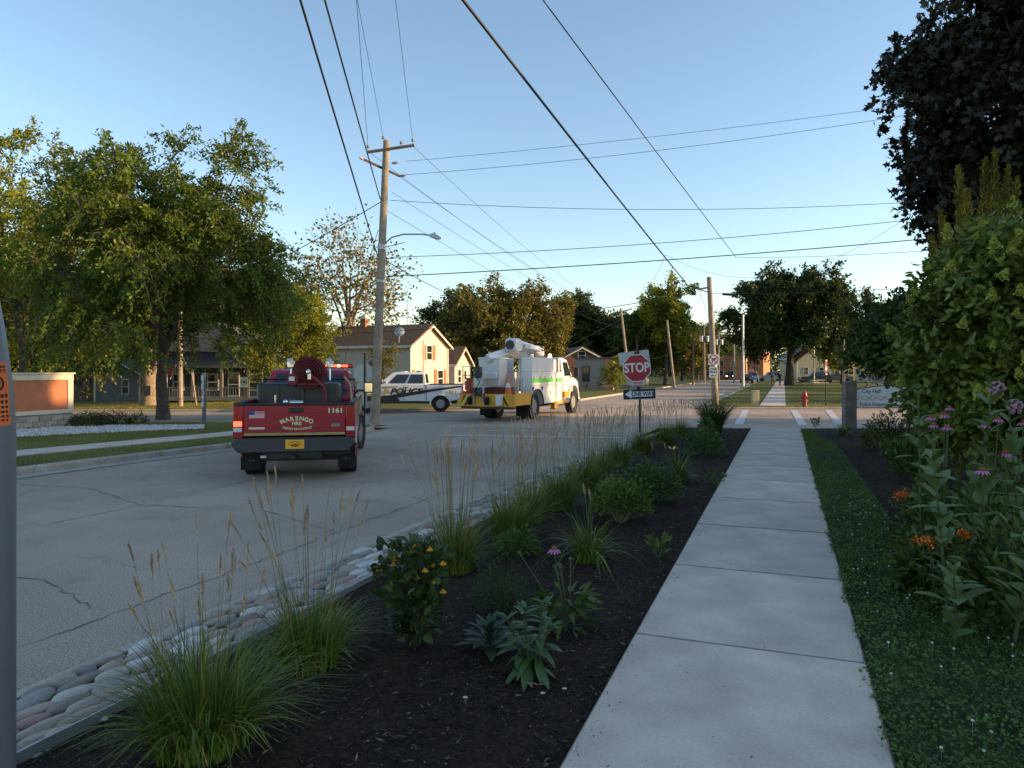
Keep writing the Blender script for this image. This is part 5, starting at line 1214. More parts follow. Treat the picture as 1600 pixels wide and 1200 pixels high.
for k in range(24):
    a, a2 = 2 * PI * k / 24, 2 * PI * (k + 1) / 24; zc_ = zb2 + (zt_ - zb2) * .66; r = pr_[0][0] * 1.02
    pt = lambda an, q: (r * math.cos(R(-30) + q * math.cos(an) / r), r * math.sin(R(-30) + q * math.cos(an) / r), zc_ + q * math.sin(an))
    rg.add([pt(a, .028), pt(a2, .028), pt(a2, .021), pt(a, .021)], [(0, 1, 2, 3)])
part('notice_symbol', rg, signblk, nt_)

# ================================================================ buildings
def windowp(root, quad, u0, u1, v0, v1, frame, name='window', shut=None, sw_=.35):
    f = part(name, B().panel(quad, u0, u1, v0, v1, .0, .05), frame, root)
    du, dv = (u1 - u0) * .1, (v1 - v0) * .06
    vm_ = (v0 + v1) / 2
    part('pane', B().panel(quad, u0 + du, u1 - du, v0 + dv, vm_ - dv * .4, .045, .056), glass, f); part('pane', B().panel(quad, u0 + du, u1 - du, vm_ + dv * .4, v1 - dv, .045, .056), glass, f)
    if shut:
        w_ = (u1 - u0) * sw_
        part('shutter', B().panel(quad, u0 - w_ * 1.05, u0 - .003, v0, v1, .0, .06), shut, f); part('shutter', B().panel(quad, u1 + .003, u1 + w_ * 1.05, v0, v1, .0, .06), shut, f)
    return f
def siding(name, c):
    m = mat(name, c, .6, .05, 2); t = m.node_tree; p = t.nodes['Principled BSDF']
    tc = t.nodes.new('ShaderNodeTexCoord'); wv = t.nodes.new('ShaderNodeTexWave'); wv.wave_profile = 'SAW'; wv.bands_direction = 'Z'; wv.inputs['Scale'].default_value = 1.3
    t.links.new(tc.outputs['Object'], wv.inputs['Vector']); bp = t.nodes.new('ShaderNodeBump'); bp.inputs['Strength'].default_value = .9; bp.inputs['Distance'].default_value = .03
    t.links.new(wv.outputs['Fac'], bp.inputs['Height']); t.links.new(bp.outputs['Normal'], p.inputs['Normal']); return m
def shingle(name, c): return mat(name, c, .9, .3, 5, .7, 14, fine=.25)
def gable_house(name, label, corner, ang, W, L, eave, ridge, wall, roof, trim, over=.35):
    """gable end W wide facing +x (local), long wall towards -y; corner = near corner at local origin; runs to -x by L and +y by W"""
    h = thing(name, label, 'house', corner, ang)
    part('wall', B().prism([(0, -.3), (W, -.3), (W, eave), (W / 2, ridge), (0, eave)], -L, 0, 'x'), wall, h)
    sl = (ridge - eave) / (W / 2)
    for s in (0, 1):
        y0, y1 = (-over, W / 2) if s == 0 else (W + over, W / 2); z0 = eave - over * sl
        part('roof', B().prism([(y0, z0 + .04), (y1, ridge + .04), (y1, ridge + .2), (y0, z0 + .17)], -L - over, over, 'x'), roof, h)
        part('fascia', B().prism([(y0, z0 - .1), (y1, ridge - .1), (y1, ridge + .05), (y0, z0 + .05)], over - .005, over + .05, 'x').prism([(y0 - (.03 if s == 0 else -.03), z0 - .08), (y0, z0 - .08), (y0, z0 + .13), (y0 - (.03 if s == 0 else -.03), z0 + .13)], -L - over, over, 'x'), trim, h)
    part('corner_board', B().box((.01, .01, eave / 2), (.12, .12, eave)).box((.01, W - .01, eave / 2), (.12, .12, eave)), trim, h)
    return h, (Vector((.0, 0, 0)), Vector((.0, W, 0)), Vector((.0, W, eave)), Vector((.0, 0, eave))), (Vector((-L, 0, 0)), Vector((0, 0, 0)), Vector((0, 0, eave)), Vector((-L, 0, eave)))
cream = siding('cream_siding', (.61, .56, .46)); rbrown = shingle('brown_shingle', (.17, .095, .05)); trimw = mat('trim_white', (.68, .65, .58), .5, .04)
shut = mat('shutter_orange', (.42, .13, .05), .6, .12)
Y = 57; X = PX(641, Y)
hh, gq, lq = gable_house('cream_house', 'cream sided house with brown roof and orange shutters behind the police pickup', (X, Y, gz(X, Y) + .1), math.atan2(-.42, .907), 5.9, 9, 4.15, 5.75, cream, rbrown, trimw)
gq2 = tuple(v + Vector((0, 0, 0)) for v in gq)
windowp(hh, gq, .40, .56, 2.9 / 4.15, 4.2 / 4.15, trimw, shut=shut, sw_=.5)
windowp(hh, gq, .12, .27, .75 / 4.15, 2.15 / 4.15, trimw, shut=shut, sw_=.45); windowp(hh, gq, .70, .87, .6 / 4.15, 2.15 / 4.15, trimw, shut=shut, sw_=.45)
windowp(hh, lq, .62, .74, .9 / 4.15, 2.2 / 4.15, trimw); part('downspout', B().cyl((.06, 1.9, 0), (.06, 1.9, 4.5), .05, n=6), trimw, hh)
cm = part('chimney', B().box((-6.6, 2.95, 6.1), (.55, .55, .9)), mat('chimney_brick', (.27, .15, .09), .9, .2, 8), hh); part('chimney_cap', B().loft([[(-6.6 + a * k, 2.95 + b * k, z) for a, b in ((-.42, -.42), (.42, -.42), (.42, .42), (-.42, .42))] for k, z in ((.75, 6.56), (.75, 6.62), (.3, 6.95))]), trimw, cm)
ds = part('satellite_dish', B().lathe([(.02, -.1), (.25, -.05), (.42, .06), (.40, .08), (.02, -.06)], (0, 0, 0), 'y', 16), galv, hh, loc=(-.9, -.2, 5.2), rot=(R(-25), 0, R(20))); part('dish_arm', B().tube([(0, 0, 0), (0, .15, -.4), (0, .3, -.9)], .03, 6).cyl((0, -.1, -.1), (0, -.5, -.3), .015, n=5), galv, ds)
part('antenna', B().cyl((-2.2, 2.95, 5.7), (-2.2, 2.95, 8.2), .03, n=6).cyl((-2.8, 2.95, 8.0), (-1.6, 2.95, 8.0), .012, n=4).cyl((-2.2, 2.5, 7.9), (-2.2, 3.4, 7.9), .012, n=4), galv, hh)
Y = 66; X = PX(703, Y)
h2_, g2, l2 = gable_house('brown_roof_house', 'small house with brown roof and porch partly hidden behind the cream house', (X + .4, Y, gz(X, Y) + .1), math.atan2(-.3, .95), 4, 6, 2.7, 4.1, cream, rbrown, trimw)
windowp(h2_, g2, .2, .4, .3, .8, trimw); windowp(h2_, g2, .6, .75, .02, .78, trimw, 'door'); windowp(h2_, l2, .6, .8, .3, .8, trimw)
part('porch_rail', B().box((.9, 2.5, .55), (.06, 4.6, .08)).box((.9, 2.5, .2), (.06, 4.6, .06)), rbrown, h2_)
# grey gabled house and porch house at the left
greys = siding('grey_siding', (.17, .185, .215)); rgrey = shingle('grey_shingle', (.12, .12, .125))
Y = 57; X = PX(148, Y)
h3, g3, l3 = gable_house('grey_house', 'low grey gabled house with white trim under the dark trees at the left', (X, Y, gz(X, Y) + .1), R(-90), 3.6, 7, 2.35, 3.3, greys, rgrey, trimw)
windowp(h3, g3, .60, .76, .25, .78, trimw)   # gable looks towards the camera
part('side_wing', B().box((-3.2, -1.3, 1.0), (5, 2.6, 2.0)), siding('brown_siding', (.13, .10, .075)), h3)
bluey = siding('slate_siding', (.055, .065, .10))
Y = 55; X = PX(330, Y)
h4 = thing('porch_house', 'dark house with white columned front porch behind the feathery tree', 'house', (X, Y, gz(X, Y) + .1))
part('wall', B().box((0, 4, 1.9), (9, 6, 4.2)), bluey, h4); part('roof', B().prism([(-5, 3.9), (0, 6.2), (5, 3.9)], 0.7, 7.4, 'y'), rgrey, h4)
part('porch_roof', B().box((.6, 0, 2.75), (7.6, 2.2, .22)), mat('porch_roof', (.12, .12, .125), .8), h4); part('porch_floor', B().box((.6, 0, .3), (7.6, 2.2, .25)), mat('porch_grey', (.2, .2, .2), .7), h4)
ptrim_shaded = mat('porch_trim', (.22, .22, .22), .6, .08)  # white trim darkened in its colour to stand for the porch's shade
for x in (-3.0, -1.0, 1.2, 3.2, 4.2): part('column', B().box((x, -.95, 1.55), (.18, .18, 2.3)), ptrim_shaded, h4)
for k in range(36): part('baluster', B().box((-2.95 + k * .2, -.95, .78), (.05, .05, .7)), ptrim_shaded, h4)
part('hand_rail', B().box((.6, -.95, 1.16), (7.3, .09, .07)), ptrim_shaded, h4)
q4 = (Vector((-4.5, 1, 0)), Vector((4.5, 1, 0)), Vector((4.5, 1, 4)), Vector((-4.5, 1, 4)))
for u in (.12, .42, .78): windowp(h4, q4, u, u + .1, .22, .55, trimw)
windowp(h4, q4, .6, .7, .1, .58, trimw, 'door')
fg = thing('flag', 'small striped flag hanging from the dark porch house', 'flag', P(268, 580, 53.5)); part('cloth', B().box((0, 0, 0), (.5, .02, .7), rot=Matrix.Rotation(.5, 3, 'Y')), fr_, fg); part('staff', B().cyl((-.1, 0, -.6), (.35, .0, .5), .02, n=5), trimw, fg)
# building on the right of the far road side
brick_o = mat('orange_brick', (.40, .20, .10), .85, .2, 9, .4, 40, fine=.2); stucco = mat('grey_stucco', (.25, .235, .22), .9, .1, 4)
Y = 73; X = PX(905, Y)
fb_ = thing('flat_roof_building', 'small grey flat roofed building with brick edge beside the bucket truck', 'building', (X, Y, gz(X, Y) + .1), R(-14))
part('wall', B().box((1.1, 2, 1.55), (2.9, 4, 3.1)), stucco, fb_); part('brick_front', B().box((3.0, 2.0, 1.6), (.9, 4.1, 3.25)), brick_o, fb_); part('parapet', B().box((1.5, 2, 3.2), (4.1, 4.3, .16)), mat('parapet_dark', (.1, .09, .085), .8), fb_)
q5 = (Vector((-.35, 0, 0)), Vector((2.55, 0, 0)), Vector((2.55, 0, 3.1)), Vector((-.35, 0, 3.1))); windowp(fb_, q5, .22, .5, .25, .78, mat('frame_dark', (.05, .05, .055), .5))
q6 = (Vector((3.45, 0, 0)), Vector((3.45, 4, 0)), Vector((3.45, 4, 3.1)), Vector((3.45, 0, 3.1))); windowp(fb_, q6, .1, .4, .05, .72, trimw, 'door'); windowp(fb_, q6, .55, .9, .3, .72, trimw)
part('awning', B().box((3.7, 2, 2.55), (.6, 3.6, .12)), black, fb_)
Y = 84; X = PX(915, Y)
h5, g5, l5 = gable_house('brick_house', 'brown brick gabled house behind the grey flat roofed building', (X - 3.4, Y, gz(X, Y) + .1), R(-84), 6, 8, 3.0, 4.6, mat('brown_brick', (.16, .09, .06), .9, .2, 6), rgrey, trimw); windowp(h5, g5, .42, .58, 1.05, 1.4, trimw)
Y = 92; X = PX(962, Y)
h6, g6, l6 = gable_house('white_house', 'pale house partly hidden behind the stop sign', (X + 2, Y, gz(X, Y) + .1), R(-35), 5, 6, 2.8, 4.2, cream, rgrey, trimw); windowp(h6, g6, .3, .5, .3, .8, trimw)
Y = 155; X = PX(1082, Y)
b7 = thing('brick_building', 'distant two storey brick building at the end of the road', 'building', (X, Y, gz(X, Y)), R(-20)); part('wall', B().box((4, 4, 2.6), (14, 8, 5.4)), brick_o, b7); part('roof', B().box((4, 4, 5.45), (14.6, 8.6, .4)), rgrey, b7)
q7 = (Vector((-3, 0, 0)), Vector((11, 0, 0)), Vector((11, 0, 5.4)), Vector((-3, 0, 5.4)))
for u in (.06, .24, .42, .6, .78):
    for v_ in (.15, .55): windowp(b7, q7, u, u + .08, v_, v_ + .22, trimw)
b8 = thing('brick_building', 'sunlit orange brick building beyond the driving suv', 'building', (PX(1180, 165), 165, gz(50, 165)), R(-30)); part('wall', B().box((0, 3, 3), (4, 8, 7)), brick_o, b8); part('roof', B().box((0, 3, 6.6), (4.4, 8.4, .3)), rgrey, b8); windowp(b8, (Vector((-2, -1, 0)), Vector((2, -1, 0)), Vector((2, -1, 6)), Vector((-2, -1, 6))), .3, .6, .2, .5, trimw)
Y = 125; X = PX(1290, Y)
h9, g9, l9 = gable_house('yellow_house', 'pale yellow house behind the parked van in the park', (X - 5, Y, gz(X, Y)), R(-90), 11, 8, 4.2, 7, siding('yellow_siding', (.52, .47, .30)), rgrey, trimw)
for u in (.1, .35, .6, .82): windowp(h9, g9, u, u + .08, .3, .62, trimw)
Y = 110; X = PX(1385, Y)
h10, g10, l10 = gable_house('grey_roof_house', 'pale gabled house behind the shrubs at the right', (X, Y, gz(X, Y)), R(-90), 9, 9, 5.2, 8.5, siding('pale_siding', (.45, .43, .38)), rgrey, trimw)
for u in (.15, .45, .75): windowp(h10, g10, u, u + .1, .55, .85, trimw)
# unseen brick building beyond the right edge, placed and sized to shade the street
th = thing('municipal_building', 'long brick municipal building beyond the right edge of the photograph', 'building', (36, 4, -.2))
part('wall', B().box((0, 0, 4.6), (20, 38, 9.0)), brick_o, th); part('parapet', B().box((0, 0, 9.2), (20.5, 38.5, .3)), trimw, th)
for k in range(9): windowp(th, (Vector((-10, 19, 0)), Vector((-10, -19, 0)), Vector((-10, -19, 7.5)), Vector((-10, 19, 7.5))), .04 + k * .105, .09 + k * .105, .2, .45, trimw)
# orange panelled wall on block base at the left
Y = 23.7; X = PX(115, Y)
ow = thing('panel_wall', 'low wall with orange panel and cream trim on a stone block base', 'wall', (X, Y, gz(X, Y) + .18), R(72))
creamt = mat('cream_trim', (.56, .50, .38), .6, .08); panel_o = mat('orange_panel', (.40, .13, .055), .6, .1, 3)
W_ = 3.4
part('panel', B().box((-W_ / 2 - .1, .15, 1.1), (W_ - .2, .22, 1.1)), panel_o, ow)
part('trim', B().box((-W_ / 2, .15, 1.66), (W_, .32, .2)).box((-.1, .15, 1.1), (.2, .3, 1.05)).box((-W_ / 2, .15, .54), (W_, .32, .13)).box((-W_ / 2, .13, 1.775), (W_ + .06, .38, .05)), creamt, ow, .01)
part('core', B().box((-W_ / 2, .17, .2), (W_ - .04, .3, .58)), mat('mortar_grey', (.2, .19, .17), .95), ow)
blkm = rampmat('stone_block', [(.34, .31, .25), (.29, .27, .22), (.38, .34, .28), (.25, .23, .20)], 'object', .9, .5, 20, .2, 5)
bme = B().box((0, 0, 0), (.41, .12, .145)).mesh('block'); bme.materials.append(blkm)
random.seed(8)
for r_ in range(3):
    for k in range(9):
        x = -.2 - k * .42 - (.21 if r_ % 2 else 0)
        if x < -W_ + .1: continue
        o = part('stone_block', bme, None, ow, loc=(x, .02 + random.uniform(-.01, .01), .04 + r_ * .155)); o.scale = (random.uniform(.93, 1), 1, 1)
    for k in range(2): part('stone_block', bme, None, ow, loc=(.0, .12 + k * .2, .04 + r_ * .155), rot=(0, 0, PI / 2)).scale = (.5, 1, 1)
# trunk stump lit by the sun, pole and prop at the left
Y = 44; X = PX(232, Y)
sp = thing('tree_stump', 'tall cut tree trunk glowing orange in the sun across the cross street', 'tree stump', (X, Y, gz(X, Y) + .1))
part('trunk', B().tube([(0, 0, -.1), (0, 0, .3), (.02, 0, 1.3), (0, 0, 2.2), (-.05, 0, 2.7)], [.55, .42, .38, .42, .30], 12).tube([(.1, 0, 1.8), (.5, 0, 2.5), (.6, 0, 2.75)], [.25, .22, .2], 8).tube([(-.1, 0, 2.0), (-.35, .1, 2.5)], [.22, .16], 8).tube([(0, 0, 2.5), (.05, .1, 3.6)], [.25, .12], 8), bark_pale, sp); part('plaque', B().box((.12, -.40, .95), (.4, .05, .6)), darkgrey, sp); part('branch_stub', B().tube([(-.2, -.2, 1.2), (-.5, -.3, 1.5)], [.1, .07], 7), bark_pale, sp)
Y = 42; X = PX(282, Y)
q_, _ = pole('short sunlit wooden pole left of the notice board', Vector((X, Y, gz(X, Y) + .1)), P(281, 480, Y), .15, .12, n=10)
Y = 43; X = PX(306, Y)
pp = thing('leaning_prop', 'thin leaning wooden prop beside the short sunlit pole', 'post', (X, Y, gz(X, Y) + .1)); part('prop', B().tube([(.05, 0, -.05), (-.25, 0, 2.0)], [.06, .045], 7), wood_pole, pp); part('prop_brace', B().box((-.12, 0, 1.2), (.2, .05, .05)), wood_pole, pp)
# driveway
sheet('driveway', 5.5, 11.6, 8, lambda y: x_at_t(-24, y), lambda y: x_at_t(TL - .16, y), 8, lambda x, y: gz(x, y) + .135 + .1 * ss(-15, -18, t_of(x, y)), conc)
# picnic tables
def picnic(label, px, Y, m, rz=0.2, sc=1.0):
    x = PX(px, Y); t = thing('picnic_table', label, 'picnic table', (x, Y, gz(x, Y) + .1), rz)
    part('top', B().box((0, 0, .74), (1.9, .75, .05)), m, t)
    for s in (-1, 1):
        part('seat', B().box((0, s * .62, .44), (1.9, .26, .05)), m, t); part('leg', B().cyl((s * .7, -.6, 0), (s * .7, .25, .72), .04, n=4).cyl((s * .7, .6, 0), (s * .7, -.25, .72), .04, n=4).box((s * .7, 0, .42), (.06, 1.3, .06)), m, t)
    t.scale = (sc, sc, sc)
picnic('white picnic table on the park lawn', 1278, 88, mat('table_white', (.6, .6, .58), .6)); picnic('dark brown picnic table beside the large park tree', 1258, 90, postm); picnic('dark picnic table in front of the grey flat roofed building', 928, 69, postm); picnic('green grey picnic table left of the stop sign', 948, 69, mat('table_green', (.12, .16, .12), .7))
# two people walking on the far sidewalk
def person(label, px, Y, shirt, trousers, h=1.75, side=1):
    x = PX(px, Y); t = thing('person', label, 'person', (x, Y, gz(x, Y) + .14), 0)
    J = [(0, 0, .95), (0, 0, 1.2), (0, 0, 1.42), (0, 0, 1.52), (0, -.02, 1.64), (0, -.01, 1.74), (.19, 0, 1.40), (.25, .02, 1.12), (.24, -.08, .88), (.23, -.11, .80), (-.19, 0, 1.40), (-.25, .02, 1.12), (-.24, -.06, .88), (-.23, -.09, .80), (.10, 0, .90), (.11, -.10 * side, .5), (.11, -.08 * side, .08), (.11, -.22 * side, .04), (-.10, 0, .90), (-.11, .08 * side, .5), (-.11, .20 * side, .08), (-.11, .08 * side, .04)]
    E = [(0, 1), (1, 2), (2, 3), (3, 4), (4, 5), (2, 6), (6, 7), (7, 8), (8, 9), (2, 10), (10, 11), (11, 12), (12, 13), (0, 14), (14, 15), (15, 16), (16, 17), (0, 18), (18, 19), (19, 20), (20, 21)]
    Rd = [.15, .15, .15, .06, .095, .075, .075, .05, .04, .035, .075, .05, .04, .035, .10, .07, .05, .04, .10, .07, .05, .04]
    me = bpy.data.meshes.new('body'); me.from_pydata(J, E, []); o = bpy.data.objects.new('body', me); COL.objects.link(o)
    sk = o.modifiers.new('s', 'SKIN'); sk.use_smooth_shade = True
    for v, r in zip(me.skin_vertices[0].data, Rd): v.radius = (r, r * .8)
    me.skin_vertices[0].data[0].use_root = True
    o.modifiers.new('u', 'SUBSURF').levels = 1
    bpy.context.view_layer.update(); m2 = bpy.data.meshes.new_from_object(o.evaluated_get(bpy.context.evaluated_depsgraph_get())); bpy.data.objects.remove(o)
    skin = mat('skin', (.42, .25, .18), .6, .05)
    m2.materials.clear()
    for q in (skin, shirt, trousers, black): m2.materials.append(q)
    for p in m2.polygons:
        z = p.center.z; xx = abs(p.center.x); p.material_index = 3 if z < .1 else (2 if z < .93 and xx < .21 else (1 if .93 <= z < 1.47 and not (xx > .2 and z < 1.1) else 0)); p.use_smooth = True
    o = part('body', m2, None, t); part('hair', B().ball((0, .01, 1.69), (.10, .105, .10), 12, 8), mat('hair_brown', (.06, .04, .03), .8), t)
    t.scale = (h / 1.8,) * 3
    return t
person('person in olive clothing walking on the far sidewalk', 1207, 88, mat('shirt_olive', (.10, .10, .07), .9), mat('trouser_olive', (.07, .07, .06), .9), 1.7, 1)
person('person in black clothing walking right of the other on the far sidewalk', 1218.5, 86, mat('shirt_black', (.012, .012, .014), .9), mat('shorts_black', (.015, .015, .017), .9), 1.82, -1)
# ================================================================ the planting beds
rng = np.random.default_rng(77)
def bed(px, py, dz=0.0):           # base of a bed plant from its pixel, on the soil
    y = 5.0
    for _ in range(30):
        x = PX(px, y); y = (CAMH - (zr(x, y) - .03)) * F / (py - HOR)
    x = PX(px, y); return Vector((x, y, zr(x, y) - .03 + dz))
cl = [(320, 1165, 900, .60, .50, .009, 20, .95, 'nearest, widest clump of reed grass beside the grey post'), (485, 1040, 620, .50, .44, .008, 30, 1.04, 'reed grass clump second from the camera with tall tan seed heads'), (712, 893, 620, .58, .40, .008, 60, 1.12, 'reed grass clump behind the yellow flowered bush'),
      (795, 845, 640, .60, .44, .008, 48, 1.12, 'reed grass clump behind the small ferny plant'), (830, 815, 480, .58, .42, .009, 44, 1.1, 'reed grass clump between the ferny plant and the round pale bush'), (938, 745, 420, .56, .42, .011, 44, 1.05, 'reed grass clump beside the kerb left of the sign post'), (872, 797, 600, .62, .44, .009, 50, 1.12, 'reed grass clump left of the round pale green plant'), (912, 768, 560, .60, .44, .010, 50, 1.1, 'reed grass clump behind the round pale green plant'),
      (966, 728, 480, .56, .42, .012, 50, 1.0, 'reed grass clump just left of the one way sign post'), (1003, 708, 460, .55, .42, .013, 50, 1.0, 'reed grass clump just behind the one way sign post'), (1038, 694, 420, .55, .42, .014, 46, .98, 'reed grass clump right of the one way sign post'), (1064, 684, 400, .52, .40, .014, 36, .95, 'farthest reed grass clump before the tall dark grass')]
for i, (px, py, n, h, sp_, W, ns_, hs, lab) in enumerate(cl):
    clump(lab, bed(px, py), n, h, sp_, W, grass_leaf, 200 + i, ns_, hs, rb=.17 if i else .2, lean=.14 if i > 1 else .22)
clump('tall dense dark green grass at the end of the bed before the crossing', bed(1115, 681), 900, 1.2, .40, .014, grass_dark, 230, 0, 1.2, group=None, bendmax=.5, rb=.2)
# broad leaf parts
def big_leaf(L, W, m, curl=.25, n=5):
    b = B(); v = []; f = []
    for i in range(n + 1):
        t = i / n; w_ = W * (math.sin(PI * min(1, t * .93 + .05)) ** .75) / 2; z = -curl * L * t * t
        v += [(-w_, L * t, z + w_ * .3), (0, L * t, z), (w_, L * t, z + w_ * .3)]
    for i in range(n):
        k = 3 * i; f += [(k, k + 1, k + 4, k + 3), (k + 1, k + 2, k + 5, k + 4)]
    me = b.add(v, f).mesh('leaf', 80); me.materials.append(m); return me
def place_leaf(me, root, p, az, el, s=1.0):
    o = part('leaf', me, None, root, loc=p); o.rotation_euler = Euler((el, 0, az - PI / 2), 'XYZ'); o.scale = (s, s, s); return o
lm_milk = mat('milkweed_leaf', (.125, .18, .06), .55, .2, 6, .2, 40, spec=.35); lm_point = mat('pointed_leaf', (.055, .115, .028), .5, .18, 8, .2, 50); lm_ros = mat('rosette_leaf', (.035, .065, .028), .5, .2, 8, .2, 50)
milk_me = big_leaf(.18, .085, lm_milk, .22); milk_fl = mat('milkweed_bloom', (.34, .20, .25), .8, .25, 30)
random.seed(21)
def milkweed(label, base, h, n, flower=False, s=1.0):
    t = thing('milkweed', label, 'plant', base, 0, 'milkweed plants in the shrub bed')
    ln = Vector((random.uniform(-.12, .12), random.uniform(-.1, .1), h)); part('stem', B().tube([(0, 0, -.03), ln * .5, ln], [.011, .009, .006], 6), stemm, t)
    for i in range(n):
        k = .18 + .80 * i / n; a = i * PI / 2 + random.uniform(-.6, .6); sc = s * random.uniform(.7, 1.12) * (1.15 - .55 * abs(k - .55) * 1.3)
        for e in (0, PI): place_leaf(milk_me, t, ln * k, a + e, R(random.uniform(8, 55) + 35 * max(0, k - .6)), sc)
    for e in range(4): place_leaf(milk_me, t, ln, e * PI / 2 + .4, R(68), .5 * s)
    if flower:
        fb2 = B()
        for k in range(60):
            d = Vector(np.random.default_rng(k).normal(size=3)).normalized(); c = ln + Vector((.03, -.02, .02)) + d * .05; fb2.ball(c, .011, 5, 3)
        part('bloom', fb2, milk_fl, t)
    return t
def RB(px, Y): x = PX(px, Y); return Vector((x, Y, zr(x, Y) - .03))
def leafheight(py, Y): return CAMH - (py - HOR) / F * Y
for lab, px, Y, top, n, fl_ in (('milkweed plant at the front of the shrub bed with pale upright leaves', 1482, 4.7, 700, 14, False), ('milkweed plant with the round mauve bloom left of the hydrangea base', 1520, 5.2, 612, 16, True), ('shorter pale milkweed plant left of the blooming one', 1440, 6.0, 622, 14, False), ('milkweed plant cut by the right edge', 1582, 4.15, 770, 12, True), ('low milkweed plant beside the orange flowers', 1492, 4.15, 905, 8, False), ('milkweed plant at the right edge behind the pink coneflowers', 1600, 5.2, 640, 14, True)):
    milkweed(lab, RB(px, Y), leafheight(top, Y) + .03, n, fl_)
# coneflowers
pet = mat('pink_petal', (.50, .16, .38), .6, .12, 20); cone_m = mat('cone_brown', (.22, .08, .02), .8, .3, 60, .6, 90)
def flower_head(root, p, r, tilt=0, pm=pet, cm_=cone_m):
    b = B()
    for k in range(12):
        a = 2 * PI * k / 12; d = Vector((math.cos(a), math.sin(a), 0)); s_ = Vector((-math.sin(a), math.cos(a), 0)); c = Vector(p)
        v = [c + d * r * .25, c + d * r * .65 + s_ * r * .16 + Vector((0, 0, -r * .12)), c + d * r - Vector((0, 0, r * .5)) + s_ * r * .08, c + d * r - Vector((0, 0, r * .5)) - s_ * r * .08, c + d * r * .65 - s_ * r * .16 + Vector((0, 0, -r * .12))]
        b.add(v, [(0, 1, 2, 3, 4)])
    o = part('petals', b, pm, root, ang=0); part('cone', B().ball(Vector(p) + Vector((0, 0, r * .12)), (r * .42, r * .42, r * .38), 10, 6), cm_, root); return o
def coneflower(label, base, heads, leaves=90, rad=.18, lh=.3, seed=1, buds=0):
    t = thing('coneflower', label, 'flower', base, 0, None); sb2 = B(); rg_ = np.random.default_rng(seed)
    for (px, py, Y, r) in heads:
        p = P(px, py, Y) - Vector(base); sb2.tube([(p.x * .1, p.y * .1, -.02), (p.x * .6, p.y * .6, p.z * .6), p], [.006, .005, .004], 5); flower_head(t, p, r)
    for k in range(buds):
        p = Vector((rg_.normal() * .12, rg_.normal() * .08, lh * 1.5 + rg_.random() * .12)); sb2.tube([(0, 0, 0), p * .6 + Vector((.01, 0, 0)), p], .004, 4); sb2.ball(p, .014, 6, 4)
    part('stem', sb2, stemm, t)
    n = leaves; az = rg_.uniform(0, 6.28, n); r_ = rad * np.sqrt(rg_.random(n)); z = lh * rg_.random(n) ** .8
    pos = np.stack([np.cos(az) * r_ * .5, np.sin(az) * r_ * .5, z], -1); D = np.stack([np.cos(az), np.sin(az), rg_.normal(.1, .4, n)], -1)
    part('foliage', leaf_mesh('foliage', pos, D, .13 * rg_.uniform(.6, 1.2, n), .035 * rg_.uniform(.7, 1.2, n), rg_, kind='ovate', up=2), lm_cone, t); return t
lm_cone = leafmat('coneflower_leaf', (.04, .08, .025), (.085, .13, .04), None, .15, .55, .3, 4)
coneflower('pink coneflower in the mulch left of the sidewalk', bed(885, 985), [(866, 858, 4.25, .042)], 110, .26, .24, 2, 5)
for i, (lab, px, Y, hs_) in enumerate((('pink coneflower nearest the camera in the shrub bed', 1545, 4.9, [(1535, 735, 4.75, .05)]), ('pink coneflower right of the nearest one', 1575, 5.3, [(1571, 708, 5.2, .05), (1600, 660, 5.2, .05)]), ('pair of pink coneflowers between the milkweeds', 1545, 5.8, [(1538, 664, 5.7, .05), (1560, 655, 5.8, .045)]), ('group of mauve coneflowers left in the shrub bed', 1472, 6.6, [(1455, 652, 6.6, .055), (1476, 648, 6.6, .055), (1480, 667, 6.4, .055), (1459, 664, 6.5, .05), (1484, 637, 6.8, .05)]))):
    coneflower(lab, RB(px, Y), hs_, 160, .4, .55, 10 + i)
# orange butterfly weed
om = mat('orange_bloom', (.72, .17, .01), .7, .2, 30)
def butterfly(label, px, py, Y, w_):
    b = RB(px + 8, Y); t = thing('butterfly_weed', label, 'flower', b); rg_ = np.random.default_rng(px); c = np.array(P(px, py, Y) - b)
    n = 110; part('bloom', leaf_mesh('bloom', c + rg_.normal(size=(n, 3)) * np.array([w_, w_ * .5, .016]), rg_.normal(size=(n, 3)) + np.array([0, 0, .6]), .022, .016, rg_), om, t)
    n = 150; k = rg_.random((n, 1)); part('foliage', leaf_mesh('foliage', c * k * .95 + rg_.normal(size=(n, 3)) * .05, rg_.normal(size=(n, 3)) + np.array([0, 0, .3]), .07, .014, rg_), lm_cone, t); part('stem', B().tube([(0, 0, -.02), Vector(c) * .5 + Vector((.02, 0, 0)), Vector(c)], .005, 5), stemm, t)
butterfly('orange flower cluster at the front of the shrub bed', 1450, 846, 4.8, .05); butterfly('small orange flower cluster farther along the bed edge', 1408, 774, 6.2, .028); butterfly('orange flower cluster right of the front one', 1507, 836, 4.9, .022)
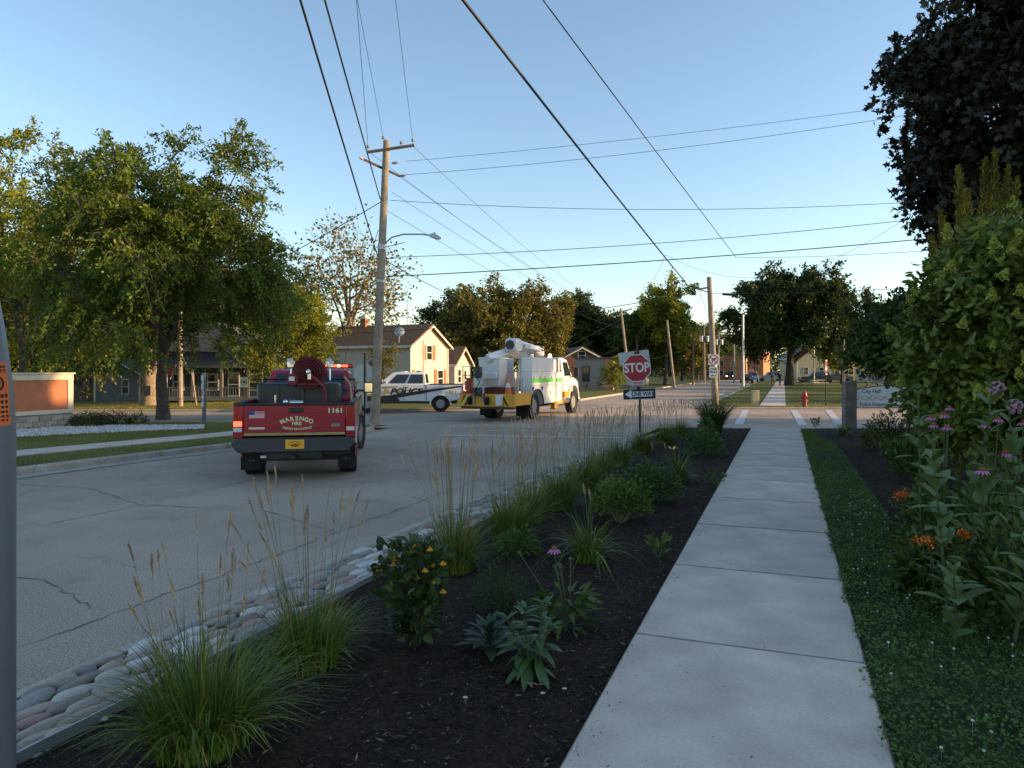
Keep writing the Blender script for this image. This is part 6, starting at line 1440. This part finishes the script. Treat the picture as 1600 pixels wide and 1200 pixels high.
# yellow flowered bush, pointed-leaf plant, rosette, ferny plants
lm_sun = leafmat('sunflower_leaf', (.028, .06, .022), (.06, .10, .035), None, .15, .5, .35, 5)
b0 = bed(650, 1008)
yb_ = bush('flowering_bush', 'upright dark green bush with small golden yellow flowers', b0, .20, .58, 560, .075, .048, lm_sun, 5, shape='vase', up=.1, stems=14)
ym = mat('golden_petal', (.80, .40, .01), .6, .1)
for px, py in ((648, 853), (643, 860), (672, 857), (617, 872), (615, 881), (593, 888), (677, 882), (692, 879), (664, 890), (651, 901), (640, 899), (678, 908), (692, 923)):
    Yd = b0.y - .12 + random.uniform(-.06, .1); flower_head(yb_, P(px, py, Yd) - b0, .022, 0, ym, mat('golden_centre', (.5, .2, .01), .7))
pt_me = big_leaf(.15, .055, lm_point, .45)
t = thing('leafy_plant', 'bright green plant with drooping pointed leaves near the sidewalk', 'plant', bed(828, 1062))
for i in range(7):
    a = 2 * PI * i / 7; q = Vector((math.cos(a) * (.10 + .03 * (i % 2)), math.sin(a) * .09, .27 + .10 * ((i * 3) % 4) / 3)); part('stem', B().tube([(q.x * .2, q.y * .2, -.02), q * .6, q], .005, 5), stemm, t)
    for k in range(9):
        place_leaf(pt_me, t, q * (.25 + .75 * k / 9), a + k * 2.4, R(20 - 30 * (k < 3) + 6 * (k > 7) * 6), .95 - .04 * k)
    for k in range(3): place_leaf(pt_me, t, q, a + k * 2.1, R(45), .5)
ro_me = big_leaf(.20, .06, lm_ros, .3)
t = thing('rosette_plant', 'low dark green rosette plant beside the bright pointed plant', 'plant', bed(765, 1020)); part('crown', B().ball((0, 0, .01), (.03, .03, .03)), stemm, t)
for k in range(26): place_leaf(ro_me, t, (0, 0, .02 + .004 * k), k * 2.4, R(14 + 2.2 * k), 1.05 - .018 * k)
lm_fine = leafmat('fine_leaf', (.032, .06, .03), (.065, .10, .045), None, .15, .6, .2, 6); lm_fern = leafmat('ferny_leaf', (.045, .105, .02), (.09, .17, .03), None, .25, .5, .3, 5); lm_bap = leafmat('baptisia_leaf', (.07, .135, .03), (.135, .21, .05), None, .25, .5, .3, 6); lm_bap2 = leafmat('baptisia_shade_leaf', (.04, .09, .03), (.075, .13, .04), None, .2, .5, .3, 6)  # second baptisia leaf colour is a darker green
bush('fine_bush', 'dark airy fine leaved bush behind the rosette plant', bed(782, 952), .21, .29, 2600, .028, .006, lm_fine, 7, kind='rhomb', up=.3, stems=30, hollow=.1)
bush('ferny_plant', 'small bright ferny plant in front of the reed grass', bed(806, 866), .19, .20, 900, .06, .014, lm_fern, 8, kind='rhomb', up=.3, stems=14, hollow=.1)
bush('round_bush', 'round pale green bush on thin stems in the mulch bed', bed(968, 815), .33, .33, 2200, .045, .024, lm_bap, 9, up=.5, stems=16, hollow=.35, sm=stemt, zmin=.35)
bush('round_bush', 'darker rounded bush behind the pale green one', bed(1015, 783), .40, .38, 2200, .05, .026, lm_bap2, 10, up=.4, stems=12, hollow=.3, zmin=.2)
bush('low_shrub', 'low dark shrub beyond the yellow daylily at the bed edge', bed(1100, 712), .40, .45, 1200, .06, .03, lm_bap2, 11, up=.4, stems=8)
bush('low_shrub', 'small leafy shrub below the tall dark grass', bed(1104, 692), .25, .50, 500, .08, .035, lm_bap2, 12, up=.4, stems=8)
bush('small_seedling', 'small pale seedling in the mulch near the sidewalk edge', bed(1029, 872), .08, .17, 40, .09, .03, lm_bap, 13, shape='vase', up=.8, stems=3)
bush('small_seedling', 'tiny seedling at the sidewalk edge farther along the bed', bed(1116, 762), .12, .20, 40, .10, .03, lm_bap2, 14, shape='vase', up=.6, stems=3)
lm_day = leafmat('daylily_leaf', (.07, .125, .02), (.13, .19, .04), (.34, .27, .09), .25, .45, .35, 4)
def daylily(label, base, n, h, spread, seed, flowers, W=.016):
    t = clump(label, base, n, h, spread, W, lm_day, seed, 0, group=None, bendmax=.95, name='daylily', K=7, rb=.06); t['category'] = 'plant'
    for px, py, Y, kind in flowers:
        p = P(px, py, Y) - Vector(base); part('flower_stalk', B().tube([(0, 0, 0), p * .5 + Vector((.01, 0, .02)), p], .005, 5), stemm, t)
        b = B()
        if kind:
            for k in range(6):
                a = k * PI / 3; d = Vector((math.cos(a), math.sin(a) - .3, .5)).normalized(); s_ = d.cross(Vector((0, 0, 1))).normalized(); b.add([p, p + d * .05 + s_ * .022, p + d * .095, p + d * .05 - s_ * .022], [(0, 1, 2, 3)])
        else: b.tube([p, p + Vector((-.01, 0, .05)), p + Vector((-.015, 0, .09))], [.006, .012, .004], 6)
        part('flower', b, mat('lily_yellow', (.80, .62, .03), .5, .1) if kind else stemt, t, ang=0)
    return t
daylily('arching daylily with yellow edged leaves in the middle of the bed', bed(920, 877), 150, .55, .85, 301, [(914, 772, 6.0, 0), (923, 780, 6.0, 0)])
daylily('daylily with one open yellow flower behind the dark rounded bush', bed(1060, 752), 150, .62, .7, 302, [(1051, 703, 10.2, 1), (1040, 702, 10.3, 0), (1020, 700, 10.2, 0)])
daylily('daylily at the foot of the City Hall sign post', bed(1318, 680), 110, .45, .7, 303, [], .02)
bush('low_shrub', 'olive green low shrub right of the City Hall sign post', RB(1385, 14.5), .55, .62, 1500, .09, .03, leafmat('olive_shrub', (.05, .085, .02), (.11, .14, .03), None, .2, .5, .3, 3), 15, up=.6, stems=10)
bush('low_shrub', 'upright green shrub in front of the dark leafy shrub', RB(1425, 10.5), .40, .55, 1000, .10, .035, lm_bap2, 16, up=.6, stems=10, shape='vase')
bush('small_seedling', 'thin seedling standing at the edge of the mulch near the crossing', bed(1274, 668), .16, .32, 60, .12, .04, lm_bap2, 17, shape='vase', up=.6, stems=3)
for i, (px, Y, r_, h, lab) in enumerate(((1545, 5.6, .55, .62, 'mass of green foliage under the coneflowers'), (1600, 4.6, .5, .55, 'green foliage at the right edge under the milkweed'), (1470, 6.4, .40, .5, 'green foliage under the mauve coneflowers'), (1455, 5.2, .26, .36, 'low bushy foliage behind the orange flowers'), (1600, 6.2, .6, .8, 'dark foliage at the right edge below the hydrangea'))):
    bush('perennial_foliage', lab, RB(px, Y), r_, h, 1100, .10, .034, lm_cone, 20 + i, up=.5, stems=10)
# hydrangea, dark leafy shrub, golden juniper
lm_hyd = leafmat('hydrangea_leaf', (.055, .10, .022), (.145, .20, .045), None, .25, .45, .35, 1.2); lm_lil = leafmat('leafy_shrub_leaf', (.022, .046, .014), (.05, .085, .024), None, .25, .45, .3, 1.0)
X = PX(1572, 7.3)
hy_ = tree('hydrangea', 'large hydrangea shrub with pale green flower cones right of the sidewalk', (X, 7.3, zr(X, 7.3) - .03), (X, 7.3, 1.78), (.70, .95, 1.15), .06, 250, 6, 20, .30, .098, .054, lm_hyd, seed=120, kind='ovate', shell=.7, droop=.15, lobes=.05, limbs=9, fork=.1, cat='shrub')
hyb = np.array([X, 7.3, zr(X, 7.3) - .03])
rg_ = np.random.default_rng(5); n = 320; zc_ = rg_.random(n); pos = np.stack([np.clip(rg_.normal(size=n), -1.4, 1.4) * .03 * (1.15 - zc_), np.clip(rg_.normal(size=n), -1.4, 1.4) * .03 * (1.15 - zc_), zc_ * .12], -1)
pan = leaf_mesh('panicle', pos, rg_.normal(size=(n, 3)) + np.array([0, 0, .3]), .024, .022, rg_); pan.materials.append(leafmat('panicle_bloom', (.26, .34, .09), (.46, .54, .18), None, .3, .7, .2, 4))
d = nrm(rg_.normal(size=(190, 3)) + np.array([-.25, -.55, .35])); d = d[d[:, 2] > -.35][:105]
for q in d:
    p = q * np.array([.92, 1.1, 1.32]) * rg_.uniform(1.0, 1.12) + np.array([X, 7.3, 1.78]) - hyb; o = part('panicle', pan, None, hy_, loc=p); o.rotation_euler = (rg_.normal() * .4 - q[1] * .5, q[0] * .6 + rg_.normal() * .3, rg_.uniform(0, 6)); s_ = rg_.uniform(.5, 1.0); o.scale = (s_, s_, s_)
X = PX(1418, 11.3)
tree('leafy_shrub', 'dark green leafy shrub overhanging the City Hall sign', (X, 11.3, zr(X, 11.3)), (X + .1, 11.3, 2.0), (.68, .7, .62), .05, 120, 7, 15, .30, .11, .055, lm_lil, seed=125, kind='ovate', shell=.4, droop=.3, lobes=.15, limbs=8, fork=.45, cat='shrub', low=1.52)
X = PX(1545, 12.5)
tree('leafy_shrub', 'deep green shrub mass behind the hydrangea', (X, 12.5, zr(X, 12.5)), (X + .15, 12.5, 1.6), (1.0, 1.1, 1.6), .08, 120, 7, 12, .45, .13, .07, lm_lil, seed=126, kind='ovate', shell=.5, limbs=8, fork=.1, cat='shrub')
lm_jun = leafmat('golden_juniper', (.085, .10, .03), (.24, .20, .03), None, .2, .6, .2, 1.5)
X = PX(1530, 10.5)
ju = thing('juniper', 'upright juniper with golden tips above the hydrangea', 'shrub', (X, 10.5, zr(X, 10.5)))
rg_ = np.random.default_rng(9); Pp, Dd = [], []; jb = B()
for k, (px, py) in enumerate(((1555, 236), (1575, 262), (1497, 262), (1540, 250), (1470, 335), (1512, 300), (1562, 300), (1590, 280), (1455, 372), (1530, 330), (1480, 360))):
    tip = np.array(P(px, py, 10.5 + rg_.normal() * .2)) - np.array([X, 10.5, zr(X, 10.5)]); b_ = np.array([tip[0] * .45, 0, tip[2] * .25]); jb.tube([(tip[0] * .1, 0, -.02), b_, tip], [.03, .02, .004], 5, False)
    m = 1500; tt = rg_.random((m, 1)) ** .8; c = b_ + (tip - b_) * tt; rr = .26 * (1 - tt) ** .7 + .015; Pp.append(c + nrm(rg_.normal(size=(m, 3))) * rr * rg_.random((m, 1)) ** .5); Dd.append(np.array([0, 0, 1.1]) + rg_.normal(size=(m, 3)) * .45)
part('foliage', leaf_mesh('foliage', np.concatenate(Pp), np.concatenate(Dd), .075, .02, rg_), lm_jun, ju); part('stem', jb, bark, ju)
# plants across the street: mound juniper, roses, shrub by the house
X = PX(138, 23.6); b_ = Vector((X, 23.6, gz(X, 23.6) + .2))
bush('mound_shrub', 'dark green clipped mound beside the orange panelled wall', b_, .62, .42, 2200, .07, .03, lm_lil, 30, kind='rhomb', up=.2, stems=6)
for i, (px, Y, r_, lab) in enumerate(((163, 24.5, .4, 'small rose bush right of the clipped mound'), (188, 24.8, .42, 'rose bush with faded red blooms left of the tree trunk'), (215, 25.0, .35, 'low green plant at the edge of the gravel bed'))):
    x = PX(px, Y); rb_ = bush('rose_bush', lab, (x, Y, gz(x, Y) + .18), r_, .4, 500, .07, .035, lm_green, 40 + i, up=.4, stems=8)
    if i < 2:
        rg_ = np.random.default_rng(i); part('bloom', leaf_mesh('bloom', rg_.normal(size=(60, 3)) * np.array([.18, .1, .08]) + np.array([0, -.1, .38]), rg_.normal(size=(60, 3)), .06, .05, rg_), mat('faded_rose', (.30, .05, .05), .8, .3), rb_)
X = PX(601, 50); tree('column_shrub', 'narrow green shrub beside the long wall of the cream house', G(X, 50), (X, 50, 1.9), (.8, .8, 1.6), .06, 40, 7, 16, .5, .13, .06, lm_olive, seed=140, cat='shrub')
X = PX(962, 66); tree('column_shrub', 'sunlit yellow green shrub at the corner of the grey flat roofed building', G(X, 66), (X, 66, 1.3), (1.1, 1, 1.3), .06, 40, 7, 16, .5, .16, .08, lm_yellow, seed=141, cat='shrub')

# ---------------------------------------------------------------- loose ground cover ("stuff")
def scatter_poly(n, y0, y1, xa, xb, dens_pow=1.0):
    y = y0 + (y1 - y0) * rng.random(n) ** dens_pow; a = np.array([xa(v) for v in y]); b = np.array([xb(v) for v in y]); return a + (b - a) * rng.random(n), y
# mulch chips
def chips(name, x, y, L, lift, m, zf):
    n = len(x); z = np.array([zf(a, b) for a, b in zip(x, y)]) + lift; pos = np.stack([x, y, z], -1)
    D = rng.normal(size=(n, 3)); D[:, 2] *= .22; return part(name, leaf_mesh(name, pos, D, L * rng.uniform(.4, 1.5, n), L * .3 * rng.uniform(.4, 1.3, n), rng, .3, up=2.5), m)
chipm = rampmat('mulch_chip', [(.036, .024, .016), (.06, .04, .027), (.016, .012, .010), (.075, .054, .040), (.024, .018, .016), (.018, .013, .012), (.028, .02, .017), (.022, .016, .014), (.20, .155, .11), (.016, .012, .011), (.025, .018, .015)], 'island', .9, .2, 60, .3, 20)
x, y = scatter_poly(42000, 2.0, 23, lambda v: x_at_t(-3.07, v), lambda v: x_at_t(-.86, v), 2.0)
tag(chips('mulch_chips', x, y, .032, -.024, chipm, zr), 'dark brown shredded bark mulch covering the flower bed', 'mulch', kind='stuff')
x, y = scatter_poly(14000, 3.0, 22, lambda v: x_at_t(1.0, v), lambda v: x_at_t(2.6, v), 1.6)
tag(chips('mulch_chips', x, y, .034, -.022, chipm, zr), 'dark bark mulch under the shrubs right of the grass strip', 'mulch', kind='stuff')
# grass and clover strip right of the walk: edge bulges towards the camera
def strip_r(v): return x_at_t(1.05 + 1.9 * ss(6.2, 3.0, v) - .35 * ss(15, 18, v), v)
gm = leafmat('lawn_blade', (.06, .11, .024), (.125, .185, .042), None, .25, .5, .3, 2); cm2 = leafmat('clover_leaf', (.05, .11, .026), (.095, .17, .05), None, .2, .55, .3, 3)
x, y = scatter_poly(52000, 2.2, 18.6, lambda v: x_at_t(.395 + .035 * math.sin(v * 9) * math.sin(v * 3.7), v), strip_r, 1.9)
e = np.array([x_at_t(.43, v) for v in y]); n = len(x)
ba = np.stack([x, y, np.array([zr(a, b) for a, b in zip(x, y)]) - .03], -1)
tag(part('grass_strip', blades('grass_strip', ba, rng.uniform(0, 6.28, n), rng.uniform(.035, .085, n), rng.uniform(.1, .75, n), rng.uniform(.003, .006, n), 2, rng), gm), 'green lawn blades in the strip right of the sidewalk', 'grass', kind='stuff')
x, y = scatter_poly(46000, 2.2, 14, lambda v: x_at_t(.40 + .03 * math.sin(v * 7 + 1) * math.sin(v * 2.9), v), strip_r, 1.8); n = len(x)
pos = np.stack([x, y, np.array([zr(a, b) for a, b in zip(x, y)]) + rng.uniform(.005, .045, n)], -1); D = rng.normal(size=(n, 3)); D[:, 2] *= .25
tag(part('clover', leaf_mesh('clover', pos, D, rng.uniform(.014, .026, n), rng.uniform(.013, .022, n), rng, .15, 'ovate', up=3), cm2), 'low clover leaves in the grass strip', 'clover', kind='stuff')
x, y = scatter_poly(190, 2.4, 9.5, lambda v: x_at_t(.5, v), strip_r, 1.3); cbm = B()
for a, b in zip(x, y):
    c = (a, b, zr(a, b) + random.uniform(.015, .045)); cbm.ball(c, (.008, .008, .0065), 6, 4); cbm.tube([(a, b, zr(a, b) - .03), c], .0012, 3, False)
tag(part('clover_blossoms', cbm, mat('clover_white', (.62, .60, .56), .8, .15)), 'white clover blossoms scattered over the grass strip', 'clover', kind='stuff')
# soil under the strip is turf coloured
sheet('grass_strip_turf', 1.0, 18.8, 60, lambda v: x_at_t(.41, v), lambda v: strip_r(v), 6, lambda x, y: zr(x, y) - .022, mat('turf', (.035, .05, .018), .95, .3, 8, 1.0, 60, fine=.4))
# lawns across the street: short blades, nearest part only
def lawn_z(x, y): return gz(x, y) + .11 + .10 * ss(-15, -18, t_of(x, y))
x, y = scatter_poly(60000, 10, 25.4, lambda v: x_at_t(-30, v), lambda v: x_at_t(TL - .17, v), 1.0)
tt_ = x * UY - y * UX; sv = x * UX + y * UY; keep = ~((tt_ > -16.1) & (tt_ < -14.9)) & ~(y < 11.7); pxx = 800 + x / y * F; fq_ = np.maximum(-.2, (pxx - 20) / 290); keep &= ~((pxx < 318) & (y > 18.8 + 3.6 * fq_) & (y < 23.9 + .2 * fq_)); x, y = x[keep], y[keep]; n = len(x)
ba = np.stack([x, y, np.array([lawn_z(a, b) for a, b in zip(x, y)]) - .005], -1)
lgm = leafmat('far_lawn_blade', (.125, .135, .03), (.21, .205, .055), (.32, .27, .12), .25, .5, .3, .6)
tag(part('lawn_blades', blades('lawn_blades', ba, rng.uniform(0, 6.28, n), rng.uniform(.04, .09, n), rng.uniform(.1, .7, n), np.full(n, .012), 1, rng), lgm), 'short grass blades of the lawn across the street', 'grass', kind='stuff')
x = rng.uniform(-24, -8, 26000); y = rng.uniform(YF + .4, 56, 26000); k = x < np.array([x_at_t(TL - .5, v) for v in y]); x, y = x[k], y[k]; n = len(x)
ba = np.stack([x, y, np.array([gz(a, b) for a, b in zip(x, y)]) + .1], -1)
tag(part('lawn_blades', blades('lawn_blades', ba, rng.uniform(0, 6.28, n), rng.uniform(.05, .12, n), rng.uniform(.1, .7, n), np.full(n, .02), 1, rng), lgm), 'sunlit grass blades beyond the cross street at the left', 'grass', kind='stuff')
x = rng.uniform(8, 40, 36000); y = YF + .4 + 26 * rng.random(36000) ** 1.5; k = (x > np.array([x_at_t(TR + .4, v) for v in y])) & (np.abs(x * UY - y * UX + .6) > .75); x, y = x[k], y[k]; n = len(x)
ba = np.stack([x, y, np.array([gz(a, b) for a, b in zip(x, y)]) + .1], -1)
tag(part('lawn_blades', blades('lawn_blades', ba, rng.uniform(0, 6.28, n), rng.uniform(.05, .11, n), rng.uniform(.1, .7, n), np.full(n, .018), 1, rng), lgm), 'grass blades of the park lawn beyond the crossing', 'grass', kind='stuff')
# white gravel bed round the panelled wall
gb = B(); rg2 = random.Random(4)
for k in range(6500):
    px = rg2.uniform(-30, 318); f_ = (px - 20) / 290
    y0 = 18.9 + 3.6 * max(-.2, f_); y1 = 23.8 + .2 * f_; Y = rg2.uniform(y0, max(y0 + .1, y1)); xx = PX(px, Y)
    s_ = rg2.uniform(.025, .06); z = lawn_z(xx, Y) + .012; v = [(xx + s_ * rg2.uniform(.7, 1.3) * a, Y + s_ * rg2.uniform(.7, 1.3) * b, z + s_ * .7 * c) for a, b, c in ((1, 0, 0), (0, 1, 0), (-1, 0, 0), (0, -1, 0), (0, 0, 1), (0, 0, -1))]
    gb.add(v, [(0, 1, 4), (1, 2, 4), (2, 3, 4), (3, 0, 4), (1, 0, 5), (2, 1, 5), (3, 2, 5), (0, 3, 5)])
me = mesh_np('white_gravel', gb.v, gb.f); tag(part('white_gravel', me, rampmat('white_stone', [(.60, .57, .52), (.48, .46, .42), (.70, .67, .62), (.36, .34, .31)], 'island', .85, .2, 40, .2, 8)), 'bed of white stones in front of the orange panelled wall', 'gravel', kind='stuff')
# bits lying on the mulch
tw = thing('dry_twig', 'pale forked twig lying on the mulch near the sidewalk', 'twig', bed(826, 1080, .03)); part('twig', B().tube([(-.03, .06, 0), (.0, 0, .012), (.02, -.02, 0)], .004, 5), stemt, tw); part('twig_fork', B().tube([(0, 0, .012), (.05, .01, .0), (.08, .015, .0)], .003, 5), stemt, tw)
tw = thing('dry_twig', 'pale dry leaf stalk lying near the far end of the bed', 'twig', bed(1104, 707, .05)); part('twig', B().tube([(-.15, 0, 0), (0, 0, .03), (.12, .05, .08)], .012, 5), stemt, tw); part('twig_fork', B().tube([(0, 0, .03), (.14, -.03, .0)], .01, 5), stemt, tw)
for px, py, lab in ((848, 1092, 'white chip beside the forked twig'), (882, 1085, 'round white chip near the sidewalk edge'), (727, 1099, 'small pale chip in the near mulch')):
    o = part('pale_chip', B().ball((0, 0, 0), (.014, .009, .005), 7, 4), mat('pale_chip', (.5, .48, .44), .9, .1), loc=bed(px, py, .03)); tag(o, lab, 'wood chip')

# crumbs of mulch and dry leaf bits on the walk edges and in the gutter
n = 520; sv = 1.5 + 17 * rng.random(n) ** 1.6; tv = np.where(rng.random(n) < .6, -.83 + np.abs(rng.normal(0, .05, n)), rng.uniform(-.8, .38, n)); k = (rng.random(n) < .55) | (tv < -.7)
x = (sv * UX + tv * UY)[k]; y = (sv * UY - tv * UX)[k]
tag(chips('walk_debris', x, y, .018, .018, rampmat('debris', [(.03, .022, .017), (.05, .036, .026), (.02, .016, .014), (.11, .085, .05)], 'island', .9, .1, 60, .2, 20), zr), 'small dark mulch crumbs scattered over the sidewalk edge', 'debris', kind='stuff')
n = 900; sv = 1.5 + 18 * rng.random(n) ** 1.4; tv = TR - np.abs(rng.normal(0, .07, n)); x = sv * UX + tv * UY; y = sv * UY - tv * UX
tag(chips('gutter_grit', x, y, .02, .006, rampmat('grit', [(.06, .05, .04), (.10, .085, .065), (.04, .034, .028), (.17, .14, .09)], 'island', .9, .1, 60, .2, 20), gz), 'grit and dry bits along the near edge of the street', 'debris', kind='stuff')
n = 260; sv = 2 + 17 * rng.random(n); sv = np.round(sv * 1.4) / 1.4 + rng.normal(0, .07, n); tv = np.full(n, TL - .02) + rng.normal(0, .03, n); x = sv * UX + tv * UY; y = sv * UY - tv * UX
ba = np.stack([x, y, np.array([gz(a, b) for a, b in zip(x, y)])], -1)
tag(part('gutter_weeds', blades('gutter_weeds', ba, rng.uniform(0, 6.28, n), rng.uniform(.05, .2, n), rng.uniform(.1, .8, n), np.full(n, .012), 2, rng), lgm), 'weeds sprouting along the kerb across the street', 'weeds', kind='stuff')
